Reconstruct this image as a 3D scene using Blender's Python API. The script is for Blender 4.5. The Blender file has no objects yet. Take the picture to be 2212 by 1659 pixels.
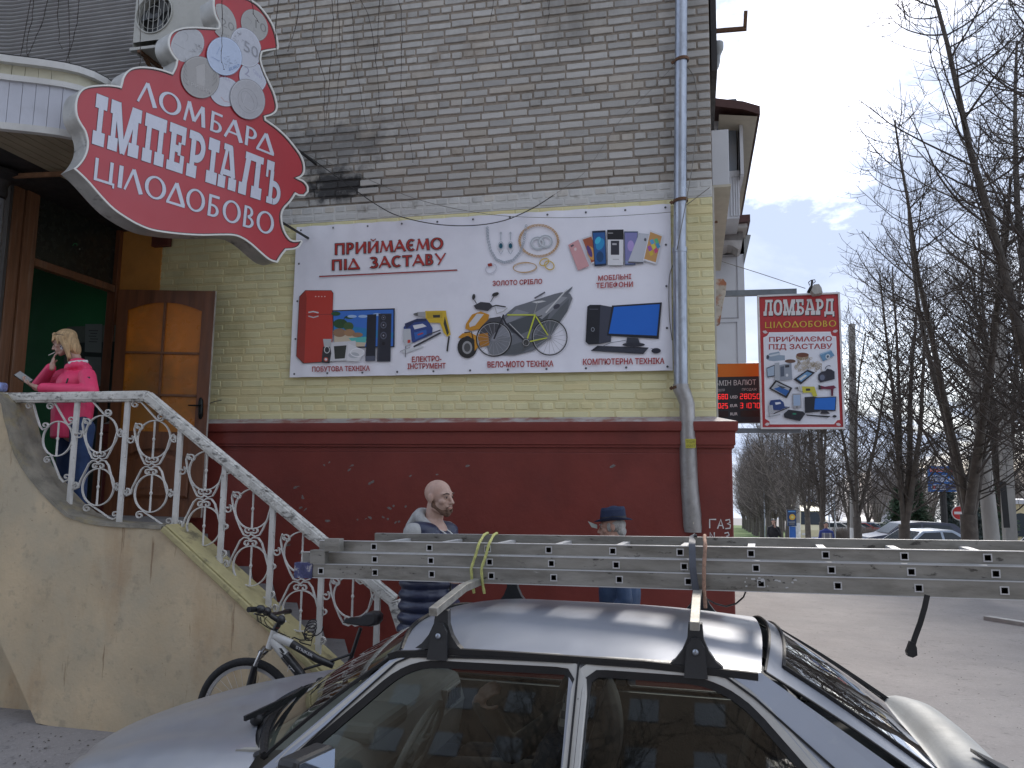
import bpy, bmesh, math, random
from mathutils import Vector, Matrix, noise
from math import *
S = bpy.context.scene
COL = S.collection
PI = pi
# ---------------------------------------------------------------- camera
H = 2.0
F_PX = 1699.0
YAW, PIT, ROL = radians(13.0), radians(7.1), radians(0.74)
_f = Vector((-sin(YAW)*cos(PIT), cos(YAW)*cos(PIT), sin(PIT)))
_r = Vector((cos(YAW), sin(YAW), 0)); _u = _r.cross(_f)
_r, _u = cos(ROL)*_r + sin(ROL)*_u, -sin(ROL)*_r + cos(ROL)*_u
cd = bpy.data.cameras.new("camera"); cam = bpy.data.objects.new("camera", cd); COL.objects.link(cam)
cd.sensor_width = 36.0; cd.lens = F_PX/2212*36.0; cd.clip_start = 0.05; cd.clip_end = 3000
cam.matrix_world = Matrix(((_r.x, _u.x, -_f.x, 0), (_r.y, _u.y, -_f.y, 0), (_r.z, _u.z, -_f.z, H), (0, 0, 0, 1)))
S.camera = cam
# ---------------------------------------------------------------- sky and sun
SUN_AZ, SUN_EL = radians(12.0), radians(42.0)      # azimuth measured from +Y towards +X
W = bpy.data.worlds.new("World"); S.world = W; W.use_nodes = True
nt = W.node_tree; N = nt.nodes; L = nt.links
bg = N["Background"]; bg.inputs[1].default_value = 0.12
sky = N.new("ShaderNodeTexSky"); sky.sky_type = 'NISHITA'; sky.sun_disc = False
sky.sun_elevation = SUN_EL; sky.sun_rotation = SUN_AZ; sky.air_density = 1.0; sky.dust_density = 1.5
tc = N.new("ShaderNodeTexCoord")
sep = N.new("ShaderNodeSeparateXYZ"); L.new(tc.outputs["Generated"], sep.inputs[0])
def wm(op, a, b=None, c=None):
    n = N.new("ShaderNodeMath"); n.operation = op
    for i, x in enumerate((a, b, c)):
        if x is None: continue
        if isinstance(x, (int, float)): n.inputs[i].default_value = x
        else: L.new(x, n.inputs[i])
    return n.outputs[0]
zz = wm('ADD', wm('MAXIMUM', sep.outputs[2], 0.0), 0.22)
cx_ = wm('DIVIDE', sep.outputs[0], zz); cy_ = wm('DIVIDE', sep.outputs[1], zz)
comb = N.new("ShaderNodeCombineXYZ"); L.new(cx_, comb.inputs[0]); L.new(cy_, comb.inputs[1]); comb.inputs[2].default_value = 3.7
def wnoise(scale, detail, rough, off):
    mp = N.new("ShaderNodeMapping"); mp.inputs[1].default_value = off; L.new(comb.outputs[0], mp.inputs[0])
    n = N.new("ShaderNodeTexNoise"); n.inputs["Scale"].default_value = scale; n.inputs["Detail"].default_value = detail
    n.inputs["Roughness"].default_value = rough; n.inputs["Distortion"].default_value = .25; L.new(mp.outputs[0], n.inputs["Vector"]); return n.outputs["Fac"]
def wramp(fac, stops):
    r = N.new("ShaderNodeValToRGB"); L.new(fac, r.inputs[0]); e = r.color_ramp.elements
    e[0].position, e[0].color = stops[0][0], (*stops[0][1], 1)
    e[1].position, e[1].color = stops[1][0], (*stops[1][1], 1)
    for p, c in stops[2:]:
        k = e.new(p); k.color = (*c, 1)
    return r.outputs[0]
SKY_SHIFT = (11.59, 5.23, 0)
cover = wramp(wnoise(1.15, 12, .62, SKY_SHIFT), [(0.38, (0, 0, 0)), (0.47, (1, 1, 1))])
shade = wramp(wnoise(.8, 9, .55, (7.52, 3.61, 0)), [(0.35, (8.6, 8.6, 8.4)), (0.405, (5.0, 5.25, 5.75)), (0.45, (3.5, 3.85, 4.6)), (.58, (2.4, 2.8, 3.7))])
mx = N.new("ShaderNodeMix"); mx.data_type = 'RGBA'
L.new(cover, mx.inputs["Factor"]); L.new(shade, mx.inputs["B"])
skb = N.new("ShaderNodeMix"); skb.data_type = 'RGBA'; skb.blend_type = 'MIX'; skb.inputs["Factor"].default_value = .45
L.new(sky.outputs[0], skb.inputs["A"]); skb.inputs["B"].default_value = (4.6, 5.6, 7.6, 1)
L.new(skb.outputs["Result"], mx.inputs["A"])
L.new(mx.outputs["Result"], bg.inputs[0])
sd = bpy.data.lights.new("sun", 'SUN'); sun = bpy.data.objects.new("sun", sd); COL.objects.link(sun)
sd.energy = 1.5; sd.angle = radians(14); sd.color = (1, .93, .84)
_sd = Vector((sin(SUN_AZ)*cos(SUN_EL), cos(SUN_AZ)*cos(SUN_EL), sin(SUN_EL)))
sun.rotation_euler = _sd.to_track_quat('Z', 'Y').to_euler()
S.view_settings.view_transform = 'Standard'; S.view_settings.look = 'None'
S.view_settings.exposure = 1.25; S.view_settings.gamma = 1.0; S.view_settings.use_curve_mapping = False
S.render.engine = 'CYCLES'; S.cycles.max_bounces = 7; S.cycles.transparent_max_bounces = 12; S.cycles.glossy_bounces = 4
S.cycles.sample_clamp_indirect = 6
# ---------------------------------------------------------------- points from sight lines (photo read at 2212x1659)
CP = Vector((0, 0, H))
def ray(x, y): return _f + _r*((x-1106)/F_PX) - _u*((y-829.5)/F_PX)
def UY(x, y, Y): d = ray(x, y); return CP + d*(Y/d.y)
def UX(x, y, X): d = ray(x, y); return CP + d*(X/d.x)
def UZ(x, y, Z): d = ray(x, y); return CP + d*((Z-H)/d.z)
def UP(x, y, P0, n): d = ray(x, y); return CP + d*(((P0-CP).dot(n))/d.dot(n))
def sm(a, b, x):
    t = min(1, max(0, (x-a)/(b-a))); return t*t*(3-2*t)
def GZ(x, y):                      # the ground: level by the house, then falling away down the street
    return .1*sm(3.9, 4.9, y)*(1-sm(.2, 2.2, x)) - .038*max(0, y-7.5)*sm(7.5, 12, y) - .0*x
# ---------------------------------------------------------------- materials
def M(name, col, rough=.65, metal=0., var=.18, vs=5., bump=.15, bs=60., dirt=None, spots=None, coat=0., spec=.5,
      stretch=(1, 1, 1), attr=False, rnd=0., emit=None, fine=0.):
    m = bpy.data.materials.new(name); m.use_nodes = True; t = m.node_tree; n = t.nodes; l = t.links; b = n["Principled BSDF"]
    b.inputs["Roughness"].default_value = rough; b.inputs["Metallic"].default_value = metal
    b.inputs["Specular IOR Level"].default_value = spec
    if coat: b.inputs["Coat Weight"].default_value = coat; b.inputs["Coat Roughness"].default_value = .08
    c = n.new("ShaderNodeTexCoord"); mp = n.new("ShaderNodeMapping"); mp.inputs["Scale"].default_value = stretch; l.new(c.outputs["Object"], mp.inputs[0])
    def noi(s, d=5, r=.6):
        q = n.new("ShaderNodeTexNoise"); q.inputs["Scale"].default_value = s; q.inputs["Detail"].default_value = d; q.inputs["Roughness"].default_value = r
        l.new(mp.outputs[0], q.inputs["Vector"]); return q.outputs["Fac"]
    def mix(fac, a, bb, mode='MIX'):
        q = n.new("ShaderNodeMix"); q.data_type = 'RGBA'; q.blend_type = mode
        if isinstance(fac, float): q.inputs["Factor"].default_value = fac
        else: l.new(fac, q.inputs["Factor"])
        for k, x in (("A", a), ("B", bb)):
            if isinstance(x, tuple): q.inputs[k].default_value = (*x[:3], 1)
            else: l.new(x, q.inputs[k])
        return q.outputs["Result"]
    def mr(x, a, bb, lo, hi):
        q = n.new("ShaderNodeMapRange"); q.inputs[1].default_value = a; q.inputs[2].default_value = bb; q.inputs[3].default_value = lo; q.inputs[4].default_value = hi
        q.clamp = True; l.new(x, q.inputs[0]); return q.outputs[0]
    if attr:
        a = n.new("ShaderNodeVertexColor"); a.layer_name = "Col"; out = a.outputs[0]
    else: out = tuple(col)
    if rnd:
        oi = n.new("ShaderNodeObjectInfo"); at = n.new("ShaderNodeAttribute"); at.attribute_name = "rnd"
        ad = n.new("ShaderNodeMath"); ad.operation = 'ADD'; l.new(oi.outputs["Random"], ad.inputs[0]); l.new(at.outputs["Fac"], ad.inputs[1])
        wn = n.new("ShaderNodeTexWhiteNoise"); wn.noise_dimensions = '1D'; l.new(ad.outputs[0], wn.inputs["W"])
        f = mr(wn.outputs["Value"], 0, 1, 1-rnd, 1+rnd)
        cb = n.new("ShaderNodeCombineColor"); [l.new(f, cb.inputs[i]) for i in range(3)]
        out = mix(1., out, cb.outputs[0], 'MULTIPLY')
        sx = n.new("ShaderNodeSeparateColor"); l.new(wn.outputs["Color"], sx.inputs[0])
        out = mix(mr(sx.outputs[1], .72, 1, 0, .55), out, (col[0]*1.05, col[1]*.93, col[2]*.78))
    if var:
        f = mr(noi(vs), .3, .7, 1-var, 1+var)
        cb = n.new("ShaderNodeCombineColor"); [l.new(f, cb.inputs[i]) for i in range(3)]
        out = mix(1., out, cb.outputs[0], 'MULTIPLY')
    for d in (dirt or []):
        dc, ds, lo, hi, amt = d[:5]
        if len(d) > 5:
            mp2 = n.new("ShaderNodeMapping"); mp2.inputs["Scale"].default_value = d[5]; l.new(c.outputs["Object"], mp2.inputs[0])
            q = n.new("ShaderNodeTexNoise"); q.inputs["Scale"].default_value = ds; q.inputs["Detail"].default_value = 6; q.inputs["Roughness"].default_value = .65
            l.new(mp2.outputs[0], q.inputs["Vector"]); fac = mr(q.outputs["Fac"], lo, hi, 0, amt)
        else: fac = mr(noi(ds, 8, .65), lo, hi, 0, amt)
        out = mix(fac, out, tuple(dc))
    for (p, rad, dc, amt) in (spots or []):     # a stain of its own shape round a point
        vm = n.new("ShaderNodeVectorMath"); vm.operation = 'SUBTRACT'; l.new(c.outputs["Object"], vm.inputs[0]); vm.inputs[1].default_value = p
        v2 = n.new("ShaderNodeVectorMath"); v2.operation = 'DIVIDE'; l.new(vm.outputs[0], v2.inputs[0]); v2.inputs[1].default_value = rad
        v3 = n.new("ShaderNodeVectorMath"); v3.operation = 'LENGTH'; l.new(v2.outputs[0], v3.inputs[0])
        ad = n.new("ShaderNodeMath"); ad.operation = 'ADD'; l.new(v3.outputs["Value"], ad.inputs[0]); l.new(mr(noi(7, 6), .3, .7, -.45, .45), ad.inputs[1])
        out = mix(mr(ad.outputs[0], .45, 1.1, amt, 0), out, tuple(dc))
    if isinstance(out, tuple): b.inputs["Base Color"].default_value = (*out[:3], 1)
    else: l.new(out, b.inputs["Base Color"])
    if bump:
        bp = n.new("ShaderNodeBump"); bp.inputs["Strength"].default_value = bump; bp.inputs["Distance"].default_value = .01
        l.new(noi(bs, 6, .65), bp.inputs["Height"]); l.new(bp.outputs[0], b.inputs["Normal"])
    if emit: b.inputs["Emission Color"].default_value = (*emit[0], 1); b.inputs["Emission Strength"].default_value = emit[1]
    if rough > .15 and var: l.new(mr(noi(vs*2.3), .3, .7, max(0, rough-.1), min(1, rough+.1)), b.inputs["Roughness"])
    return m
def glass_mat(name, tint=(.9, .95, .93), alpha=.35, rough=.02, spec=.5):
    m = bpy.data.materials.new(name); m.use_nodes = True; t = m.node_tree; n = t.nodes; l = t.links
    for q in list(n):
        if q.type != 'OUTPUT_MATERIAL': n.remove(q)
    o = n["Material Output"]; tr = n.new("ShaderNodeBsdfTransparent"); tr.inputs[0].default_value = (*tint, 1)
    gl = n.new("ShaderNodeBsdfGlossy"); gl.inputs["Roughness"].default_value = rough; gl.inputs[0].default_value = (1, 1, 1, 1)
    fr = n.new("ShaderNodeFresnel"); fr.inputs[0].default_value = 1.5
    ad = n.new("ShaderNodeMath"); ad.operation = 'MULTIPLY_ADD'; l.new(fr.outputs[0], ad.inputs[0]); ad.inputs[1].default_value = 1.3; ad.inputs[2].default_value = alpha
    ad.use_clamp = True
    mx = n.new("ShaderNodeMixShader"); l.new(ad.outputs[0], mx.inputs[0]); l.new(tr.outputs[0], mx.inputs[1]); l.new(gl.outputs[0], mx.inputs[2]); l.new(mx.outputs[0], o.inputs[0])
    return m
# ---------------------------------------------------------------- mesh builder
def xf(rot=0, loc=(0, 0, 0)): return Matrix.Translation(loc) @ Matrix.Rotation(rot, 4, 'Z')
class MB:
    def __init__(s): s.v = []; s.f = []; s.m = []; s.c = []; s.r = []
    def add(s, vs, fs, m=0, c=(1, 1, 1), T=None, r=0.):
        k = len(s.v)
        s.v += [tuple(T @ Vector(p)) if T is not None else tuple(p) for p in vs]
        for q in fs: s.f.append(tuple(i+k for i in q)); s.m.append(m); s.c.append(c); s.r.append(r)
        return s
    def box(s, c, d, m=0, T=None, col=(1, 1, 1), r=0.):
        x, y, z = (q/2 for q in d)
        vs = [(c[0]+a*x, c[1]+b*y, c[2]+e*z) for a in (-1, 1) for b in (-1, 1) for e in (-1, 1)]
        return s.add(vs, [(0, 1, 3, 2), (4, 6, 7, 5), (0, 4, 5, 1), (2, 3, 7, 6), (0, 2, 6, 4), (1, 5, 7, 3)], m, col, T, r)
    def box2(s, lo, hi, m=0, T=None, col=(1, 1, 1)):
        return s.box([(a+b)/2 for a, b in zip(lo, hi)], [abs(b-a) for a, b in zip(lo, hi)], m, T, col)
    def beam(s, a, b, w, h, m=0, up=(0, 0, 1), T=None, col=(1, 1, 1)):   # box bar from a to b
        a = Vector(a); b = Vector(b); d = (b-a).normalized(); u = Vector(up)
        if abs(d.dot(u)) > .98: u = Vector((0, 1, 0))
        x = d.cross(u).normalized(); y = x.cross(d)
        vs = [p+x*(i*w/2)+y*(j*h/2) for p in (a, b) for i, j in ((-1, -1), (1, -1), (1, 1), (-1, 1))]
        return s.add(vs, [(3, 2, 1, 0), (4, 5, 6, 7), (0, 1, 5, 4), (1, 2, 6, 5), (2, 3, 7, 6), (3, 0, 4, 7)], m, col, T)
    def tube(s, path, rad, n=6, m=0, cap=True, flat=None, T=None, closed=False, up=None, col=(1, 1, 1)):
        P = [Vector(p) for p in path]; K = len(P); vs = []; fs = []
        if not isinstance(rad, (list, tuple)): rad = [rad]*K
        ref = None
        for i in range(K):
            if closed: t = P[(i+1) % K]-P[(i-1) % K]
            else: t = P[min(i+1, K-1)]-P[max(i-1, 0)]
            if t.length < 1e-9: t = Vector((0, 0, 1))
            t.normalize()
            if up is not None: ref = Vector(up); ref = (ref - t*ref.dot(t))
            elif ref is None:
                ref = Vector((0, 0, 1)) if abs(t.z) < .9 else Vector((1, 0, 0)); ref = ref - t*ref.dot(t)
            else: ref = ref - t*ref.dot(t)
            if ref.length < 1e-6: ref = t.orthogonal()
            ref.normalize(); b = t.cross(ref)
            for k in range(n):
                a = 2*PI*(k+.5)/n
                if flat: vs.append(P[i] + ref*(sqrt(2)*sin(a)*flat[1]/2) + b*(sqrt(2)*cos(a)*flat[0]/2))
                else: vs.append(P[i] + ref*(sin(a)*rad[i]) + b*(cos(a)*rad[i]))
        R = K if closed else K-1
        for i in range(R):
            j = (i+1) % K
            for k in range(n): fs.append((i*n+k, i*n+(k+1) % n, j*n+(k+1) % n, j*n+k))
        if cap and not closed: fs += [tuple(range(n-1, -1, -1)), tuple((K-1)*n+k for k in range(n))]
        return s.add(vs, fs, m, col, T)
    def strip(s, A, B, m=0, T=None, col=(1, 1, 1), flip=False, closed=False):
        n = len(A); fs = []
        for i in range(n if closed else n-1):
            j = (i+1) % n; q = (i, j, n+j, n+i); fs.append(q[::-1] if flip else q)
        return s.add(list(A)+list(B), fs, m, col, T)
    def grid(s, rows, m=0, T=None, flip=False, col=(1, 1, 1)):
        n = len(rows[0]); vs = [p for r in rows for p in r]; fs = []
        for i in range(len(rows)-1):
            for j in range(n-1):
                q = (i*n+j, i*n+j+1, (i+1)*n+j+1, (i+1)*n+j); fs.append(q[::-1] if flip else q)
        return s.add(vs, fs, m, col, T)
    def prism(s, pts, off, m=0, T=None, col=(1, 1, 1), ms=None, sides=True, back=True):   # pts: 3D outline, off: extrusion vector
        n = len(pts); A = [Vector(p) for p in pts]; o = Vector(off); B = [p+o for p in A]
        s.add(A, [tuple(range(n))], m, col, T)
        if back: s.add(B, [tuple(range(n-1, -1, -1))], m if ms is None else ms, col, T)
        if sides: s.add(A+B, [(i, (i+1) % n, n+(i+1) % n, n+i)[::-1] for i in range(n)], m if ms is None else ms, col, T)
        return s
    def lathe(s, prof, c=(0, 0, 0), n=16, m=0, T=None, col=(1, 1, 1)):
        vs = [(c[0]+r*cos(2*PI*k/n), c[1]+r*sin(2*PI*k/n), c[2]+z) for r, z in prof for k in range(n)]; fs = []
        for i in range(len(prof)-1):
            for k in range(n): fs.append((i*n+k, i*n+(k+1) % n, (i+1)*n+(k+1) % n, (i+1)*n+k))
        fs += [tuple(range(n-1, -1, -1)), tuple((len(prof)-1)*n+k for k in range(n))]
        return s.add(vs, fs, m, col, T)
    def ball(s, c, r, n=10, k=6, m=0, T=None, col=(1, 1, 1)):
        if isinstance(r, (int, float)): r = (r, r, r)
        rows = [[(c[0]+r[0]*sin(PI*i/k)*cos(2*PI*j/n), c[1]+r[1]*sin(PI*i/k)*sin(2*PI*j/n), c[2]-r[2]*cos(PI*i/k)) for j in range(n)] for i in range(1, k)]
        vs = [p for q in rows for p in q]+[(c[0], c[1], c[2]-r[2]), (c[0], c[1], c[2]+r[2])]; fs = []
        for i in range(k-2):
            for j in range(n): fs.append((i*n+j, i*n+(j+1) % n, (i+1)*n+(j+1) % n, (i+1)*n+j))
        a = len(vs)-2
        for j in range(n): fs.append((a, (j+1) % n, j)); fs.append((a+1, (k-2)*n+j, (k-2)*n+(j+1) % n))
        return s.add(vs, fs, m, col, T)
    def mesh(s, name, mats, smooth=None, col=False, rnd=False):
        me = bpy.data.meshes.new(name); me.from_pydata(s.v, [], s.f)
        for q in (mats if isinstance(mats, (list, tuple)) else [mats]): me.materials.append(q)
        if any(s.m): me.polygons.foreach_set("material_index", s.m)
        if col:
            a = me.color_attributes.new("Col", 'FLOAT_COLOR', 'CORNER'); buf = []
            for p, c in zip(me.polygons, s.c): buf += [c[0], c[1], c[2], 1.0]*len(p.vertices)
            a.data.foreach_set("color", buf)
        if rnd:
            a = me.attributes.new("rnd", 'FLOAT', 'FACE'); a.data.foreach_set("value", s.r)
        if smooth is not None:
            me.polygons.foreach_set("use_smooth", [True]*len(me.polygons)); me.set_sharp_from_angle(angle=radians(smooth))
        me.update(); return me
    def build(s, name, mats, parent=None, smooth=None, bevel=0., col=False, rnd=False, kind=None, label=None):
        o = bpy.data.objects.new(name, s.mesh(name, mats, smooth, col, rnd)); COL.objects.link(o)
        if parent is not None: put(o, parent)
        if bevel:
            b = o.modifiers.new("b", 'BEVEL'); b.width = bevel; b.segments = 2; b.limit_method = 'ANGLE'; b.angle_limit = radians(40)
        if kind: o["kind"] = kind
        if label: o["label"] = label
        return o
_mw = {}
def put(o, parent):
    o.parent = parent
    mw = _mw.get(parent.name)
    if mw is not None: o.matrix_parent_inverse = mw.inverted()
def thing(name, label, cat, loc=(0, 0, 0), group=None, rotz=0., local=False):
    o = bpy.data.objects.new(name, None); COL.objects.link(o); o.location = loc; o.rotation_euler = (0, 0, rotz); o.empty_display_size = .1
    o["label"] = label; o["category"] = cat
    if group: o["group"] = group
    if not local: _mw[o.name] = Matrix.Translation(loc) @ Matrix.Rotation(rotz, 4, 'Z')   # children are given in world coordinates
    return o
def tag(o, label, cat, group=None):
    o["label"] = label; o["category"] = cat
    if group: o["group"] = group
    return o
def dup(root, loc, rotz=0., label=None, scale=1.):
    r = root.copy(); COL.objects.link(r); r.location = loc; r.rotation_euler = (0, 0, rotz); r.scale = (scale,)*3
    if label: r["label"] = label
    for ch in list(root.children):
        c = ch.copy(); COL.objects.link(c); c.parent = r
        for g in ch.children:
            d = g.copy(); COL.objects.link(d); d.parent = c
    return r
# ---------------------------------------------------------------- text to polygons (built-in font, Cyrillic included)
_tc = {}
def text_polys(s, off=0.):
    k = (s, off)
    if k in _tc: return _tc[k]
    c = bpy.data.curves.new('t', 'FONT'); c.body = s; c.offset = off; c.resolution_u = 3
    o = bpy.data.objects.new('t', c); COL.objects.link(o); bpy.context.view_layer.update()
    e = o.evaluated_get(bpy.context.evaluated_depsgraph_get()); me = e.to_mesh()
    vs = [(v.co.x, v.co.y) for v in me.vertices]; fs = [tuple(p.vertices) for p in me.polygons]; e.to_mesh_clear()
    bpy.data.objects.remove(o); bpy.data.curves.remove(c)
    _tc[k] = (vs, fs); return _tc[k]
class Art:
    """flat print: coloured shapes laid one film above another on a real plane"""
    def __init__(s, fn, normal, step=.0002): s.fn = fn; s.n = Vector(normal); s.step = step; s.k = 0; s.mb = MB()
    def lay(s): s.k += 1; return s.n*(s.step*s.k)
    def poly(s, pts, col):
        o = s.lay(); s.mb.add([s.fn(x, y)+o for x, y in pts], [tuple(range(len(pts)))], c=col)
    def ell(s, cx, cy, rx, ry, col, rot=0, n=20, a0=0, a1=360):
        r = radians(rot); P = []
        for i in range(n if a1-a0 >= 360 else n+1):
            a = radians(a0+(a1-a0)*i/n); x, y = rx*cos(a), ry*sin(a); P.append((cx+x*cos(r)-y*sin(r), cy+x*sin(r)+y*cos(r)))
        s.poly(P, col)
    def ring(s, cx, cy, rx, ry, w, col, rot=0, n=24, a0=0, a1=360):
        o = s.lay(); r = radians(rot); A = []; B = []
        for i in range(n+1):
            a = radians(a0+(a1-a0)*i/n)
            for q, Q in ((-w/2, A), (w/2, B)):
                x, y = (rx+q)*cos(a), (ry+q)*sin(a); Q.append(s.fn(cx+x*cos(r)-y*sin(r), cy+x*sin(r)+y*cos(r))+o)
        s.mb.strip(A, B, col=col)
    def line(s, pts, w, col):
        o = s.lay(); A = []; B = []; K = len(pts)
        for i in range(K):
            a = Vector(pts[max(0, i-1)]); b = Vector(pts[min(K-1, i+1)]); d = (b-a)
            d = d.normalized() if d.length > 0 else Vector((1, 0)); nn = Vector((-d.y, d.x))*(w/2); p = Vector(pts[i])
            A.append(s.fn(*(p+nn))+o); B.append(s.fn(*(p-nn))+o)
        s.mb.strip(A, B, col=col)
    def text(s, t, x0, y0, x1, y1, h, col, off=0., out=None, outw=.03, slant=0.):
        """baseline from (x0,y0) to (x1,y1), cap height h (all in print units, y down)"""
        for (cc, of) in (([(out, off+outw)] if out else [])+[(col, off)]):
            vs, fs = text_polys(t, of); v0, _ = text_polys(t, off)
            mn = min(v[0] for v in v0); mxx = max(v[0] for v in v0); W_ = mxx-mn; o = s.lay()
            P = []
            for (x, y) in vs:
                u = (x-mn)/W_; w = y/.729
                P.append(s.fn(x0+(x1-x0)*u+slant*w*h, y0+(y1-y0)*u-w*h)+o)
            s.mb.add(P, fs, c=cc)
# own lettering: bars, bowls and slabs on a 0..1 high cell (width in the same unit)
def _ring(cx, cy, rx, ry, w, a0=0, a1=360, n=14, wy=None, pw=2.0):
    wy = w if wy is None else wy
    def pt(q, qy, a):
        c_, s_ = cos(a), sin(a)
        return (cx+(rx+q)*copysign(abs(c_)**(2/pw), c_), cy+(ry+qy)*copysign(abs(s_)**(2/pw), s_))
    A = [pt(-w, -wy, radians(a0+(a1-a0)*i/n)) for i in range(n+1)]; B = [pt(0, 0, radians(a0+(a1-a0)*i/n)) for i in range(n+1)]
    return [(A[i], A[i+1], B[i+1], B[i]) for i in range(n)]
def _bar(x0, y0, x1, y1, w0, w1=None):
    w1 = w0 if w1 is None else w1; d = Vector((x1-x0, y1-y0)).normalized(); n = Vector((-d.y, d.x))
    return [((x0+n.x*w0/2, y0+n.y*w0/2), (x0-n.x*w0/2, y0-n.y*w0/2), (x1-n.x*w1/2, y1-n.y*w1/2), (x1+n.x*w1/2, y1+n.y*w1/2))]
def _rc(x0, y0, x1, y1): return [((x0, y0), (x1, y0), (x1, y1), (x0, y1))]
def slab(ch):      # heavy slab-serif capitals
    t, s = .27, .17
    F_ = lambda x0, x1: _rc(x0, 0, x1, t)
    T_ = lambda x0, x1: _rc(x0, 1-t, x1, 1)
    if ch == 'І': return .42, T_(0, .38)+F_(0, .38)+_rc(.11, t, .27, 1-t)
    if ch == 'М': return 1.0, F_(0, .3)+F_(.64, .96)+T_(0, .26)+T_(.7, .96)+_rc(.07, t, .21, 1-t)+_rc(.73, t, .88, 1-t)+_bar(.2, .98, .47, .0, .2, .14)+_bar(.76, .98, .47, .0, .2, .14)
    if ch == 'П': return .78, _rc(0, 1-t, .74, 1)+F_(0, .32)+F_(.42, .74)+_rc(.08, t, .24, 1-t)+_rc(.5, t, .66, 1-t)
    if ch == 'Е': return .66, _rc(0, 1-.2, .6, 1)+_rc(0, 0, .6, .2)+_rc(.08, .2, .26, .8)+_rc(.26, .42, .42, .57)+_rc(.46, .62, .6, .8)+_rc(.46, .2, .6, .38)+_rc(.36, .36, .46, .64)
    if ch == 'Р': return .66, F_(0, .36)+_rc(.09, t, .26, .82)+_rc(0, .82, .34, 1)+[q for q in _ring(.3, .67, .32, .33, .16, -90, 90, 12, .17)]+_rc(.26, .34, .31, .5)
    if ch == 'А': return .82, F_(0, .32)+F_(.46, .8)+_rc(.14, .86, .5, 1)+_bar(.13, t, .3, .95, .13)+_bar(.65, t, .43, .95, .19)+_rc(.2, .3, .6, .43)
    if ch == 'Л': return .78, _rc(.14, .84, .74, 1)+_rc(.5, t, .66, .84)+F_(.42, .76)+_bar(.25, .88, .17, .2, .16)+_rc(0, 0, .26, t)
    if ch == 'Ъ': return .8, _rc(0, .78, .34, 1)+_rc(0, .6, .1, .78)+_rc(.2, .0, .36, .78)+_rc(.12, 0, .4, .15)+_ring(.42, .28, .32, .28, .16, -90, 90, 12, .14)+_rc(.36, .42, .44, .56)
    if ch == 'О': return .74, _ring(.35, .5, .35, .5, .19, 0, 360, 22, .16, 2.6)
    if ch == 'Б': return .7, F_(0, .34)+_rc(0, .82, .6, 1)+_rc(.46, .62, .6, .82)+_rc(.09, t, .25, .82)+_ring(.32, .28, .32, .28, .16, -90, 90, 12, .15)+_rc(.25, .4, .34, .56)
    if ch == 'Д': return .82, _rc(.16, .84, .74, 1)+_rc(.52, .16, .68, .84)+_bar(.26, .88, .17, .1, .16)+_rc(0, .02, .8, .2)+_rc(0, -.12, .14, .02)+_rc(.66, -.12, .8, .02)
    return .3, []
def flare(ch):     # light humanist capitals
    w, v = .15, .12
    if ch == 'Л': return .86, _bar(.02, 0, .36, 1, v*.8, v)+_bar(.36, 1, .78, 0, w*1.1, w*1.3)
    if ch == 'О': return 1.06, _ring(.5, .5, .5, .52, .17, 0, 360, 26, .09)
    if ch == 'М': return 1.12, _bar(.06, 0, .2, .98, v)+_bar(.2, .98, .52, .12, w*1.15)+_bar(.86, .98, .52, .12, v)+_bar(.86, .98, .98, 0, w*1.2)
    if ch == 'Б': return .72, _rc(.05, 0, .2, 1)+_rc(.2, .88, .6, 1)+_ring(.28, .29, .34, .29, .15, -90, 90, 14, .1)+_rc(.2, .48, .3, .58)+_rc(.2, 0, .3, .1)
    if ch == 'А': return .92, _bar(.03, 0, .42, 1, v)+_bar(.42, 1, .84, 0, w*1.3)+_rc(.2, .28, .64, .38)
    if ch == 'Р': return .7, _rc(.05, 0, .2, 1)+_ring(.28, .7, .32, .3, .15, -90, 90, 14, .1)+_rc(.2, .9, .3, 1)+_rc(.2, .4, .3, .5)
    if ch == 'Д': return .92, _bar(.06, .08, .42, 1, v)+_bar(.42, 1, .84, .08, w*1.3)+_rc(0, 0, .92, .11)
    if ch == 'Ц': return 1.0, _rc(.05, 0, .19, 1)+_rc(.72, 0, .87, 1)+_rc(.19, 0, .72, .11)+_rc(.87, 0, .98, .1)+_rc(.9, -.12, .98, 0)
    if ch == 'І': return .34, _rc(.09, 0, .25, 1)
    if ch == 'В': return .72, _rc(.05, 0, .2, 1)+_ring(.26, .74, .28, .26, .14, -90, 90, 12, .1)+_ring(.28, .27, .34, .27, .15, -90, 90, 12, .1)+_rc(.2, .9, .27, 1)+_rc(.2, 0, .3, .1)
    if ch == 'П': return .9, _rc(.05, 0, .2, 1)+_rc(.65, 0, .8, 1)+_rc(.2, .88, .65, 1)
    if ch == 'И': return .96, _rc(.05, 0, .2, 1)+_rc(.7, 0, .85, 1)+_bar(.16, .06, .74, .94, .15)
    if ch == 'Й': return .96, _rc(.05, 0, .2, 1)+_rc(.7, 0, .85, 1)+_bar(.16, .06, .74, .94, .15)+_bar(.28, 1.2, .45, 1.1, .09)+_bar(.45, 1.1, .62, 1.2, .09)
    if ch == 'Є': return .78, _ring(.42, .5, .4, .52, .16, 50, 310, 20, .1)+_rc(.14, .44, .5, .55)
    if ch == 'З': return .66, _ring(.22, .74, .32, .27, .14, -90, 140, 14, .1)+_ring(.24, .27, .36, .28, .15, -140, 90, 14, .1)
    if ch == 'С': return .82, _ring(.44, .5, .42, .52, .16, 48, 312, 22, .1)
    if ch == 'Т': return .76, _rc(.0, .88, .72, 1)+_rc(.28, 0, .44, .88)
    if ch == 'У': return .84, _bar(.08, 1, .44, .42, .16)+_bar(.8, 1, .3, 0, .12)
    return .42, []
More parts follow.
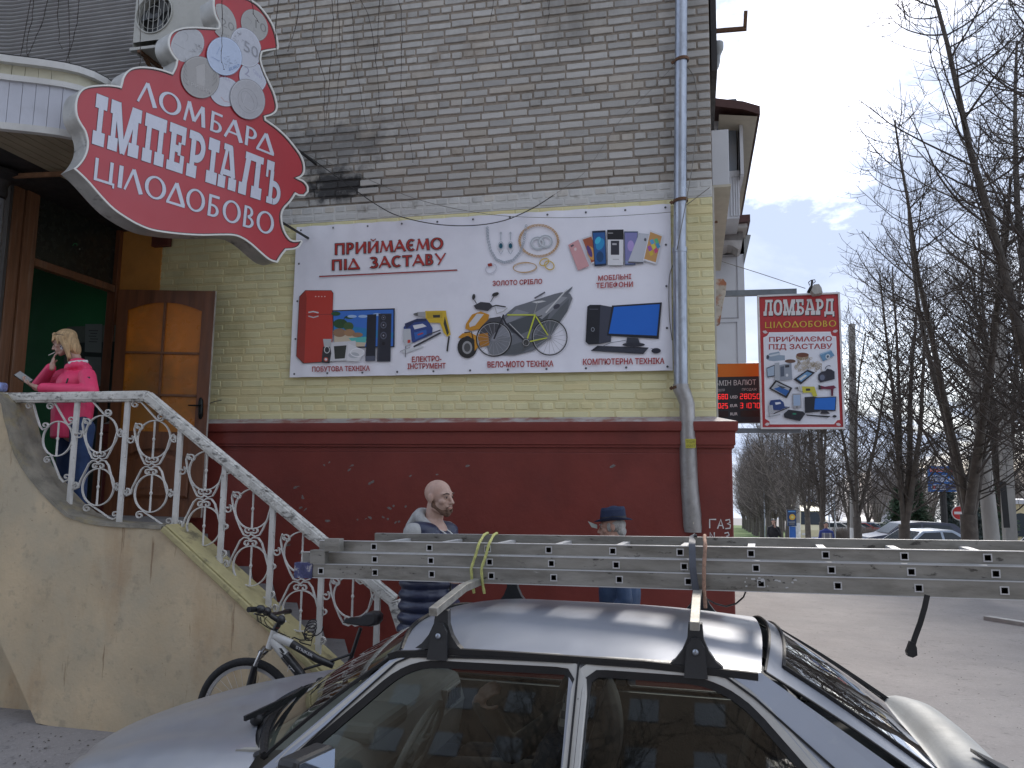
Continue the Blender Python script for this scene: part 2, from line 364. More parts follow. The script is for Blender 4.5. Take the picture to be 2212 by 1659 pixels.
def lettering(art, glyph, s, x0, y0, x1, y1, h, col, out=None, outw=1.5, gap=.06):
    W_ = 0; cells = []
    for ch in s:
        w, pl = glyph(ch); cells.append((W_, pl)); W_ += w+gap
    W_ -= gap
    for cc, grow in ((([(out, outw)]) if out else [])+[(col, 0)]):
        o0 = art.lay(); j = 0
        for (cx, pl) in cells:
            for q in pl:
                j += 1; o = o0+art.n*(art.step*.25*(j % 8)); P = []
                mx_ = sum(p[0] for p in q)/len(q); my_ = sum(p[1] for p in q)/len(q)
                for (x, y) in q:
                    u = (x+cx)/W_; X = x0+(x1-x0)*u; Yy = y0+(y1-y0)*u-y*h
                    if grow:
                        um = (mx_+cx)/W_; Xm = x0+(x1-x0)*um; Ym = y0+(y1-y0)*um-my_*h
                        X += grow*(1 if X > Xm+.01 else -1 if X < Xm-.01 else 0); Yy += grow*(1 if Yy > Ym+.01 else -1 if Yy < Ym-.01 else 0)
                    P.append(art.fn(X, Yy)+o)
                art.mb.add(P, [tuple(range(len(P)))], c=cc)
        art.k += 1
# ================================================================ the brick house
D = 7.9
random.seed(4)
soot = [((UY(735, 400, D).x, D, UY(735, 400, D).z), (.62, 1, .2), (.02, .02, .022), .93), ((UY(790, 330, D).x-.5, D, UY(790, 330, D).z+.1), (.9, 1, .35), (.1, .1, .1), .55)]
streak = ((.13, .12, .1), 1.1, .5, .72, .55, (1, 1, .18))
m_brick = M("silicate_brick", (.41, .40, .375), .9, var=.10, vs=9, bump=.5, bs=55, rnd=.17, dirt=[streak, ((.2, .16, .12), 2.3, .55, .75, .5)], spots=soot)
m_mortar = M("mortar", (.27, .232, .19), .95, var=.2, vs=12, bump=.6, bs=60, spots=soot, dirt=[streak])
m_yel = M("yellow_painted_brick", (.68, .64, .38), .75, var=.09, vs=3, bump=.35, bs=40, rnd=.04, dirt=[((.36, .33, .14), 1.6, .5, .75, .6), ((.3, .27, .15), 14, .68, .74, .7)])
m_whi = M("whitewashed_brick", (.52, .52, .5), .8, var=.12, vs=6, bump=.35, bs=40, rnd=.05, dirt=[((.22, .2, .17), 5, .55, .7, .7)])
m_red = M("red_painted_render", (.17, .032, .024), .5, var=.12, vs=2.2, bump=.35, bs=16, spec=.4,
          dirt=[((.08, .018, .015), 1.2, .5, .8, .6), ((.3, .12, .1), 9, .70, .74, .5)])
m_ledge = M("ledge_paint_worn", (.36, .33, .33), .6, var=.25, vs=3, dirt=[((.2, .05, .04), 4, .45, .6, .9)])
m_orange = M("orange_plaster", (.60, .27, .06), .8, var=.12, vs=3, bump=.2, dirt=[((.3, .12, .03), 2, .5, .8, .5)])
hb = thing("brick_house", "grey brick house with yellow painted brick band and dark red plinth", "building", (-3, 8, 0))
core = MB(); core.box2((-14, D+.007, 0), (.228, 22, 13)); core.build("wall", m_mortar, hb)
CH = .0938; Z0 = 5.030-.0469         # header course base
def brick_mesh(w, h, seed):
    random.seed(seed); o = []
    nx = 4 if w > .2 else 2
    for i in range(nx): o.append((-w/2+w*(i+.0)/nx+(.006 if i == 0 else 0), -h/2+random.uniform(-.001, .003)))
    o.append((w/2-.006, -h/2+.001)); o.append((w/2, -h/2+.009)); o.append((w/2-random.uniform(0, .004), h/2-.009))
    for i in range(nx): o.append((w/2-w*i/nx-(.007 if i == 0 else 0), h/2-random.uniform(-.001, .003)))
    o.append((-w/2+.006, h/2-.001)); o.append((-w/2, h/2-.01)); o.append((-w/2+random.uniform(0, .003), -h/2+.009))
    n = len(o); mb = MB()
    dp = [.035, .0045, 0.]; sc = [0., 0., .0045]
    R = []
    for d, q in zip(dp, sc): R.append([(x-copysign(min(q, abs(x)), x), d+random.uniform(-.0006, .0006), y-copysign(min(q, abs(y)), y)) for x, y in o])
    mb.v = [p for r in R for p in r]
    for a in range(2):
        for i in range(n): mb.f.append((a*n+i, a*n+(i+1) % n, (a+1)*n+(i+1) % n, (a+1)*n+i))
    mb.f.append(tuple(2*n+i for i in range(n)))
    mb.m = [0]*len(mb.f); mb.c = [(1, 1, 1)]*len(mb.f); mb.r = [0]*len(mb.f); return mb
proto = {}
for k, (w, h) in {'S': (.249, .069), 'H': (.118, .069), 'Q': (.186, .069)}.items():
    for j in range(4):
        mb = brick_mesh(w-.004*(j % 2), h-.003*(j % 3), j*7+len(k)+ord(k[0])); proto[k, j] = mb
pm = {}
def zone(z): return 0 if z > 5.075 else (1 if z > 4.89 else 2)
mats3 = [m_brick, m_whi, m_yel]
for kk, mb in proto.items():
    for zn in range(3): pm[kk+(zn,)] = mb.mesh("brick", mats3[zn], smooth=24)
places = []
random.seed(12)
row = 0; nlo = int((2.66-Z0)/CH)-1
for r in range(nlo, int((8.3-Z0)/CH)):
    z = Z0+CH*(r+.5)
    if z < 2.66: continue
    zn = zone(z); hdr = (r % 6 == 0)
    xq = .228
    if hdr or r % 2: x = xq-.0; kinds = []
    # quoin at the corner
    if r % 2 == 0: places.append((xq-.061, z, 'H', zn)); x = xq-.133; places.append((x-.061, z, 'H', zn)); x -= .133
    else: places.append((xq-.126, z, 'S', zn)); x = xq-.264
    if not hdr and r % 4 >= 2: places.append((x-.095, z, 'Q', zn)); x -= .2
    while x > -6.12:
        k = 'H' if hdr else 'S'
        if not hdr and random.random() < .03: k = 'H'
        w = .262 if k == 'S' else .133
        w += random.uniform(-.006, .006)
        places.append((x-w/2, z+random.uniform(-.005, .005), k, zn)); x -= w
def hidden(x, z): return (-4.3 < x < -.24 and 3.17 < z < 4.76) or (-.2 < x < 0 and 2.7 < z)
vis = [p for p in places if not hidden(p[0], p[1])]
vis.sort(key=lambda p: (p[0]**2+D*D+(p[1]-H)**2)/(1.0 if p[2] == 'S' else .5))
mine = set(vis[:300]); st = [MB() for _ in range(3)]
for i, (x, z, k, zn) in enumerate(places):
    j = random.randrange(4); dy = random.uniform(-.004, .004) if zn == 0 else random.uniform(-.0015, .0015)
    y = D-.004+dy + (.0 if zn == 0 else .003)
    fl = random.random() < .5
    if (x, z, k, zn) in mine:
        o = bpy.data.objects.new("brick", pm[k, j, zn]); COL.objects.link(o); o.parent = hb; o.matrix_parent_inverse = _mw[hb.name].inverted()
        o.location = (x, y, z); o.rotation_euler = (0, random.uniform(-.006, .006)+(PI if fl else 0), 0)
    else:
        mb = proto[k, j]; T = Matrix.Translation((x, y, z)) @ Matrix.Rotation(random.uniform(-.006, .006)+(PI if fl else 0), 4, 'Y')
        st[zn].add(mb.v, mb.f, zn, T=T, r=random.random())
allst = MB()
for s_ in st:
    k = len(allst.v); allst.v += s_.v; allst.f += [tuple(i+k for i in q) for q in s_.f]; allst.m += s_.m; allst.c += s_.c; allst.r += s_.r
allst.build("brickwork", mats3, hb, smooth=24, rnd=True, kind="stuff")
# painted joints of the yellow and white zones
mb = MB(); mb.box2((-6.12, D+.004, 2.6), (.226, D+.03, 4.885)); mb.build("painted_joints", m_yel, hb)
mb = MB(); mb.box2((-6.12, D+.004, 4.889), (.226, D+.03, 5.072)); mb.build("whitewashed_joints", m_whi, hb)
# side face of the corner and dark strip high up
mb = MB(); mb.box2((.2285, D+.02, 2.6), (.245, 20, 5.0)); mb.build("side_render", M("side_render", (.45, .44, .4)), hb)
# plinth with stepped moulding
PY = 7.78
prof = [(0, 2.30), (.0, 2.345), (-.02, 2.35), (-.02, 2.372), (-.032, 2.378), (-.032, 2.50), (-.055, 2.512), (-.06, 2.575), (-.055, 2.60)]
mb = MB(); mb.box2((-6.6, PY, -1.0), (.36, D+.03, 2.302)); mb.box2((.2, D+.03, -1.0), (.36, 21, 2.302)); mb.build("plinth", m_red, hb, bevel=.012)
mb = MB()
A = [(-6.6, PY+d, z) for d, z in prof]; B = [(.36-d, PY+d, z) for d, z in prof]; C_ = [(.36-d, 21, z) for d, z in prof]
mb.grid([A, B, C_], flip=False); mb.build("plinth_moulding", m_red, hb, smooth=30)
mb = MB(); mb.add([(-6.6, PY-.055, 2.6), (.415, PY-.055, 2.6), (.415, 21, 2.6), (.2, 21, 2.66), (.2, D-.003, 2.66), (-6.6, D-.003, 2.66)], [(0, 1, 4, 5), (1, 2, 3, 4)])
mb.build("plinth_ledge", m_ledge, hb)
# chipped render: flakes missing down to the grey coat
random.seed(8); mb = MB()
for (px, py, n_) in [(705, 1000, 2), (760, 1010, 2), (795, 1118, 2), (830, 1120, 2), (858, 1125, 2), (845, 1095, 2), (870, 1090, 1), (775, 1122, 1), (800, 1040, 2), (880, 1030, 1), (640, 1055, 2), (650, 1075, 2), (655, 1100, 2), (1280, 950, 1), (1320, 1003, 1), (945, 1020, 1), (925, 945, 1), (1010, 1010, 1), (620, 1180, 2), (655, 1195, 2), (700, 1130, 1), (940, 1105, 1)]:
    for q in range(n_):
        c = UY(px+random.uniform(-8, 8), py+random.uniform(-5, 5), PY); w = random.uniform(.012, .035); h = random.uniform(.006, .014); a = random.uniform(-.7, .9); nn = 7
        P = [(c.x+(w*cos(2*PI*i/nn)*cos(a)-h*sin(2*PI*i/nn)*sin(a))*random.uniform(.6, 1.3), PY-.0012, c.z+(w*cos(2*PI*i/nn)*sin(a)+h*sin(2*PI*i/nn)*cos(a))*random.uniform(.6, 1.3)) for i in range(nn)]
        mb.add(P, [tuple(range(nn))])
mb.build("bare_patches", M("bare_render", (.17, .15, .14), .9, var=.3, vs=40), hb, kind="stuff")
# painted letters on the plinth
art = Art(lambda x, y: UY(x, y, PY-.002), (0, -1, 0))
m_print = M("print", (1, 1, 1), .5, var=.03, vs=3, bump=0, attr=True)
m_gloss = M("glossy_print", (1, 1, 1), .3, var=.03, vs=3, bump=0, attr=True, spec=.5)
art.line([(1533, 1141), (1533, 1122), (1547, 1122)], 2.6, (.6, .6, .58)); art.line([(1550, 1142), (1557, 1122), (1563, 1142)], 2.6, (.6, .6, .58)); art.line([(1552, 1135), (1561, 1135)], 2.2, (.6, .6, .58))
art.line([(1567, 1124), (1576, 1122), (1577, 1129), (1571, 1131), (1578, 1134), (1577, 1141), (1567, 1142)], 2.6, (.6, .6, .58))
art.line([(1534, 1168), (1534, 1150), (1543, 1166), (1543, 1150)], 2.6, (.6, .6, .58)); art.line([(1565, 1152), (1573, 1150), (1575, 1156), (1569, 1158), (1576, 1162), (1574, 1168), (1565, 1169)], 2.6, (.6, .6, .58))
art.mb.build("gas_lettering", m_print, hb, col=True)
# orange plaster beside the doorway
XD = -6.66
mb = MB(); mb.box2((XD, D-.012, 1.5), (-6.1, D+.02, 5.2)); mb.build("orange_plaster_strip", m_orange, hb)
mb = MB(); a = UY(330, 512, D-.06); b = UY(365, 531, D-.06); mb.box2((a.x, D-.08, b.z), (b.x, D-.012, a.z)); o = mb.build("junction_box", M("box_brown", (.12, .03, .02)), None, bevel=.006)
tag(o, "small dark red junction box on the orange plaster above the open door", "junction box")
# ---------------------------------------------------------------- ground
m_asph = M("asphalt", (.25, .232, .222), .93, var=.10, vs=.9, bump=.45, bs=120, dirt=[((.17, .16, .155), 3.5, .55, .8, .5), ((.21, .20, .195), .8, .45, .6, .4), ((.38, .36, .34), 38, .54, .70, .5), ((.19, .18, .175), 14, .52, .70, .45), ((.08, .08, .08), 45, .60, .70, .55), ((.14, .13, .125), 7, .60, .66, .5)])
xs = [-300, -60, -20]+[-12+i*.8 for i in range(40)]+[22, 30, 45, 70, 120, 400]
ys = [-200, -60, -20, -8, -2]+[0+i*.6 for i in range(24)]+[15, 17, 20, 25, 30, 40, 55, 75, 100, 140, 200, 300, 500, 900]
mb = MB(); mb.grid([[(x, y, GZ(x, y)) for x in xs] for y in ys]); o = mb.build("ground", m_asph, None, smooth=60); o["kind"] = "structure"
random.seed(31); mb = MB()
for i in range(900):
    x = random.uniform(.3, 8) if i % 4 else random.uniform(-6.5, -3.5); y = random.uniform(3.5, 13) if i % 4 else random.uniform(4.4, 5.2); w = random.uniform(.006, .022); a = random.uniform(0, 3); z = GZ(x, y)+.003
    mb.add([(x, y, z), (x+w*cos(a), y+w*sin(a), z+.004), (x+w*cos(a+1.2), y+w*sin(a+1.2), z+.001)], [(0, 1, 2)])
mb.build("litter", M("litter", (.05, .04, .03), .9), None, kind="stuff")
# ================================================================ banner on the wall
BY = D-.045
def bfn(x, y): return UY((1050+x/1.4747)/1.736, (780+y/1.4747)/1.736, BY-.010)
bn = thing("banner", "wide white pawnshop banner with red lettering nailed to the yellow brick wall", "banner", (-2.3, BY, 3.9))
mb = MB(); nx, nz = 60, 22
c00, c10, c01, c11 = UY(625.5, 815, BY), UY(1453, 800, BY), UY(641, 490.5, BY), UY(1448, 440, BY)
def bq(u, v, d=0):
    p = (c00*(1-u)+c10*u)*(1-v)+(c01*(1-u)+c11*u)*v
    e = max(0, 1-min(u, 1-u)*18)*.006+max(0, 1-min(v, 1-v)*9)*.007
    p.y += e*1.6*sin(u*95)*(.6+.4*sin(v*40)) + .0035*sin(u*9+v*5)*sin(v*7+1) - .004*abs(sin(u*31.4))*max(0, 1-v*4) + d; return p
mb.grid([[bq(i/nx, j/nz) for i in range(nx+1)] for j in range(nz+1)]); mb.grid([[bq(i/nx, j/nz, .012) for i in range(nx+1)] for j in range(nz+1)], flip=True)
for row in ([(i/nx, 0) for i in range(nx+1)], [(i/nx, 1) for i in range(nx+1)], [(0, j/nz) for j in range(nz+1)], [(1, j/nz) for j in range(nz+1)]):
    mb.strip([bq(*p) for p in row], [bq(*p, .012) for p in row])
m_vinyl = M("banner_vinyl", (.80, .80, .86), .45, var=.03, vs=2, bump=.08, bs=3, dirt=[((.55, .55, .62), .9, .5, .8, .5)])
mb.build("sheet", m_vinyl, bn, smooth=60)
mb = MB()
for i in range(11):
    for v in (.022, .978): p = bq(.012+.976*i/10, v); mb.ball((p.x, p.y-.004, p.z), (.012, .007, .012), 8, 4)
for j in range(1, 4):
    for u in (.012, .988): p = bq(u, j/4); mb.ball((p.x, p.y-.004, p.z), (.012, .007, .012), 8, 4)
mb.build("grommets", M("grommet", (.12, .12, .13), .4, .6), bn, smooth=60, kind="stuff")
A = Art(bfn, (0, -1, 0), .00012)
RED, OUT, CAP = (.42, .035, .03), (.03, .01, .01), (.33, .025, .04)
def T_(s, x0, y0, x1, y1, h, o=None): lettering(A, flare, s, x0, y0, x1, y1, h, RED, OUT, 3.2)
T_("ПРИЙМАЄМО", 302, 258, 905, 225, 60); T_("ПІД", 286, 344, 440, 337, 56); T_("ЗАСТАВУ", 500, 332, 915, 310, 58)
A.line([(217, 379), (981, 343)], 7, OUT); A.line([(219, 380), (979, 344)], 4.5, RED)
for s, x0, y0, x1, y1, h in [("ЗОЛОТО СРІБЛО", 1176, 430, 1450, 418, 26), ("МОБІЛЬНІ", 1760, 402, 1942, 392, 27), ("ТЕЛЕФОНИ", 1748, 443, 1952, 435, 28),
                             ("ПОБУТОВА ТЕХНІКА", 178, 905, 497, 899, 27), ("ЕЛЕКТРО-", 730, 852, 893, 846, 29), ("ІНСТРУМЕНТ", 706, 890, 916, 886, 29),
                             ("ВЕЛО-МОТО ТЕХНІКА", 1148, 882, 1512, 876, 32), ("КОМП'ЮТЕРНА ТЕХНІКА", 1676, 867, 2126, 861, 32)]:
    A.text(s, x0, y0, x1, y1, h, CAP, .014, (.55, .16, .1), .012)
k0 = A.k
def art_reset(a, k): a.k = k
# fridge
A.k = k0; P = A.poly
P([(107, 490), (140, 455), (285, 455), (296, 470), (292, 570), (288, 850), (128, 860), (90, 820)], (.1, .03, .02))
P([(110, 492), (141, 459), (150, 500), (135, 858), (92, 820)], (.30, .03, .02)); P([(141, 458), (283, 458), (293, 472), (290, 845), (135, 857), (148, 500)], (.47, .04, .025))
A.line([(146, 590), (292, 588)], 3, (.2, .02, .02)); A.line([(158, 578), (185, 573), (214, 580)], 7, (.6, .6, .62)); A.line([(158, 598), (185, 606), (214, 598)], 6, (.5, .5, .52))
for i in range(4): A.ell(198+i*17, 490, 4, 3, (.7, .5, .45))
# television with a seascape
P([(290, 566), (636, 555), (634, 770), (300, 775)], (.015, .015, .02)); P([(296, 572), (628, 562), (626, 764), (300, 769)], (.04, .16, .55))
P([(300, 640), (628, 690), (626, 720), (300, 712)], (.02, .2, .45)); P([(300, 700), (400, 705), (480, 735), (470, 766), (300, 769)], (.55, .47, .35)); P([(380, 720), (480, 712), (475, 745), (400, 740)], (.1, .45, .42))
for x, y, rx, ry, c in [(335, 640, 40, 26, (.02, .07, .02)), (380, 655, 28, 24, (.05, .1, .03)), (330, 690, 36, 24, (.28, .16, .09)), (385, 690, 30, 20, (.36, .2, .1)), (430, 702, 30, 13, (.3, .17, .1)), (310, 585, 26, 12, (.02, .08, .03)), (385, 605, 26, 9, (.02, .07, .02))]: A.ell(x, y, rx, ry, c)
A.line([(345, 640), (360, 605), (385, 598)], 4, (.03, .05, .02))
for x in (400, 460, 540, 590): A.ell(x, 590+(x % 30), 26, 8, (.35, .5, .75))
# speakers
P([(484, 590), (534, 588), (528, 846), (474, 848)], (.012, .014, .025)); P([(546, 585), (618, 584), (612, 850), (537, 850)], (.035, .04, .06)); P([(556, 590), (616, 590), (610, 845), (548, 845)], (.02, .022, .035))
for y, r in ((607, 12), (648, 17), (706, 18)): A.ell(574, y, r, r*1.15, (.09, .1, .14)); A.ell(574, y, r*.65, r*.75, (.02, .02, .03)); A.ell(574, y, r*.25, r*.3, (.3, .3, .35))
A.ell(574, 750, 9, 10, (.005, .005, .01)); P([(474, 820), (528, 818), (527, 846), (474, 848)], (.08, .09, .13))
# kettle, microwave, iron
P([(262, 745), (420, 735), (425, 840), (270, 850)], (.6, .6, .62)); P([(300, 765), (370, 760), (360, 832), (305, 836)], (.03, .035, .03)); P([(380, 748), (470, 790), (440, 850), (372, 848)], (.68, .68, .7)); A.ell(410, 815, 30, 16, (.45, .47, .5)); A.ring(430, 800, 38, 22, 5, (.8, .8, .82))
P([(240, 725), (288, 725), (284, 768), (246, 768)], (.45, .46, .47)); P([(236, 800), (240, 768), (280, 768), (286, 805), (276, 860), (232, 855)], (.03, .03, .035)); A.ell(256, 838, 12, 12, (.55, .1, .07)); A.ell(256, 838, 7, 7, (.7, .7, .7)); A.ring(262, 785, 14, 18, 4, (.6, .6, .6))
# drill and jigsaw
A.k = k0; Y_, BL = (.62, .42, .03), (.03, .06, .22)
P([(803, 570), (918, 568), (922, 598), (945, 700), (925, 712), (905, 690), (885, 636), (820, 634), (806, 610)], Y_); P([(812, 578), (900, 577), (898, 610), (815, 612)], (.5, .34, .03)); P([(846, 592), (886, 591), (885, 606), (848, 607)], (.03, .03, .03)); P([(912, 600), (935, 690), (926, 706), (905, 640)], (.04, .04, .03))
P([(760, 576), (805, 574), (806, 604), (765, 600)], (.35, .35, .36)); P([(740, 584), (762, 578), (764, 598), (742, 594)], (.1, .1, .1)); A.line([(738, 588), (750, 588)], 4, (.2, .2, .2)); A.line([(936, 710), (930, 750), (925, 793)], 9, (.03, .03, .03))
P([(700, 640), (760, 616), (815, 618), (845, 665), (842, 700), (740, 745), (690, 720), (684, 660)], BL); P([(735, 650), (790, 640), (812, 655), (745, 672)], (.68, .68, .72)); P([(742, 690), (810, 672), (812, 700), (750, 728)], (.03, .12, .4)); A.line([(762, 702), (792, 692)], 7, (.5, .05, .04))
P([(684, 670), (722, 668), (730, 748), (700, 765), (682, 740)], (.5, .52, .55)); P([(690, 640), (760, 612), (812, 612), (810, 626), (745, 632), (700, 668)], (.02, .03, .09)); P([(668, 790), (780, 760), (798, 768), (690, 806)], (.6, .62, .64)); A.line([(695, 765), (694, 826)], 5, (.2, .2, .22)); A.line([(740, 768), (890, 690)], 10, (.04, .04, .05)); A.line([(800, 708), (888, 676)], 6, (.05, .05, .07)); A.line([(664, 795), (720, 770), (720, 750)], 5, (.4, .4, .42)); P([(706, 730), (722, 728), (723, 745), (707, 748)], (.5, .06, .04))
# jewellery
A.k = k0; G_, SV = (.55, .36, .18), (.45, .48, .52)
def chain(pts, r, c1, c2, n):
    o = []
    for i in range(n+1):
        t = i/n*(len(pts)-1); k = min(int(t), len(pts)-2); q = t-k; o.append((pts[k][0]*(1-q)+pts[k+1][0]*q, pts[k][1]*(1-q)+pts[k+1][1]*q))
    for i, (x, y) in enumerate(o):
        if A.k > k0+120: A.k = k0+4
        A.ring(x, y, r, r*.75, 3.2, c1 if i % 2 else c2, 40 if i % 2 else -40, 8)
chain([(1146, 110), (1150, 170), (1165, 235), (1195, 285), (1240, 302), (1290, 290), (1330, 245), (1350, 190), (1362, 100)], 6.5, SV, (.3, .33, .38), 62)
A.k = k0+6; chain([(1432+107*cos(a*.2617), 182+86*sin(a*.2617)) for a in range(25)], 6, G_, (.4, .22, .1), 84); A.k = k0+8
for x in (1222, 1275): A.line([(x, 140), (x, 180)], 5, SV); A.ell(x, 140, 6, 8, SV); A.ring(x, 208, 13, 20, 5, SV); A.ell(x, 210, 10, 15, (.0, .08, .13)); A.line([(x-12, 236), (x, 256), (x+12, 236)], 5, SV)
for x, y in ((1425, 196), (1468, 186)): A.ring(x, y, 34, 30, 14, (.42, .45, .48)); A.ring(x, y, 31, 26, 3, (.75, .77, .8))
A.ring(1168, 336, 32, 24, 5, (.55, .55, .6), -35); P([(1148, 310), (1170, 304), (1176, 320), (1154, 326)], (.3, .03, .02)); A.ring(1355, 330, 64, 26, 5, G_, -4); A.ring(1355, 330, 66, 30, 2.5, (.4, .25, .12)); A.ring(1462, 300, 26, 18, 6, (.6, .42, .1), -25); A.ring(1490, 318, 28, 22, 6, (.62, .44, .1), 35)
# phones
A.k = k0
def phone(q, body, scr, inset=.07):
    P(q, body); c = (sum(p[0] for p in q)/4, sum(p[1] for p in q)/4)
    P([(p[0]+(c[0]-p[0])*inset*1.6, p[1]+(c[1]-p[1])*inset*1.6) for p in q], scr)
phone([(1668, 168), (1722, 150), (1776, 290), (1722, 312)], (.6, .6, .62), (.35, .09, .04)); A.ell(1722, 250, 22, 40, (.6, .3, .08), -20); A.ell(1712, 240, 12, 34, (.1, .05, .2), -20)
phone([(1594, 205), (1650, 175), (1710, 322), (1648, 346)], (.55, .28, .30), (.62, .33, .34), .02); A.ell(1634, 228, 7, 9, (.7, .6, .6)); P([(1606, 208), (1622, 200), (1626, 210), (1610, 218)], (.1, .08, .1))
phone([(1726, 128), (1800, 124), (1806, 318), (1740, 324)], (.01, .02, .05), (.02, .10, .30)); A.ell(1770, 200, 22, 34, (.02, .25, .5), 20); A.ell(1758, 180, 14, 22, (.05, .45, .65), 30); A.ell(1770, 270, 20, 30, (.01, .05, .14))
phone([(1904, 130), (1980, 130), (1966, 315), (1908, 318)], (.05, .08, .15), (.2, .2, .42), .05); A.ell(1940, 210, 18, 30, (.4, .3, .6)); A.line([(1912, 300), (1962, 298)], 12, (.2, .3, .45))
phone([(1986, 140), (2050, 146), (2010, 306), (1924, 302)], (.45, .47, .52), (.5, .52, .57), .02); A.ell(2020, 176, 7, 9, (.1, .1, .12)); P([(1925, 296), (2010, 300), (2010, 308), (1926, 306)], (.1, .1, .12))
phone([(2046, 122), (2118, 150), (2080, 312), (2008, 290)], (.7, .71, .74), (.55, .3, .1))
for x, y, c in ((2058, 190, (.1, .35, .6)), (2082, 185, (.1, .5, .25)), (2078, 235, (.6, .08, .2)), (2052, 250, (.6, .45, .05)), (2045, 225, (.35, .1, .4)), (2066, 215, (.65, .6, .1)), (2090, 210, (.05, .3, .5))): A.poly([(x-14, y-10), (x+4, y-18), (x+14, y+6), (x-2, y+18)], c)
P([(1810, 122), (1900, 120), (1900, 320), (1812, 320)], (.008, .008, .012)); P([(1812, 176), (1899, 176), (1898, 318), (1813, 318)], (.68, .68, .7)); P([(1830, 182), (1876, 182), (1876, 260), (1830, 260)], (.03, .03, .045)); P([(1838, 196), (1862, 196), (1862, 206), (1838, 206)], (.4, .4, .42)); A.line([(1814, 140), (1842, 140)], 4, (.4, .4, .4)); A.line([(1840, 285), (1875, 285)], 4, (.4, .4, .42))
# boat
A.k = k0
P([(1128, 725), (1150, 670), (1300, 545), (1520, 475), (1560, 466), (1605, 474), (1618, 500), (1590, 570), (1490, 720), (1400, 790), (1300, 815), (1210, 815), (1150, 780)], (.15, .16, .18))
P([(1150, 720), (1170, 680), (1310, 560), (1380, 580), (1260, 640), (1290, 700), (1200, 760)], (.24, .25, .28)); P([(1250, 640), (1420, 580), (1500, 560), (1470, 640), (1330, 700), (1280, 690)], (.07, .08, .09)); P([(1220, 780), (1400, 720), (1560, 540), (1600, 500), (1590, 570), (1480, 720), (1330, 806), (1230, 812)], (.10, .11, .12)); P([(1400, 585), (1560, 490), (1590, 495), (1450, 615)], (.28, .29, .31))
A.ell(1215, 762, 70, 46, (.19, .2, .22), -30); A.line([(1404, 610), (1450, 596)], 6, (.04, .04, .04)); A.ell(1530, 545, 20, 12, (.05, .05, .07), -30); A.line([(1470, 580), (1560, 480), (1590, 450)], 7, (.6, .6, .6)); P([(1572, 470), (1618, 434), (1616, 446), (1586, 484)], (.12, .13, .15)); A.line([(1408, 500), (1466, 466)], 8, (.1, .1, .12)); P([(1392, 520), (1450, 512), (1474, 516), (1420, 528)], (.6, .6, .6))
# scooter
OR = (.55, .25, .02)
def wheel(x, y, rx, ry, t, tc, rimc=(.5, .5, .52), sp=0, spc=(.35, .35, .38)):
    A.ring(x, y, rx, ry, t, tc, 0, 36); A.ring(x, y, rx-t*.9, ry-t*.9, t*.35, rimc, 0, 36)
    o = A.k
    for i in range(sp): a = 2*PI*i/sp+.2; A.k = o+(i % 3); A.line([(x, y), (x+(rx-t)*cos(a), y+(ry-t)*sin(a))], 1.6, spc)
    A.k = o+4
A.ell(1036, 770, 44, 52, (.02, .02, .02)); A.ell(1036, 772, 28, 36, (.3, .3, .3)); A.ell(1036, 772, 18, 24, (.08, .08, .08)); A.ring(1036, 770, 48, 55, 12, (.02, .02, .02))
P([(985, 716), (1010, 694), (1050, 688), (1085, 705), (1095, 770), (1078, 790), (1076, 730), (1040, 706), (1000, 722)], OR); P([(1030, 640), (1062, 590), (1110, 572), (1158, 590), (1150, 630), (1110, 668), (1060, 680), (1025, 668)], OR); P([(1046, 640), (1090, 585), (1128, 588), (1080, 650), (1050, 660)], (.6, .6, .62)); P([(1072, 540), (1110, 520), (1160, 525), (1180, 545), (1150, 570), (1085, 560)], (.04, .04, .05)); P([(1110, 660), (1160, 610), (1220, 600), (1240, 640), (1180, 700), (1150, 760), (1100, 770)], (.06, .06, .07)); P([(1090, 700), (1150, 690), (1160, 760), (1110, 770)], (.4, .17, .02))
A.line([(1088, 530), (1070, 500)], 4, (.03, .03, .03)); A.line([(1165, 520), (1185, 488)], 4, (.03, .03, .03)); A.ell(1072, 492, 9, 16, (.03, .03, .03), 10); A.ell(1192, 478, 20, 10, (.03, .03, .03), -20); A.line([(1020, 690), (1060, 685), (1070, 730)], 6, (.02, .02, .02))
# road bicycle
wheel(1184, 726, 96, 94, 6, (.015, .015, .015), (.55, .55, .56), 18); wheel(1492, 716, 96, 98, 6, (.015, .015, .015), (.55, .55, .56), 18)
GR = (.55, .6, .06); o_ = A.k
A.line([(1232, 600), (1250, 640), (1370, 750)], 9, (.02, .02, .03)); A.line([(1258, 592), (1415, 592)], 7, GR); A.line([(1412, 590), (1362, 745)], 8, GR); A.line([(1370, 742), (1490, 716)], 6, GR); A.line([(1416, 600), (1490, 716)], 6, GR); A.line([(1238, 590), (1184, 726)], 8, (.02, .02, .03)); A.line([(1405, 590), (1425, 524)], 5, (.3, .3, .3)); A.ell(1362, 745, 22, 24, (.05, .05, .05)); A.ring(1362, 745, 17, 18, 3, (.4, .4, .4)); A.ell(1490, 716, 12, 13, (.2, .2, .2)); A.line([(1190, 548), (1200, 585), (1238, 572), (1258, 552)], 7, (.5, .5, .5)); A.line([(1178, 545), (1196, 540), (1250, 548)], 7, (.03, .03, .03)); A.line([(1362, 745), (1342, 790)], 5, (.1, .1, .1)); A.line([(1270, 640), (1350, 720)], 4, (.5, .5, .5))
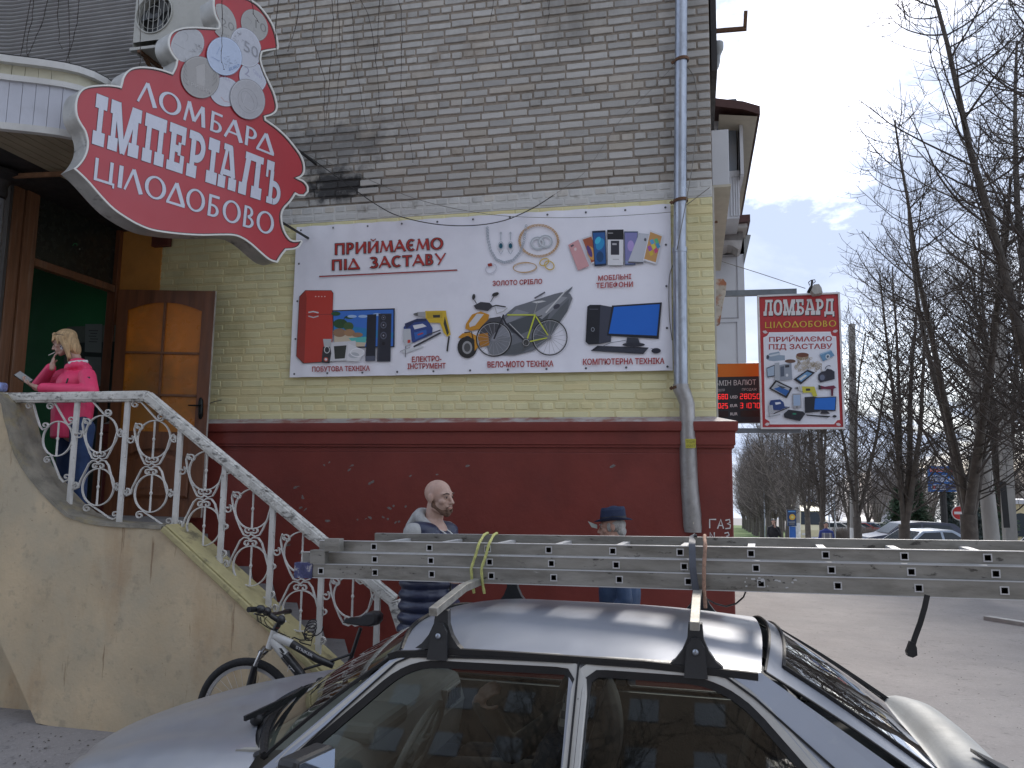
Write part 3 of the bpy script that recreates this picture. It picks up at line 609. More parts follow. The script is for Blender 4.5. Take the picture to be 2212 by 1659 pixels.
# computer
A.k = k0
P([(1700, 545), (1714, 536), (1770, 536), (1838, 548), (1830, 740), (1770, 752), (1706, 755), (1690, 740)], (.01, .012, .02)); P([(1772, 540), (1838, 548), (1830, 738), (1764, 752)], (.045, .05, .075)); A.ell(1730, 672, 10, 12, (.25, .28, .32)); A.ell(1730, 672, 7, 9, (.02, .02, .03)); A.line([(1712, 560), (1760, 560)], 3, (.12, .12, .16))
P([(1836, 540), (2112, 522), (2094, 724), (1808, 706)], (.01, .012, .02)); P([(1847, 548), (2100, 532), (2084, 706), (1818, 695)], (.01, .13, .55)); P([(1920, 716), (1980, 720), (1990, 746), (1914, 746)], (.03, .035, .05)); A.ell(1956, 756, 62, 12, (.02, .022, .035)); A.line([(1912, 732), (1830, 745), (1790, 762)], 3, (.15, .16, .2))
P([(1718, 790), (1756, 762), (2040, 772), (2008, 808)], (.012, .014, .025)); 
for i in range(6): A.line([(1740+i*6, 788-i*4), (2010+i*5, 800-i*4)], 1.6, (.07, .08, .11))
A.ell(2080, 790, 26, 15, (.02, .022, .04)); A.line([(2050, 776), (2066, 780)], 2, (.1, .1, .12))
A.mb.build("print", m_print, bn, col=True)
# ================================================================ galvanised downpipe
m_galv = M("galvanised", (.34, .37, .42), .36, .75, var=.18, vs=4, bump=.1, bs=30, stretch=(1, 1, .5), dirt=[((.22, .24, .27), 22, .5, .65, .6)])
m_galv2 = M("galvanised_old", (.33, .32, .31), .45, .55, var=.22, vs=5, bump=.15, bs=20, dirt=[((.6, .6, .6), 3, .60, .68, .6), ((.16, .14, .12), 6, .55, .7, .5)])
m_rust = M("rust", (.12, .06, .03), .85, var=.3, vs=20)
m_dark = M("dark_metal", (.03, .028, .028), .6, .3)
dpx = UY(1470, 300, D-.13)
dp = thing("downpipe", "tall galvanised drainpipe with two dark clamps beside the banner", "drainpipe", (dpx.x, dpx.y, 2))
X_ = lambda x, y: UY(x, y, D-.13)
a, b, c, d = X_(1472.5, -120), X_(1468.5, 540), X_(1471, 835), X_(1470, 868)
mb = MB(); mb.tube([a, b], .063, 20); mb.build("upper_pipe", m_galv, dp, smooth=50)
mb = MB(); mb.tube([b+Vector((0, 0, .02)), c], .069, 20); mb.tube([b+Vector((0, 0, .02)), b+Vector((0, 0, -.03))], .073, 20); mb.build("lower_pipe", m_galv, dp, smooth=50)
mb = MB(); e = X_(1484, 872); f2 = X_(1486, 960)
mb.tube([c+Vector((0, 0, .02)), c+Vector((0, 0, -.02)), X_(1477, 852), e, f2], [.078, .078, .076, .073, .073], 18); mb.build("elbow", m_galv2, dp, smooth=60)
mb = MB(); q = []
for (px, py, rx, ry) in [(1486, 945, .076, .076), (1487, 1000, .079, .074), (1490, 1060, .082, .07), (1494, 1110, .086, .06), (1496, 1138, .085, .05), (1497, 1150, .076, .045)]:
    p = X_(px, py); q.append([(p.x+rx*cos(2*PI*k/20)*(1+.05*sin(3*k+px)), p.y+ry*sin(2*PI*k/20), p.z) for k in range(21)])
mb.grid(q); mb.build("crumpled_outlet", m_galv2, dp, smooth=40)
mb = MB()
for px, py in ((1472, 131), (1470, 434), (1470, 836)):
    p = X_(px, py); mb.tube([(p.x+.072*cos(2*PI*k/18), p.y+.072*sin(2*PI*k/18), p.z+.01*cos(2*PI*k/18)) for k in range(18)], 0, 4, flat=(.006, .03), closed=True, up=(0, 0, 1)); mb.beam((p.x, p.y+.07, p.z), (p.x, D, p.z), .02, .012); mb.beam((p.x-.075, p.y, p.z), (p.x-.1, p.y, p.z-.02), .012, .03)
mb.build("clamps", m_rust, dp, smooth=50, kind="stuff")
mb = MB(); art = Art(lambda x, y: UY(x, y, D-.13-.082), (0, -1, 0)); art.poly([(1480, 948), (1503, 948), (1503, 968), (1481, 968)], (.42, .38, .05)); art.text("ПРОДАЖ", 1482, 957, 1501, 957, 6, (.08, .1, .02)); art.text("05017", 1483, 966, 1501, 966, 6, (.08, .1, .02)); art.mb.build("yellow_sticker", m_print, dp, col=True)
# ---------------------------------------------------------------- cables across the wall
m_cable = M("cable", (.02, .018, .016), .6, var=0); m_cable2 = M("grey_cable", (.16, .15, .13), .7, var=0)
def wire(name, pts, r, mat, label, group=None, cat="cable", Yd=None, smooth_=True):
    P = [UY(x, y, (Yd if Yd else D-.06)+(o if True else 0)) for x, y, o in pts]
    if smooth_:
        Q = []
        for i in range(len(P)-1):
            p0, p1, p2, p3 = P[max(i-1, 0)], P[i], P[i+1], P[min(i+2, len(P)-1)]
            for k in range(5):
                t = k/5; Q.append(.5*((2*p1)+(p2-p0)*t+(2*p0-5*p1+4*p2-p3)*t*t+(3*p1-p0-3*p2+p3)*t**3))
        P = Q+[P[-1]]
    mb = MB(); mb.tube(P, r, 5); o = mb.build(name, mat, None, smooth=60); tag(o, label, cat, group); return o
wire("cable", [(648, 325, 0), (700, 362, 0), (760, 405, 0), (810, 440, -.02), (860, 466, -.04), (940, 484, -.05), (1020, 487, -.05), (1090, 476, -.04), (1150, 450, -.03), (1195, 422, 0)], .0055, m_cable, "black cable sagging over the top of the white banner")
wire("cable", [(1195, 422, 0), (1260, 375, 0), (1300, 320, 0), (1340, 260, 0), (1400, 200, 0), (1440, 158, 0), (1462, 134, 0)], .0022, m_cable2, "thin grey cable rising over the bricks from the banner to the drainpipe clamp")
wire("cable", [(650, 328, 0), (760, 372, 0), (900, 430, 0), (1050, 462, -.04), (1180, 470, -.04), (1300, 468, -.04), (1400, 462, -.04), (1450, 458, -.04)], .003, m_cable2, "thin grey wire running from the red sign across to the drainpipe")
wire("cable", [(1480, 140, 0), (1500, 170, 0), (1506, 240, -.02), (1498, 340, -.16), (1485, 420, -.24), (1470, 500, -.24), (1458, 560, -.1), (1446, 600, -.03), (1446, 680, -.03), (1452, 735, -.03)], .0045, m_cable2, "loose grey cable winding down round the drainpipe", Yd=D-.04)
wire("cable", [(1480, 445, 0), (1500, 430, 0), (1533, 405, 0)], .004, m_cable2, "short wire from the drainpipe clamp up to the corner bricks")
# ================================================================ balconies and fittings round the corner
m_pvc = M("white_pvc", (.55, .57, .60), .4, var=.05, vs=2); m_cream = M("cream_soffit", (.50, .47, .38), .7, var=.08)
m_bglass = M("window_glass", (.20, .24, .29), .08, var=.05, vs=1, bump=0, spec=.8); m_brown = M("brown_metal_roof", (.07, .03, .025), .5, .2)
zf = lambda x, y: ((2500+x/1.7475)/1.736, (300+y/1.7475)/1.736)
def fz(x, y, Y): return UY(*zf(x, y), Y)
def boxpx(mb, x0, y0, x1, y1, Y0, Y1, m=0):      # a real box whose front face lies at depth Y0
    a, b = fz(x0, y0, Y0), fz(x1, y1, Y0); mb.box2((a.x, Y0, b.z), (b.x, Y1, a.z), m)
YA = 8.6
ba = thing("balcony", "pale boxed-in balcony end nearest the house corner with a long cream underside", "balcony", (.6, YA, 5.2))
mb = MB(); a, b = fz(300, 330, YA), fz(412, 700, YA); mb.box2((.25, YA, b.z+.03), (b.x, 12.1, a.z)); mb.build("side_panel", m_pvc, ba, bevel=.005)
mb = MB(); mb.box2((.25, YA-.01, b.z), (b.x+.015, 12.1, b.z+.028)); mb.build("underside", m_cream, ba)
YB = 12.2
bb = thing("balcony", "glazed balcony with brown sloping roof high above the street", "balcony", (1, YB, 7))
mb = MB(); boxpx(mb, 200, 625, 478, 905, YB, 15.2); mb.build("parapet_panel", m_pvc, bb)
mb = MB(); g = [fz(x, y, YB-.03) for x, y in ((300, 625), (330, 625), (360, 625), (390, 625), (420, 625), (440, 625), (455, 625), (470, 625))]; zb = fz(400, 903, YB).z
for p in g: mb.box2((p.x-.012, YB-.02, zb+.02), (p.x+.012, YB-.002, p.z-.02))
mb.build("parapet_ribs", m_pvc, bb, kind="stuff")
mb = MB(); boxpx(mb, 200, 300, 462, 612, YB+.05, 15.1); boxpx(mb, 200, 145, 462, 272, YB+.04, 15.1); mb.build("glass_pane", m_bglass, bb)
mb = MB(); boxpx(mb, 200, 275, 470, 298, YB, YB+.08); boxpx(mb, 462, 170, 474, 622, YB-.01, YB+.08); boxpx(mb, 313, 290, 328, 340, YB-.005, YB+.08); boxpx(mb, 200, 612, 478, 630, YB-.015, YB+.08)
for yy in (13.2, 14.2, 15.1): a = fz(468, 170, YB); b = fz(468, 622, YB); mb.box2((a.x-.02, yy, b.z), (a.x+.06, yy+.07, a.z+.1))
mb.build("window_frame", m_pvc, bb)
mb = MB(); a = fz(470, 300, YB); mb.box2((a.x, YB+.1, fz(470, 612, YB).z), (a.x+.03, 15.1, fz(470, 180, YB).z)); mb.build("side_pane", m_bglass, bb)
mb = MB(); a = fz(487, 290, YB-.15); b = fz(500, 620, YB-.15); mb.beam((a.x, YB-.15, a.z+.1), (b.x-.02, YB+.6, a.z+.1), .05, .05); mb.beam((a.x, YB-.15, a.z+.1), (a.x, YB-.15, b.z), .05, .05); mb.beam((a.x, YB-.15, b.z), (a.x-.02, YB+.6, b.z), .05, .05); mb.box2((a.x-.01, YB-.12, b.z), (a.x+.01, YB+.6, a.z+.1), 1); mb.build("open_casement", [m_pvc, m_bglass], bb)
mb = MB(); r0, r1, r2 = fz(230, 108, YB-.5), fz(500, 138, YB-.5), fz(612, 170, YB-.5)
for (p, q_) in ((r0, r1), (r1, r2)):
    mb.add([(p.x, YB-.5, p.z), (q_.x, YB-.5, q_.z), (q_.x, 16.5, q_.z), (p.x, 16.5, p.z), (p.x, YB-.5, p.z-.13), (q_.x, YB-.5, q_.z-.13), (q_.x, 16.5, q_.z-.13), (p.x, 16.5, p.z-.13)], [(0, 1, 2, 3), (7, 6, 5, 4), (0, 4, 5, 1), (1, 5, 6, 2), (3, 2, 6, 7), (0, 3, 7, 4)])
mb.build("roof", m_brown, bb)
mb = MB(); mb.add([(r1.x-.35, YB-.48, r1.z-.17), (r2.x-.04, YB-.48, r2.z-.15), (r2.x-.04, 16.4, r2.z-.15), (r1.x-.35, 16.4, r1.z-.17)], [(3, 2, 1, 0)]); mb.build("eaves_board", m_cream, bb)
YC = 13.0
bc = thing("porch_cornice", "old white plaster cornice with scrolled bracket under the glazed balcony", "cornice", (1, YC, 5))
mb = MB(); boxpx(mb, 250, 898, 548, 925, YC-.3, 16, 1); boxpx(mb, 250, 925, 530, 965, YC-.2, 16); boxpx(mb, 250, 980, 500, 1050, YC, 16, 2); mb.build("cornice", [M("old_plaster", (.45, .44, .42), .8, var=.2), m_brown, M("grey_board", (.22, .21, .2), .8, var=.3)], bc)
mb = MB(); mb.prism([fz(x, y, YC-.05) for x, y in ((370, 1130), (360, 1100), (400, 1080), (430, 1085), (470, 1110), (490, 1095), (495, 1050), (380, 1050), (330, 1140))], (0, .5, 0)); mb.build("bracket", M("old_plaster2", (.4, .39, .38), .8, var=.2), bc)
YE = 13.4
be = thing("loggia", "tall white panelled loggia wall seen just past the house corner", "loggia", (1, YE, 3))
mb = MB(); a = fz(505, 1140, YE); mb.box2((.25, YE, 3.25), (a.x, 17, a.z)); mb.build("wall_panel", m_pvc, be)
mb = MB()
for y0, y1 in ((1160, 1560), (1590, 2010)):
    a, b = fz(330, y0, YE), fz(472, y1, YE); t = .012
    for (x0, x1, z0, z1) in ((a.x, b.x, a.z-t, a.z), (a.x, b.x, b.z, b.z+t), (b.x-t, b.x, b.z, a.z)): mb.box2((x0, YE-.012, z0), (x1, YE-.001, z1))
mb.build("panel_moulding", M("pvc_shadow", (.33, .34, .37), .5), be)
mb = MB(); mb.prism([fz(x, y, YE-.02) for x, y in ((505, 1010), (552, 1015), (510, 1200))], (0, 1.2, 0)); mb.build("gutter_end", M("grey_tin", (.3, .31, .3), .5, .5), be)
mb = MB(); a, b = UY(1541, -60, 7.99), UY(1548, 150, 7.99); mb.box2((.246, 7.99, 6.28), (a.x+.02, 9.9, 8.5)); o = mb.build("window_shutter", m_dark, None); tag(o, "narrow black strip of shutter high on the street side of the house", "shutter")
mb = MB(); p = [UY(x, y, 8.6) for x, y in ((1533, 68), (1609, 62), (1611, 25))]; mb.beam((.2, 8.6, p[0].z), p[1]+Vector((.02, 0, 0)), .04, .04); mb.beam(p[1], p[2], .04, .04); o = mb.build("angle_bracket", m_rust, None); tag(o, "rusty L-shaped iron bracket sticking out near the roof of the house", "bracket")
mb = MB(); q = [UY(x, y, 8.4) for x, y in ((1538, 160), (1548, 143), (1550, 134), (1551, 118))]; mb.tube(q, .028, 10); mb.tube([UY(1551, 120, 8.4), UY(1551, 112, 8.4), UY(1551, 106, 8.4), UY(1551, 93, 8.4)], [.028, .045, .06, .06], 12); o = mb.build("vent_pipe", M("grey_plastic", (.3, .32, .32), .5), None, smooth=60); tag(o, "short grey bent vent pipe with a funnel top at the house corner", "pipe")
mb = MB(); mb.beam(UY(1536, 483, D+.2)-Vector((.1, 0, 0)), UY(1550, 479, D+.2), .02, .02); o = mb.build("iron_rod", m_rust, None); tag(o, "short rusty rod poking out of the corner bricks", "rod")
mb = MB(); mb.prism([UY(*zf(x, y), 8.15) for x, y in ((306, 1302), (370, 1302), (392, 1330), (388, 1390), (372, 1450), (350, 1590), (318, 1605), (300, 1500))], (0, .12, 0)); o = mb.build("broken_board", M("peeling_board", (.45, .40, .33), .8, var=.3, vs=8, dirt=[((.3, .1, .04), 9, .5, .6, .9), ((.12, .09, .06), 14, .6, .68, .8)]), None); tag(o, "broken peeling board with rust stains fixed to the house corner", "board")
# ---------------------------------------------------------------- exchange rate board
z3 = lambda x, y: ((2650+x/2.5527)/1.736, (1000+y/2.5527)/1.736)
LY = 8.9
lb = thing("exchange_board", "orange and black currency exchange board half hidden by the house corner", "sign", (.7, LY, 3))
a, b = UY(*z3(20, 930), LY), UY(*z3(546, 1493), LY)
mb = MB(); mb.box2((.26, LY, b.z), (b.x, LY+.12, a.z)); mb.build("cabinet", M("black_panel", (.022, .024, .032), .4, var=.1), lb, bevel=.004)
A = Art(lambda x, y: UY(*z3(x, y), LY-.002), (0, -1, 0), .0003)
A.poly([(30, 936), (538, 922), (543, 1048), (30, 1058)], (.62, .16, .01)); A.poly([(92, 960), (108, 958), (110, 1026), (92, 1030)], (.03, .02, .02))
A.text("ОБМІН ВАЛЮТ", 36, 1142, 472, 1130, 50, (.62, .62, .62)); A.text("КУПІВЛЯ", 52, 1198, 172, 1194, 24, (.5, .5, .5)); A.text("ПРОДАЖ", 338, 1188, 480, 1186, 24, (.5, .5, .5))
for s, y in (("USD", 1262), ("EUR", 1344), ("RUR", 1424)): A.text(s, 226, y, 296, y-2, 28, (.7, .7, .7), .02)
for y in (1398,): A.poly([(60, y-14), (206, y-16), (208, y+40), (60, y+44)], (.03, .01, .01)); A.poly([(325, y-20), (515, y-22), (517, y+38), (325, y+40)], (.03, .012, .01))
A.mb.build("print", m_print, lb, col=True)
m_led = M("red_led", (.4, .02, .02), .4, var=0, bump=0, emit=((1, .03, .03), .55))
ld = Art(lambda x, y: UY(*z3(x, y), LY-.004), (0, -1, 0), 0)
DG = {'2': "1101101", '8': "1111111", '0': "1111110", '5': "1011011", '6': "1011111", '7': "1110000", '3': "1111001", '9': "1111011", '1': "0110000", '4': "0110011"}
def seg(x, y, ch, w, h):
    s = DG[ch]; P = [((0, 0), (w, 0)), ((w, 0), (w, h/2)), ((w, h/2), (w, h)), ((0, h), (w, h)), ((0, h/2), (0, h)), ((0, 0), (0, h/2)), ((0, h/2), (w, h/2))]
    for on, (p, q) in zip(s, P):
        if on == '1': [ld.ell(x+p[0]+(q[0]-p[0])*t, y+p[1]+(q[1]-p[1])*t, 3.4, 3.4, (1, 1, 1), n=6) for t in (.15, .5, .85)]
for y, t1, t2 in ((1222, "2680", "28050"), (1310, "3025", "31070")):
    for i, c in enumerate(t1): seg(78+i*34, y, c, 20, 44)
    for i, c in enumerate(t2): seg(322+i*40, y-4, c, 24, 46)
ld.mb.build("led_digits", m_led, lb)
# ---------------------------------------------------------------- hanging pawnshop board
SY = 8.55
ps = thing("pawnshop_board", "upright red and white pawnshop board with pictures of pledged goods hung over the pavement", "sign", (1, SY, 3.2))
q4 = [UY(*z3(x, y), SY) for x, y in ((512, 1552), (1322, 1556), (1277, 252), (490, 268))]
x0, x1, z0, z1 = (q4[0].x+q4[3].x)/2, (q4[1].x+q4[2].x)/2, (q4[0].z+q4[1].z)/2, (q4[2].z+q4[3].z)/2
mb = MB(); mb.box2((x0+.014, SY+.004, z0+.014), (x1-.014, SY+.05, z1-.014)); mb.build("panel", M("sign_red", (.40, .03, .035), .45, var=.05), ps)
mb = MB()
for lo, hi in (((x0, z0), (x1, z0+.018)), ((x0, z1-.018), (x1, z1)), ((x0, z0+.018), (x0+.018, z1-.018)), ((x1-.018, z0+.018), (x1, z1-.018))): mb.box2((lo[0], SY-.012, lo[1]), (hi[0], SY+.058, hi[1]))
mb.build("frame", M("white_frame", (.6, .6, .6), .4), ps)
# print units: zoom pixels, straightened onto the real board
def pfn(x, y):
    p = UY(*z3(x, y), SY+.002); return p
A = Art(pfn, (0, -1, 0), .00015); PA, GO = (.66, .68, .74), (.62, .40, .05)
def rc(x, y, w): return x
A.poly([(596, 628), (1186, 622), (1190, 640), (1200, 662), (1240, 668), (1276, 1466), (1250, 1470), (1220, 1508), (608, 1510), (600, 1480), (560, 1456), (543, 678), (575, 664), (594, 640)], (.72, .72, .75))
A.poly([(606, 640), (1178, 634), (1182, 652), (1196, 676), (1230, 682), (1264, 1450), (1236, 1462), (1208, 1496), (616, 1498), (606, 1470), (572, 1444), (556, 690), (588, 676), (604, 654)], PA)
k1 = A.k
lettering(A, slab, "ЛОМБАРД", 548, 478, 1230, 466, 152, (.02, .02, .02), None, gap=.03); lettering(A, slab, "ЛОМБАРД", 544, 470, 1224, 458, 152, (.62, .62, .62), None, gap=.03)
lettering(A, flare, "ЦІЛОДОБОВО", 556, 588, 1244, 572, 58, GO, (.2, .1, .03), 1.5, .1)
A.text("ПРИЙМАЄМО", 598, 720, 1198, 712, 46, (.35, .03, .03), .02); A.text("ПІД ЗАСТАВУ", 595, 792, 1202, 784, 48, (.35, .03, .03), .02)
for cx, cy, sx, sy in ((556, 638, -1, -1), (1234, 630, 1, -1), (578, 1496, -1, 1), (1265, 1498, 1, 1)):
    for k in range(5): a = radians(20+k*28); A.k = k1+k; A.ell(cx-sx*14*cos(a)+0, cy-sy*14*sin(a)*-1+0, 16, 6, (.62, .55, .55), rot=degrees(atan2(sy*sin(a), -sx*cos(a))), n=10)
P = A.poly; A.k = k1
P([(566, 880), (600, 830), (690, 812), (704, 830), (700, 846), (748, 850), (750, 895), (640, 905), (600, 900)], (.25, .32, .4)); A.ell(585, 865, 14, 20, (.04, .05, .07)); P([(590, 850), (700, 826), (704, 842), (610, 862)], (.5, .55, .6))
random.seed(3); A.ell(915, 860, 62, 36, (.3, .22, .14)); A.ell(918, 845, 60, 22, (.14, .05, .03)); A.ell(800, 905, 52, 18, (.12, .06, .04))
for i in range(70):
    if A.k > k1+60: A.k = k1+6
    x = random.gauss(955, 70); y = 935+random.gauss(0, 28)+abs(x-955)*.15
    if 800 < x < 1120: A.ring(x, y, 16, 9, 4, random.choice([(.42, .36, .28), (.25, .2, .13), (.55, .5, .42)]), random.uniform(0, 180), 8)
A.k = k1+65; P([(1078, 840), (1190, 802), (1222, 852), (1112, 908)], (.12, .25, .4)); A.ell(1158, 862, 22, 24, (.5, .55, .6), 20); A.ell(1158, 862, 11, 13, (.05, .08, .12), 20); P([(1085, 835), (1186, 800), (1190, 808), (1090, 846)], (.3, .45, .6))
P([(572, 970), (650, 940), (650, 1050), (580, 1062)], (.05, .07, .1)); P([(578, 978), (645, 950), (644, 1042), (584, 1052)], (.32, .4, .5)); P([(650, 925), (694, 918), (700, 1092), (650, 1090)], (.35, .38, .42)); P([(694, 945), (810, 922), (818, 1082), (700, 1092)], (.25, .28, .33)); P([(750, 945), (790, 940), (790, 965), (750, 968)], (.03, .03, .04)); A.ell(768, 1040, 12, 14, (.6, .62, .65)); P([(704, 960), (740, 952), (742, 1050), (706, 1055)], (.08, .1, .14))
P([(830, 1080), (965, 986), (1036, 1015), (900, 1128)], (.012, .012, .02)); P([(860, 1075), (960, 1004), (1008, 1024), (905, 1104)], (.12, .25, .42)); P([(880, 1075), (940, 1035), (960, 1045), (900, 1090)], (.55, .58, .6))
P([(1066, 1035), (1100, 1005), (1135, 1000), (1150, 978), (1190, 985), (1222, 1005), (1224, 1078), (1170, 1090), (1085, 1112), (1066, 1080)], (.02, .022, .035)); A.ell(1105, 1062, 38, 42, (.03, .03, .05)); A.ell(1105, 1062, 24, 27, (.12, .14, .2)); A.ring(1160, 968, 26, 16, 6, (.02, .02, .03), -30, 12, 180, 360)
P([(596, 1168), (660, 1086), (820, 1162), (765, 1262)], (.015, .015, .02)); P([(618, 1166), (668, 1104), (796, 1166), (756, 1238)], (.35, .37, .4)); P([(640, 1170), (700, 1150), (790, 1190), (756, 1238)], (.02, .1, .32)); P([(670, 1130), (760, 1160), (720, 1170)], (.05, .06, .08))
P([(905, 1148), (1030, 1150), (1058, 1240), (1018, 1246), (1000, 1205), (920, 1210)], (.50, .46, .05)); P([(835, 1162), (885, 1148), (910, 1160), (910, 1190), (870, 1176)], (.1, .1, .1)); P([(870, 1150), (912, 1150), (914, 1196), (880, 1185)], (.45, .46, .47)); P([(948, 1168), (990, 1168), (990, 1190), (948, 1190)], (.03, .03, .03))
P([(1068, 1134), (1130, 1150), (1215, 1138), (1238, 1158), (1200, 1178), (1120, 1172), (1070, 1178)], (.14, .012, .04)); P([(1188, 1170), (1212, 1172), (1208, 1240), (1190, 1240)], (.10, .01, .03)); P([(1068, 1134), (1090, 1140), (1092, 1174), (1070, 1178)], (.02, .02, .02))
P([(820, 1218), (900, 1215), (904, 1355), (824, 1358)], (.3, .3, .32)); P([(828, 1230), (894, 1228), (896, 1330), (830, 1333)], (.3, .4, .55)); A.ell(862, 1345, 9, 7, (.1, .1, .1))
P([(936, 1250), (1020, 1245), (1090, 1256), (1080, 1388), (940, 1402)], (.012, .014, .022)); P([(1026, 1254), (1240, 1244), (1232, 1384), (1018, 1378)], (.012, .014, .022)); P([(1036, 1262), (1232, 1252), (1225, 1373), (1028, 1368)], (.01, .13, .5)); P([(1100, 1380), (1150, 1382), (1180, 1410), (1085, 1410)], (.02, .02, .03)); P([(945, 1416), (1186, 1432), (1160, 1446), (960, 1428)], (.012, .014, .02)); A.ell(1222, 1434, 20, 12, (.012, .014, .02))
P([(600, 1310), (612, 1280), (700, 1272), (735, 1300), (745, 1340), (780, 1342), (700, 1375), (640, 1372), (610, 1350)], (.02, .05, .18)); P([(652, 1302), (702, 1296), (712, 1312), (660, 1324)], PA); P([(592, 1330), (630, 1325), (640, 1400), (600, 1405)], (.4, .42, .45)); P([(580, 1432), (700, 1412), (706, 1420), (600, 1442)], (.35, .37, .4)); A.line([(640, 1408), (792, 1345)], 10, (.04, .04, .05)); A.line([(598, 1405), (596, 1440)], 4, (.1, .1, .1))
P([(736, 1410), (782, 1370), (920, 1388), (942, 1410), (892, 1480), (742, 1446)], (.014, .016, .024)); A.ell(838, 1410, 20, 9, (.02, .2, .12))
A.mb.build("print", m_print, ps, col=True)
mb = MB(); a = UY(*z3(180, 258), SY+.06); b = UY(*z3(860, 240), SY+.06); mb.beam((.2, a.y, a.z), b, .05, .06); mb.build("support_beam", M("grey_beam", (.17, .19, .21), .5, .4), ps); mb = MB(); a = UY(*z3(300, 1570), SY+.06); b = UY(*z3(900, 1570), SY+.06); mb.beam((.3, a.y, a.z), b, .05, .05); mb.build("support_beam", bpy.data.materials["grey_beam"], ps)
lp = UY(*z3(1055, 225), SY-.05)
fl = thing("floodlight", "small old floodlight perched on top of the hanging red board", "lamp", tuple(lp))
mb = MB(); mb.prism([UY(*z3(x, y), SY-.12) for x, y in ((1002, 225), (1026, 170), (1075, 165), (1100, 200), (1112, 250), (1030, 262))], (0, .2, 0)); mb.build("housing", M("lamp_grey", (.35, .34, .31), .6, var=.25, vs=20), fl, bevel=.006)
mb = MB(); mb.beam(UY(*z3(1000, 195), SY), UY(*z3(970, 250), SY), .03, .03); mb.beam(UY(*z3(1010, 135), SY-.05), UY(*z3(1000, 225), SY-.05), .02, .03); mb.tube([UY(*z3(x, y), SY-.06) for x, y in ((985, 180), (975, 150), (1000, 130), (1035, 125), (1040, 145), (1020, 160))], .005, 5); mb.build("bracket", m_dark, fl)
wire("guy_wire", [(1560, 565, 0), (1640, 590, 0), (1740, 623, 0)], .004, m_cable2, "thin guy wire from the loggia down to the floodlight on the red board", Yd=8.55, cat="wire", smooth_=False)
# ================================================================ entrance on the left
LZ = 1.58                                # landing height
m_wood = M("old_brown_wood", (.19, .085, .038), .55, var=.35, vs=3, bump=.3, bs=20, stretch=(6, 6, .6), dirt=[((.28, .2, .14), 2.2, .52, .68, .5, (9, 9, .5)), ((.03, .015, .01), 3, .5, .7, .7)])
m_wood2 = M("door_wood", (.15, .055, .022), .45, var=.3, vs=3, bump=.15, bs=30, stretch=(5, 5, .6), dirt=[((.04, .015, .008), 2, .5, .75, .6)])
m_green = M("green_wall_paint", (.012, .16, .045), .55, var=.12, vs=2)
m_greydk = M("dark_grey_panel", (.07, .065, .06), .7, var=.3, vs=3, stretch=(8, 8, .5))
m_conc = M("worn_concrete", (.17, .165, .16), .9, var=.25, vs=6, bump=.6, bs=40, dirt=[((.07, .065, .06), 3, .5, .75, .6)])
m_tile = M("floor_tile", (.2, .18, .16), .6)
sh = thing("entrance_porch", "dark wooden framed doorway bay with green painted walls inside", "porch", (XD, 7, LZ))
mb = MB(); mb.box2((-12, D-.001, LZ), (XD, D+.02, 5.2)); mb.build("green_wall", m_green, sh)
mb = MB(); mb.box2((-12, 5.6, LZ-.2), (XD-.1, D-.002, LZ-.004)); mb.build("floor", m_tile, sh)
yp0, yp1 = UX(0, 600, XD).y, UX(72, 600, XD).y
mb = MB(); mb.box2((XD-.16, yp1-.16, LZ), (XD, yp1, 5.55)); mb.build("door_post", m_wood, sh, bevel=.006)
mb = MB(); mb.box2((XD-.14, yp1-.30, LZ), (XD-.02, yp1-.17, 5.55)); mb.build("side_board", m_wood, sh, bevel=.006)
mb = MB(); mb.box2((-12, yp1-.34, LZ-1.6), (XD-.03, yp1-.305, 5.6)); mb.build("front_panel", m_greydk, sh)
mb = MB(); mb.box2((XD-.1, D-.07, LZ), (XD+.02, D-.014, 4.95)); mb.build("jamb", m_wood2, sh, bevel=.004)
zt0 = UX(100, 562, XD).z-.02; zt1 = 5.1
mb = MB(); mb.box2((XD-.08, yp1, zt0-.08), (XD+.01, D-.075, zt0)); mb.build("transom_bar", m_wood, sh, bevel=.004)
mb = MB(); mb.box2((XD-.08, yp1, zt1), (XD+.01, D-.014, zt1+.5)); mb.build("head_board", m_wood, sh, bevel=.004)
mb = MB(); mb.box2((XD-.05, yp1+.001, zt0), (XD-.035, D-.075, zt1)); mb.build("transom_pane", M("dark_transom", (.022, .026, .022), .25, var=.1, bump=0, spec=.4), sh)
art = Art(lambda x, y: UX(x, y, XD-.03), (1, 0, 0)); art.line([(157, 531), (160, 526), (165, 526), (167, 531)], 1.6, (.05, .3, .12)); art.ell(172, 538, 1.5, 2, (.3, .35, .3)); art.mb.build("sticker", m_print, sh, col=True)
mb = MB(); mb.box2((-12, yp1-.2, 5.55), (XD+.35, D-.02, 5.62)); mb.build("ceiling", M("porch_ceiling", (.1, .09, .08), .8), sh)
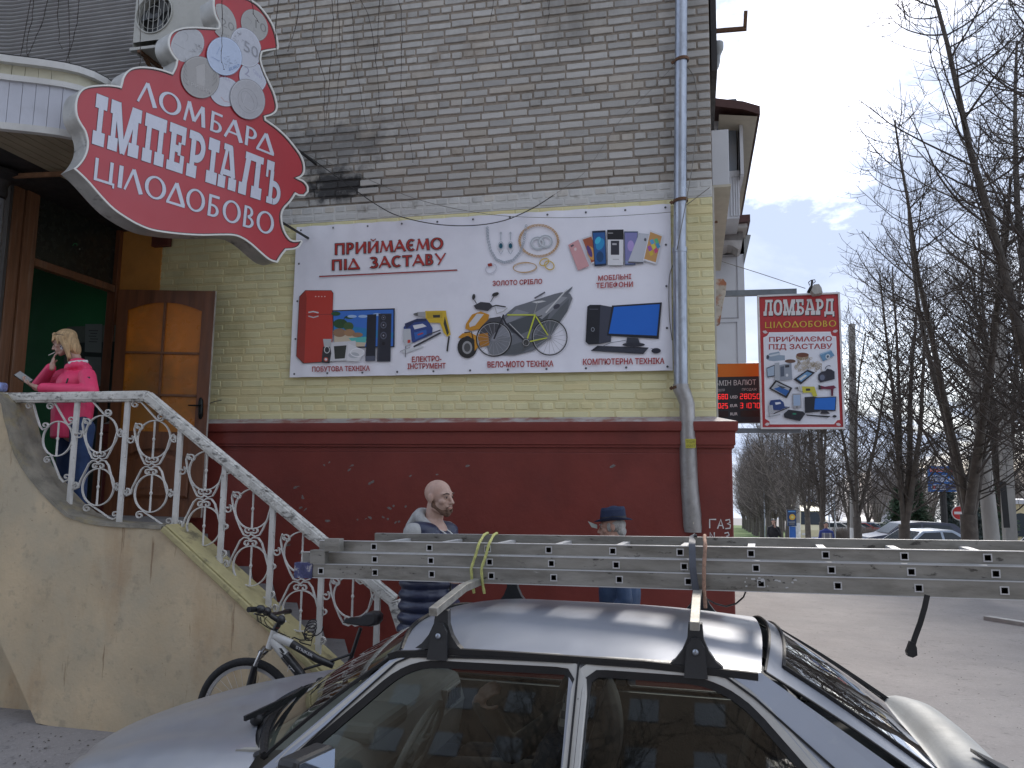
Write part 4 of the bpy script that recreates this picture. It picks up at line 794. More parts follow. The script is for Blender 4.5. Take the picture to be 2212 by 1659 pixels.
# inner door with a notice, on the wall behind the woman
i0, i1 = UY(152, 690, D-.03), UY(228, 690, D-.03)
idr = thing("inner_door", "dark inner door with pale paper notices inside the green entrance", "door", (i0.x, D-.03, LZ))
mb = MB(); mb.box2((i0.x-.02, D-.05, LZ), (i1.x+.35, D-.002, 3.78)); mb.build("door_frame", M("greenish_frame", (.1, .12, .1), .6), idr)
mb = MB(); mb.box2((i0.x+.13, D-.065, LZ), (i1.x+.3, D-.051, 3.58)); mb.build("leaf", M("inner_leaf", (.02, .03, .028), .35), idr, bevel=.004)
art = Art(lambda x, y: UY(x, y, D-.067), (0, -1, 0)); art.poly([(184, 700), (221, 700), (219, 762), (183, 760)], (.16, .19, .18)); art.poly([(183, 770), (219, 772), (217, 835), (182, 830)], (.13, .16, .15))
for i in range(5): art.line([(192+(i % 2)*3, 714+i*6), (212-(i % 3)*2, 714.5+i*6)], 2, (.05, .06, .06))
art.mb.build("notice", m_print, idr, col=True)
# ---------------------------------------------------------------- the open door leaf, folded back towards the brick wall
DY = 7.62
zd = lambda x, y: (x/1.659/1.736, (1000+y/1.659)/1.736)
def dfn(x, y, o=0.): return UY(*zd(x, y), DY-o)
dr = thing("open_door", "brown wooden entrance door standing open with orange glass panes and arched top", "door", tuple(dfn(735, 1560)))
def lerp2(a, b, t): return (a[0]+(b[0]-a[0])*t, a[1]+(b[1]-a[1])*t)
TL, TR, BR, BL_ = (737, 142), (1340, 152), (1248, 1562), (640, 1545)
def dq(u, v): return lerp2(lerp2(TL, TR, u), lerp2(BL_, BR, u), v)       # leaf coordinates to picture, then onto the leaf plane
def dp_(u, v, o=0.): p = dq(u, v); return dfn(p[0], p[1], o)
def arc(u0, u1, vt, rise, n=14, ez=.12):
    o = []
    for i in range(n+1):
        t = i/n; e = min(t, 1-t)/.5; o.append((u0+(u1-u0)*t, vt+rise*(1-sin(min(1, e*1.15)*PI/2))))
    return o
mb = MB(); mb.prism([dp_(0, 0, .0), dp_(1, 0, .0), dp_(1, 1, .0), dp_(0, 1, .0)], (0, .02, 0)); mb.build("back_board", m_wood2, dr)
gl0, gl1, gt, gb = .115, .875, .055, .655
op = arc(gl0, gl1, gt, .035)
lo = arc(gl0, gl1, .655, .03); lo2 = [(u, v) for u, v in lo]
# frame with the arched glazed opening and the arched lower panel cut out
def ringframe(outer, inner, o0, o1, name, mat):
    mb = MB(); A_ = [dp_(*p, o1) for p in outer]; B_ = [dp_(*p, o1) for p in inner]; C2 = [dp_(*p, o0) for p in inner]; E2 = [dp_(*p, o0) for p in outer]
    mb.strip(A_, B_, closed=True); mb.strip(B_, C2, closed=True); mb.strip(E2, A_, closed=True); return mb.build(name, mat, dr, smooth=30)
top_in = op+[(gl1, gb-.03), (gl0, gb-.03)]; top_out = [(0+(1)*i/14, 0) for i in range(15)]+[(1, .64), (0, .64)]
ringframe(top_out, top_in, 0.003, .035, "upper_frame", m_wood2)
lin = arc(.13, .87, .70, .05)+[(.87, .93), (.13, .93)]; lout = [(i/14, .6402) for i in range(15)]+[(1, 1), (0, 1)]
ringframe(lout, lin, 0.003, .035, "lower_frame", m_wood2)
pan = arc(.17, .83, .735, .05)+[(.83, .905), (.17, .905)]; mid_ = arc(.15, .85, .72, .05)+[(.85, .918), (.15, .918)]
mb = MB(); mb.add([dp_(*p, .022) for p in pan], [tuple(range(len(pan)))]); mb.strip([dp_(*p, .022) for p in pan], [dp_(*p, .008) for p in mid_], closed=True, flip=True); mb.build("lower_panel", m_wood2, dr)
mb = MB(); arch2 = arc(.20, .80, .87, .04); mb.tube([dp_(*p, .024) for p in arch2], 0, 4, flat=(.012, .012)); mb.build("panel_moulding", m_wood2, dr)
m_amber = M("amber_glass", (.62, .20, .02), .3, var=.3, vs=1.2, bump=.35, bs=220, spec=.6, dirt=[((.25, .14, .03), 1.4, .45, .7, .8), ((.07, .03, .01), .9, .5, .8, .7)])
cu = (gl0+gl1)/2; rows = [(gt, .272), (.282, .458), (.468, .625)]
for ri, (v0, v1) in enumerate(rows):
    for (u0, u1) in ((gl0, cu-.012), (cu+.012, gl1)):
        if ri == 0:
            pts = [p for p in op if u0 <= p[0] <= u1]; yv = lambda u: min(op, key=lambda q: abs(q[0]-u))[1]
            pts = [(u0, yv(u0))]+[p for p in pts if u0 < p[0] < u1]+[(u1, yv(u1)), (u1, v1), (u0, v1)]
        else: pts = [(u0, v0), (u1, v0), (u1, v1), (u0, v1)]
        mb = MB(); mb.prism([dp_(*p, .012) for p in pts], (0, .006, 0)); mb.build("glass_pane", m_amber, dr)
m_mun = M("muntin_wood", (.17, .075, .035), .5, var=.25, vs=8)
mb = MB(); mb.beam(dp_(cu, gt+.0, .024), dp_(cu, .625, .024), .024, .024, up=(0, 1, 0)); mb.build("muntin", m_mun, dr)
for v in (.277, .463): mb = MB(); mb.beam(dp_(gl0, v, .0245), dp_(gl1, v, .0245), .024, .022, up=(0, 1, 0)); mb.build("muntin", m_mun, dr)
mb = MB(); mb.beam(dp_(.998, .0, .0), dp_(.998, 1, .0), .012, .05, up=(0, 1, 0)); mb.build("edge_strip", M("door_edge", (.32, .3, .27), .6, var=.3, vs=12), dr)
h0 = dfn(1248, 870, .04); mb = MB(); mb.tube([dfn(1248, 815, .036), dfn(1250, 835, .036), dfn(1249, 930, .036), dfn(1245, 948, .036)], [.012, .028, .028, .014], 10, flat=None); mb.tube([dfn(1248, 862, .03), dfn(1248, 862, .085), dfn(1225, 864, .09), dfn(1172, 862, .09)], [.014, .012, .010, .008], 8)
mb.ball(tuple(dfn(1247, 915, .06)), .014); mb.build("handle", M("black_handle", (.015, .018, .018), .35, .7), dr, smooth=50)
mb = MB(); mb.tube([dfn(1300, 852, -.02), dfn(1340, 838, -.1), dfn(1378, 830, -.24)], .005, 5); o = mb.build("door_hook", m_dark, None); tag(o, "thin black hook joining the open door to the yellow bricks", "hook")
# ================================================================ canopy
zc = lambda x, y: (x/2.37/1.736, y/2.37/1.736)
m_fw = M("white_fascia", (.50, .52, .58), .45, var=.07, vs=3, bump=.05, dirt=[((.3, .3, .3), 2, .6, .8, .5)]); m_fc = M("cream_fascia", (.50, .48, .36), .5, var=.12, vs=4, dirt=[((.25, .24, .18), 4, .55, .75, .6)])
m_trim = M("white_trim", (.56, .56, .54), .45, var=.08, dirt=[((.2, .2, .18), 5, .6, .75, .5)])
cn = thing("door_canopy", "rounded white panelled canopy with cream band over the corner doorway", "canopy", (-6.4, 6, 5))
ZB = 4.90
bot = [(-420, 1120), (-200, 1120), (-60, 1135), (45, 1148), (165, 1160), (285, 1172), (405, 1186), (525, 1202), (650, 1226), (770, 1262), (880, 1310), (970, 1372), (1040, 1450)]
BPT = [UZ(*zc(x, y), ZB) for x, y in bot]
_ph = [(-420, 690), (-200, 676), (-60, 682), (95, 705), (215, 718), (335, 735), (460, 748), (580, 768), (700, 792), (800, 820), (900, 850), (980, 880), (1040, 910)]
def htop(i, y):    # height over a bottom point at which its panel edge meets the photographed band edge
    p = BPT[i]; q = _ph[i]
    return p
ztm = []
for i, p in enumerate(BPT):
    d = ray(*zc(*_ph[i])); t = hypot(p.x, p.y)/hypot(d.x, d.y); ztm.append(H+d.z*t)
ZM = sorted(ztm)[len(ztm)//2]; ZT = ZM+.165
n0 = Vector((0, 0, 0))
for i in range(len(BPT)-1):
    a, b = BPT[i], BPT[i+1]; K = 1 if i > 1 else 2
    for k in range(K):
        p = a.lerp(b, k/K); q = a.lerp(b, (k+1)/K); g = (q-p)*.02
        mb = MB(); nrm = Vector(((q-p).y, -(q-p).x, 0)).normalized()
        if nrm.y > 0: nrm = -nrm
        mb.prism([Vector((p.x, p.y, ZB+.05))+g, Vector((q.x, q.y, ZB+.05))-g, Vector((q.x, q.y, ZM-.02))-g, Vector((p.x, p.y, ZM-.02))+g], -nrm*.03); mb.build("fascia_panel", m_fw, cn)
        mb = MB(); mb.prism([Vector((p.x, p.y, ZM+.03))+g-nrm*.02, Vector((q.x, q.y, ZM+.03))-g-nrm*.02, Vector((q.x, q.y, ZT-.03))-g-nrm*.02, Vector((p.x, p.y, ZT-.03))+g-nrm*.02], -nrm*.03); mb.build("cream_panel", m_fc, cn)
for nm, z, w, h in (("lower_trim", ZB+.02, .06, .06), ("middle_trim", ZM+.005, .05, .05), ("top_trim", ZT, .07, .06)):
    mb = MB(); mb.tube([(p.x, p.y, z) for p in BPT], 0, 4, flat=(w, h), up=(0, 0, 1)); mb.build(nm, m_trim, cn)
mb = MB(); mb.tube([(p.x, p.y-.0, ZT+.036) for p in BPT], 0, 4, flat=(.06, .012), up=(0, 0, 1)); mb.build("roof_edge", M("roof_felt", (.012, .012, .014), .7), cn)
mb = MB(); c_ = Vector((-9, 9.2, 0))
pol = [(p.x, p.y) for p in BPT]+[(BPT[-1].x, 7.88), (-12, 7.88), (-12, BPT[0].y)]
mb.add([(x, y, ZT+.03) for x, y in pol], [tuple(range(len(pol)))]); mb.build("canopy_roof", M("roof_felt2", (.03, .03, .03), .8), cn)
# slatted soffit: boards running towards the house, cut by the curved edge
m_sof = M("soffit_board", (.26, .22, .15), .55, var=.12, vs=3)
mb = MB(); mb.add([(x*.999, y+.02, ZB+.03) for x, y in pol], [tuple(range(len(pol)-1, -1, -1))]); mb.build("soffit_back", m_dark, cn)
x = -8.6
while x < BPT[-1].x-.05:
    ys = []
    for xx in (x+.004, x+.104):
        yy = None
        for i in range(len(BPT)-1):
            a, b = BPT[i], BPT[i+1]
            if min(a.x, b.x) <= xx <= max(a.x, b.x): t = (xx-a.x)/(b.x-a.x); yy = a.y+(b.y-a.y)*t
        ys.append(yy)
    if None not in ys and min(ys) < 7.8:
        mb = MB(); mb.prism([(x+.004, ys[0]+.04, ZB+.012), (x+.004, 7.86, ZB+.012), (x+.104, 7.86, ZB+.012), (x+.104, ys[1]+.04, ZB+.012)], (0, 0, .012)); mb.build("soffit_board", m_sof, cn)
    x += .108
# steel column under the canopy
cp = UY(2, 330, 6.0); pc = thing("canopy_column", "galvanised steel column with dark flared cap under the rounded canopy", "column", (cp.x-.02, 6.0, LZ))
p0, p1 = UY(14, 345, 6.0), UY(-8, 470, 6.0)
mb = MB(); mb.tube([(p0.x-.06, 6, 1.5), (p0.x-.06, 6, ZB-.26)], .065, 20); mb.build("shaft", m_galv, pc, smooth=50)
mb = MB(); mb.lathe([(.07, 0), (.08, .03), (.075, .10), (.1, .16), (.22, .20), (.22, .235)], (p0.x-.06, 6, ZB-.24), 18); mb.build("cap", m_dark, pc, smooth=40)
mb = MB(); mb.beam(UY(20, 381, 6.0), UY(146, 375, 6.05), .03, .04); o = mb.build("iron_strut", M("rusty_angle", (.2, .1, .05), .8, var=.3, vs=10), None); tag(o, "thin rusty iron strut running from the steel column to the red sign", "strut")
# ================================================================ ribbed cladding above the canopy
RY = 7.62; x0, x1 = -13.0, UY(352, 60, RY).x; zb_ = ZT-.3; prof_ = []
pitch = UY(250, 100, RY).z-UY(250, 100+8.65, RY).z
z = zb_; mbr = MB(); rows_ = []
while z < 9.2:
    for q, d in ((0, 0), (.18, -.012), (.42, -.018), (.62, -.012), (.74, .006), (.88, .008)): rows_.append((z+q*pitch, RY+d))
    z += pitch
def bend(x): return -.9*max(0, -8.3-x)**1.3*.35
xsr = [x0, -12, -11, -10.2, -9.6, -9, -8.6, -8.3, -8, x1]
mbr.grid([[(x, y-bend(x)*-1, z) for x in xsr] for z, y in rows_], flip=False)
o = mbr.build("ribbed_cladding", M("ribbed_sheet", (.33, .33, .33), .5, .3, var=.1, vs=2, dirt=[((.2, .2, .2), 1.5, .5, .75, .5)]), hb, smooth=50)
mb = MB(); mb.box2((x1, RY-.03, zb_), (x1+.06, D, 9.2)); mb.build("cladding_edge", m_trim, hb)
# ================================================================ air conditioner
AY = 7.0; a, b = UY(288, -40, AY), UY(478, 98, AY)
a.x = UY(288, 80, AY).x; b.x = UY(478, 60, AY).x; b.z = (UY(288, 112, AY).z+UY(478, 84, AY).z)/2-.0; a.z = b.z+.62
ac = thing("air_conditioner", "off-white air conditioner outdoor unit on rusty brackets behind the top of the red sign", "air conditioner", (a.x, AY, b.z))
fc = UY(333, 30, AY); R_ = .215; z0, z1 = b.z, a.z; m_ac = M("ac_casing", (.44, .44, .40), .45, var=.1, vs=5, dirt=[((.25, .23, .18), 5, .55, .75, .6)])
mb = MB(); nn = 40; inn = [(fc.x+R_*cos(2*PI*k/nn), AY, fc.z+R_*sin(2*PI*k/nn)) for k in range(nn)]
def sq(k):
    c_, s_ = cos(2*PI*k/nn), sin(2*PI*k/nn); m_ = max(abs(c_), abs(s_)); x = fc.x+.33*c_/m_; z = fc.z+.31*s_/m_
    return (min(max(x, a.x), b.x), AY, min(max(z, z0), z1))
out_ = [sq(k) for k in range(nn)]; mb.strip(out_, inn, closed=True, flip=True); mb.strip(inn, [(p[0], p[1]+.1, p[2]) for p in inn], closed=True, flip=True)
mb.ring = 0
xr = fc.x+.33; mb.add([(xr, AY, z0), (b.x, AY, z0), (b.x, AY, z1), (xr, AY, z1)], [(0, 1, 2, 3)])
mb.add([(a.x, AY, z0), (b.x, AY, z0), (b.x, AY, z1), (a.x, AY, z1), (a.x, AY+.34, z0), (b.x, AY+.34, z0), (b.x, AY+.34, z1), (a.x, AY+.34, z1)], [(0, 4, 5, 1), (2, 6, 7, 3), (0, 3, 7, 4), (1, 5, 6, 2), (4, 7, 6, 5)])
mb.build("casing", m_ac, ac)
mb = MB(); mb.ball((fc.x, AY+.09, fc.z), (.21, .005, .21), 24, 6); mb.build("fan_well", M("fan_dark", (.02, .022, .024), .6), ac)
mb = MB()
for k in range(3):
    a0 = k*2.094+.5; P_ = []
    for t in range(6): q = a0+t*.16; P_.append((fc.x+.19*cos(q), AY+.06-t*.006, fc.z+.19*sin(q)))
    P_ = [(fc.x+.03*cos(a0), AY+.06, fc.z+.03*sin(a0))]+P_+[(fc.x+.03*cos(a0+1), AY+.04, fc.z+.03*sin(a0+1))]
    mb.add(P_, [tuple(range(len(P_)))])
mb.ball((fc.x, AY+.05, fc.z), (.04, .02, .04)); mb.build("fan", M("fan_blade", (.07, .075, .08), .5), ac, smooth=40)
mb = MB()
for k in range(-3, 4):
    w_ = sqrt(max(0, R_*R_-(k*.062)**2)); mb.beam((fc.x+k*.062, AY-.006, fc.z-w_), (fc.x+k*.062, AY-.006, fc.z+w_), .005, .005)
for k in (1, 2): mb.tube([(fc.x+R_*k/2.4*cos(2*PI*i/30), AY-.008, fc.z+R_*k/2.4*sin(2*PI*i/30)) for i in range(30)], .002, 4, closed=True)
mb.tube([(fc.x+(R_+.012)*cos(2*PI*i/36), AY-.004, fc.z+(R_+.012)*sin(2*PI*i/36)) for i in range(36)], .01, 6, closed=True); mb.build("guard", m_ac, ac, smooth=60, kind="stuff")
for xx in (a.x+.1, b.x-.25):
    mb = MB(); mb.beam((xx, AY-.02, z0-.022), (xx, D, z0-.022), .035, .035); mb.beam((xx, AY+.08, z0-.04), (xx, D-.05, z0-.55), .03, .03); mb.build("bracket", m_rust, ac)
mb = MB(); mb.box2((a.x-.02, AY-.02, z0-.004), (b.x+.02, AY+.03, z0+.028)); mb.build("base_rail", m_ac, ac)
mb = MB(); mb.tube([UY(470, 70, 7.3), UY(462, 120, 7.5), UY(470, 150, 7.8), UY(520, 150, 7.85)], .02, 8); mb.build("drain_hose", M("hose", (.45, .46, .45), .6), ac, smooth=60)
# ================================================================ big red shaped sign
sa = radians(21.8); SN = Vector((cos(sa), -sin(sa), 0)); SP0 = UY(660, 380, 7.4)
zr = lambda x, y: (x/1.5083/1.736, y/1.5083/1.736)
def sfn(x, y): return UP(*zr(x, y), SP0, SN)
OUTL = [(415, 955), (440, 935), (470, 895), (488, 850), (492, 800), (478, 745), (450, 700), (430, 655), (425, 600), (432, 555), (450, 520), (480, 497), (530, 486), (600, 482), (655, 487), (680, 493),
        (686, 470), (694, 440), (715, 408), (745, 388), (790, 380), (850, 383), (910, 395), (972, 416),
        (990, 380), (998, 342), (975, 315), (955, 275), (950, 235), (962, 195), (990, 172), (1040, 158), (1100, 155), (1160, 158), (1232, 162),
        (1238, 140), (1215, 90), (1205, 40), (1205, 0), (1215, -12), (1240, -22), (1300, -22), (1380, -14), (1430, 8), (1470, 40), (1510, 90), (1540, 140), (1560, 195), (1570, 250), (1571, 278), (1490, 292),
        (1478, 300), (1472, 340), (1490, 400), (1515, 455), (1545, 520), (1560, 570), (1565, 610), (1555, 635), (1530, 652), (1497, 662), (1500, 678),
        (1560, 720), (1620, 775), (1665, 830), (1700, 880), (1718, 930), (1718, 975), (1700, 1000), (1680, 1008), (1715, 1025), (1738, 1055), (1740, 1085), (1720, 1108), (1690, 1108), (1668, 1098),
        (1640, 1140), (1600, 1185), (1590, 1230), (1600, 1290), (1625, 1340), (1655, 1362), (1700, 1358), (1706, 1368), (1690, 1395), (1660, 1410), (1615, 1414), (1590, 1445), (1565, 1485), (1520, 1470), (1470, 1430), (1420, 1385), (1370, 1350), (1320, 1332), (1250, 1330), (1150, 1332), (1050, 1328), (950, 1318), (860, 1303), (790, 1278), (720, 1240), (640, 1185), (570, 1115), (500, 1035), (450, 985)]
def smooth2(P, keep=60):
    out = []; n = len(P)
    for i in range(n):
        a, b, c, d = [Vector(P[(i+k) % n]) for k in (-1, 0, 1, 2)]
        ang1 = (b-a).angle(c-b, 0); ang2 = (c-b).angle(d-c, 0)
        t1 = (c-a)*.5 if ang1 < radians(keep) else (c-b)*.7; t2 = (d-b)*.5 if ang2 < radians(keep) else (c-b)*.7
        out.append(tuple(b))
        for t in (.33, .66):
            h = (2*t**3-3*t*t+1)*b+(t**3-2*t*t+t)*t1+(-2*t**3+3*t*t)*c+(t**3-t*t)*t2; out.append(tuple(h))
    return out
OL = smooth2(OUTL, 42)
def inset(P, d):
    n = len(P); area = sum(P[i][0]*P[(i+1) % n][1]-P[(i+1) % n][0]*P[i][1] for i in range(n)); s = 1 if area > 0 else -1; out = []
    for i in range(n):
        a, b, c = Vector(P[i-1]), Vector(P[i]), Vector(P[(i+1) % n])
        n1 = Vector((-(b-a).y, (b-a).x)).normalized(); n2 = Vector((-(c-b).y, (c-b).x)).normalized(); m_ = n1+n2
        if m_.length < .3: m_ = n1
        m_.normalize(); q = max(.5, m_.dot(n1)); out.append(tuple(b+m_*(s*d/q)))
    return out
rs = thing("lombard_sign", "large curly red shop sign with coins and white lettering hanging over the doorway", "sign", tuple(sfn(1000, 900)))
thk = .21
m_sred = M("sign_face_red", (.42, .035, .045), .38, var=.05, vs=1.5, bump=.05, bs=5, coat=.25)
m_tin = M("sign_side_tin", (.40, .40, .38), .5, .3, var=.2, vs=5, bump=.1, dirt=[((.05, .05, .045), 3, .58, .68, .9, (1, 1, 2.5)), ((.6, .6, .58), 8, .6, .7, .5)])
m_srim = M("sign_rim_white", (.68, .68, .64), .4, var=.05, dirt=[((.05, .05, .04), 12, .68, .72, .8)])
F3 = [sfn(*p) for p in OL]; back = [p-SN*thk for p in F3]
mb = MB(); mb.add(F3, [tuple(range(len(F3)))]); mb.build("face", m_sred, rs)
mb = MB(); mb.strip(F3, back, closed=True); mb.add(back, [tuple(range(len(back)))[::-1]]); mb.build("side_band", m_tin, rs, smooth=40)
I1, I2, I3 = inset(OL, 7), inset(OL, 12), inset(OL, -2)
mb = MB(); e = SN*.012
mb.strip([sfn(*p)+e for p in I3], [sfn(*p)+e for p in I1], closed=True); mb.strip([sfn(*p) for p in I3], [sfn(*p)+e for p in I3], closed=True); mb.strip([sfn(*p)+e for p in I1], [sfn(*p)+SN*.001 for p in I1], closed=True); mb.build("rim", m_srim, rs, smooth=40)
A = Art(sfn, SN, .0002)
o = A.lay(); A.mb.strip([sfn(*p)+o for p in I1], [sfn(*p)+o for p in I2], closed=True, col=(.05, .03, .03))
# coins (print units: the zoomed picture)
zs = lambda x, y: ((450+x/3.16)*1.5083, y/3.16*1.5083)       # second zoom to first zoom
CO = [(800, 530, 190, 215, 38, (.42, .43, .45)), (1590, 300, 150, 200, -28, (.36, .36, .35)), (1220, 260, 145, 225, -22, (.38, .38, .37)), (1240, 1090, 190, 170, 30, (.50, .52, .58)), (1570, 920, 160, 190, -20, (.50, .53, .6)), (1485, 565, 175, 245, -22, (.48, .50, .56)),
      (940, 920, 225, 255, -24, (.33, .32, .31)), (1500, 1180, 205, 245, -20, (.40, .40, .42)), (1225, 672, 205, 235, -24, (.45, .53, .68))]
def inside(p, poly):
    x, y = p; c = False; n = len(poly)
    for i in range(n):
        (xa, ya), (xb, yb) = poly[i], poly[i-1]
        if (ya > y) != (yb > y) and x < (xb-xa)*(y-ya)/(yb-ya)+xa: c = not c
    return c
def clipell(cx, cy, rx, ry, rot, col, sc=1):
    r = radians(rot); P = []
    for i in range(40):
        a = 2*PI*i/40; x, y = rx*sc*cos(a), ry*sc*sin(a); q = zs(cx+x*cos(r)-y*sin(r), cy+x*sin(r)+y*cos(r)); c0 = zs(cx, cy); t = 1
        while not inside((c0[0]+(q[0]-c0[0])*t, c0[1]+(q[1]-c0[1])*t), I2) and t > .3: t -= .02
        P.append((c0[0]+(q[0]-c0[0])*t, c0[1]+(q[1]-c0[1])*t))
    A.poly(P, col); return P
for ci, (cx, cy, rx, ry, rot, c) in enumerate(CO):
    clipell(cx, cy, rx, ry, rot, (c[0]*.62, c[1]*.62, c[2]*.62)); clipell(cx, cy, rx, ry, rot, (min(1, c[0]*1.25), min(1, c[1]*1.25), min(1, c[2]*1.25)), .965); clipell(cx, cy, rx, ry, rot, c, .93)
    dk = (c[0]*.6, c[1]*.6, c[2]*.6); random.seed(ci)
    def LN(pts, w, col=dk): A.line([zs(*p) for p in pts], w, col)
    if ci == 0: LN([(640, 510), (760, 580), (770, 575)], 2); A.line([zs(745+60*cos(t/3), 440+60*sin(t/3)) for t in range(-4, 4)], 2, dk)
    if ci in (0, 5, 8):
        for k in range(16):
            bx, by = {0: (890, 560), 5: (1420, 440), 8: (1300, 740)}[ci]; x, y = bx+random.uniform(-80, 80), by+random.uniform(-60, 60)
            A.line([zs(x, y), zs(x+random.uniform(-28, 28), y+random.uniform(-22, 22)), zs(x+random.uniform(-28, 28), y+random.uniform(-22, 22))], 1.8, dk)
    if ci == 6:
        A.poly([zs(*p) for p in ((880, 800), (930, 770), (1000, 760), (1005, 940), (990, 1030), (900, 1000), (895, 820))], (.40, .39, .38)); LN([(880, 800), (930, 770), (1000, 760), (1005, 940)], 1.6)
        for s_ in (-1, 1):
            for k in range(6): x = 800 if s_ < 0 else 1080; LN([(x+k*6*s_, 1020-k*55), (x+s_*(50-k*4), 970-k*50), (x+s_*(60-k*4), 930-k*48)], 2.2)
        A.text("ГРИВНЯ", *zs(790, 1000), *zs(1060, 1120), 20, (.5, .49, .48))
    if ci == 1: A.text("10", *zs(1600, 330), *zs(1730, 400), 50, dk); LN([(1500, 200), (1560, 260), (1540, 290)], 1.6)
    if ci == 2: A.text("20", *zs(1190, 300), *zs(1350, 380), 46, dk); A.text("GENT", *zs(1180, 410), *zs(1290, 455), 16, dk)
    if ci == 5: A.text("50", *zs(1460, 600), *zs(1630, 700), 62, dk)
    if ci == 4: A.text("CENT", *zs(1570, 850), *zs(1680, 960), 20, (.3, .3, .45)); A.text("2", *zs(1470, 880), *zs(1530, 920), 52, (.3, .3, .4))
    if ci == 3: A.text("ЄСКА", *zs(1170, 910), *zs(1300, 980), 22, (.4, .38, .5)); LN([(1190, 1150), (1230, 1200), (1290, 1215)], 2, (.4, .1, .1))
    if ci == 8: A.line([zs(*p) for p in ((1070, 680), (1160, 730), (1175, 720))], 1.8, (.2, .3, .5)); A.line([zs(*p) for p in ((1170, 560), (1130, 650))], 1.8, (.2, .3, .5)); A.text("EURO", *zs(1280, 850), *zs(1400, 800), 20, (.2, .3, .5))
    if ci == 7:
        A.ring(*zs(1500, 1200), 52, 72, 2, dk, -20); A.ring(*zs(1500, 1200), 30, 60, 2, dk, -25); LN([(1480, 1120), (1440, 1240), (1560, 1320), (1640, 1290)], 3, (.5, .5, .52))
A.k = 60
WH, BK = (.58, .60, .68), (.03, .03, .04)
def vrow(glyph, s, xs_, top, botm, out=2.2, gap=.06):
    """each letter in its own quad: left/right edges measured in the picture, upright strokes kept upright on the board"""
    for ch, (xa, xb) in zip(s, xs_):
        if ch == ' ': continue
        w, pl = glyph(ch); w -= .04
        ta, tb = top(xa), top(xb); ba_, bb_ = botm(xa), botm(xb)
        for grow, col in ((out, BK), (0, WH)):
            A.k = 14 if grow else 18; o0 = A.lay()
            for j, q in enumerate(pl):
                mx_ = sum(p[0] for p in q)/len(q); my_ = sum(p[1] for p in q)/len(q); P_ = []
                for (x, y) in q:
                    def pos(x, y):
                        u = x/w; lean = -.13*(1-y)*60*0
                        yb_ = (ba_+(bb_-ba_)*u); yt_ = (ta+(tb-ta)*u); Y_ = yb_+(yt_-yb_)*y; X_2 = xa+(xb-xa)*u
                        return X_2+LEAN*(y-.5)*(yb_-yt_), Y_
                    X2, Y2 = pos(x, y)
                    if grow: Xm, Ym = pos(mx_, my_); X2 += grow*(1 if X2 > Xm+.01 else -1); Y2 += grow*(1 if Y2 > Ym+.01 else -1)
                    P_.append(sfn(X2, Y2)+o0+SN*(.00012*(j % 7)))
                A.mb.add(P_, [tuple(range(len(P_)))], c=col)
LEAN = .10
vrow(slab, "ІМПЕРІАЛЪ", [(532, 598), (618, 790), (812, 932), (950, 1046), (1062, 1156), (1172, 1232), (1240, 1338), (1356, 1480), (1500, 1592)], lambda x: 535+(x-550)*.387, lambda x: 808+(x-520)*.338)
vrow(flare, "ЛОМБАРД", [(782, 886), (898, 1026), (1040, 1166), (1186, 1262), (1272, 1372), (1382, 1456), (1452, 1548)], lambda x: 468+(x-820)*.425, lambda x: 575+(x-790)*.405, 1.6)
vrow(flare, "ЦІЛОДОБОВО", [(528, 648), (656, 700), (706, 806), (818, 940), (944, 1044), (1052, 1160), (1172, 1244), (1258, 1362), (1372, 1442), (1450, 1550)], lambda x: 893+(x-540)*.318, lambda x: 1015+(x-528)*.312, 1.6)
A.mb.build("print", m_gloss, rs, col=True)
for q_ in ((1650, 780), (1600, 1230)): mb = MB(); a = sfn(*q_)-SN*.1; mb.beam(a, Vector((a.x+.02, D, a.z)), .02, .02); mb.build("wall_bracket", m_dark, rs)
# ---------------------------------------------------------------- dry vine ends hanging from above
m_vine = M("dry_vine", (.035, .025, .02), .9, var=.2)
random.seed(21)
VN = [[(308, -20), (311, 40), (305, 100), (309, 150)] and [(298, -20), (302, 60), (304, 120), (301, 150), (308, 190), (312, 230)],
      [(318, -20), (316, 60), (309, 140), (302, 240), (299, 300), (294, 340), (288, 420)][:0] or [(128, -10), (124, 40), (128, 70), (127, 90), (134, 105)],
      [(148, -10), (149, 40), (151, 90), (149, 120), (150, 135), (160, 143)], [(171, -10), (168, 40), (160, 80), (151, 110), (141, 140), (124, 165), (123, 185)],
      [(72, -10), (70, 40), (60, 80), (57, 115), (64, 125), (66, 150), (73, 160)], [(105, -10), (92, 50), (78, 80), (60, 120), (50, 160), (30, 190), (8, 215)], [(50, 95), (44, 120), (40, 150)],
      [(479, -10), (481, 40), (480, 90), (478, 130), (484, 150)], [(602, -10), (595, 60), (597, 110), (603, 140), (606, 155)], [(646, -10), (643, 40), (635, 70), (625, 95), (622, 110)],
      [(682, -10), (680, 40), (676, 80), (690, 130), (702, 175), (701, 230), (700, 292)], [(716, -10), (720, 40), (716, 110), (712, 160), (710, 205), (706, 240), (703, 270)], [(728, -10), (733, 60), (735, 140), (731, 180), (726, 240), (723, 275)],
      [(752, -10), (760, 20), (764, 60), (766, 120), (775, 180), (785, 240), (794, 280)], [(775, -10), (795, 30), (806, 80), (812, 130), (818, 200), (820, 235), (816, 252)], [(857, -10), (867, 20), (869, 80), (866, 150), (866, 200), (874, 260), (885, 300), (892, 350)],
      [(820, -10), (818, 40), (815, 90), (810, 140)], [(1067, -10), (1062, 30), (1056, 52)], [(1188, -10), (1186, 30), (1182, 55)], [(540, -10), (548, 30), (560, 50)], [(1030, 0), (1034, 40), (1050, 75), (1065, 90)][:0] or [(1183, -10), (1184, 20)]]
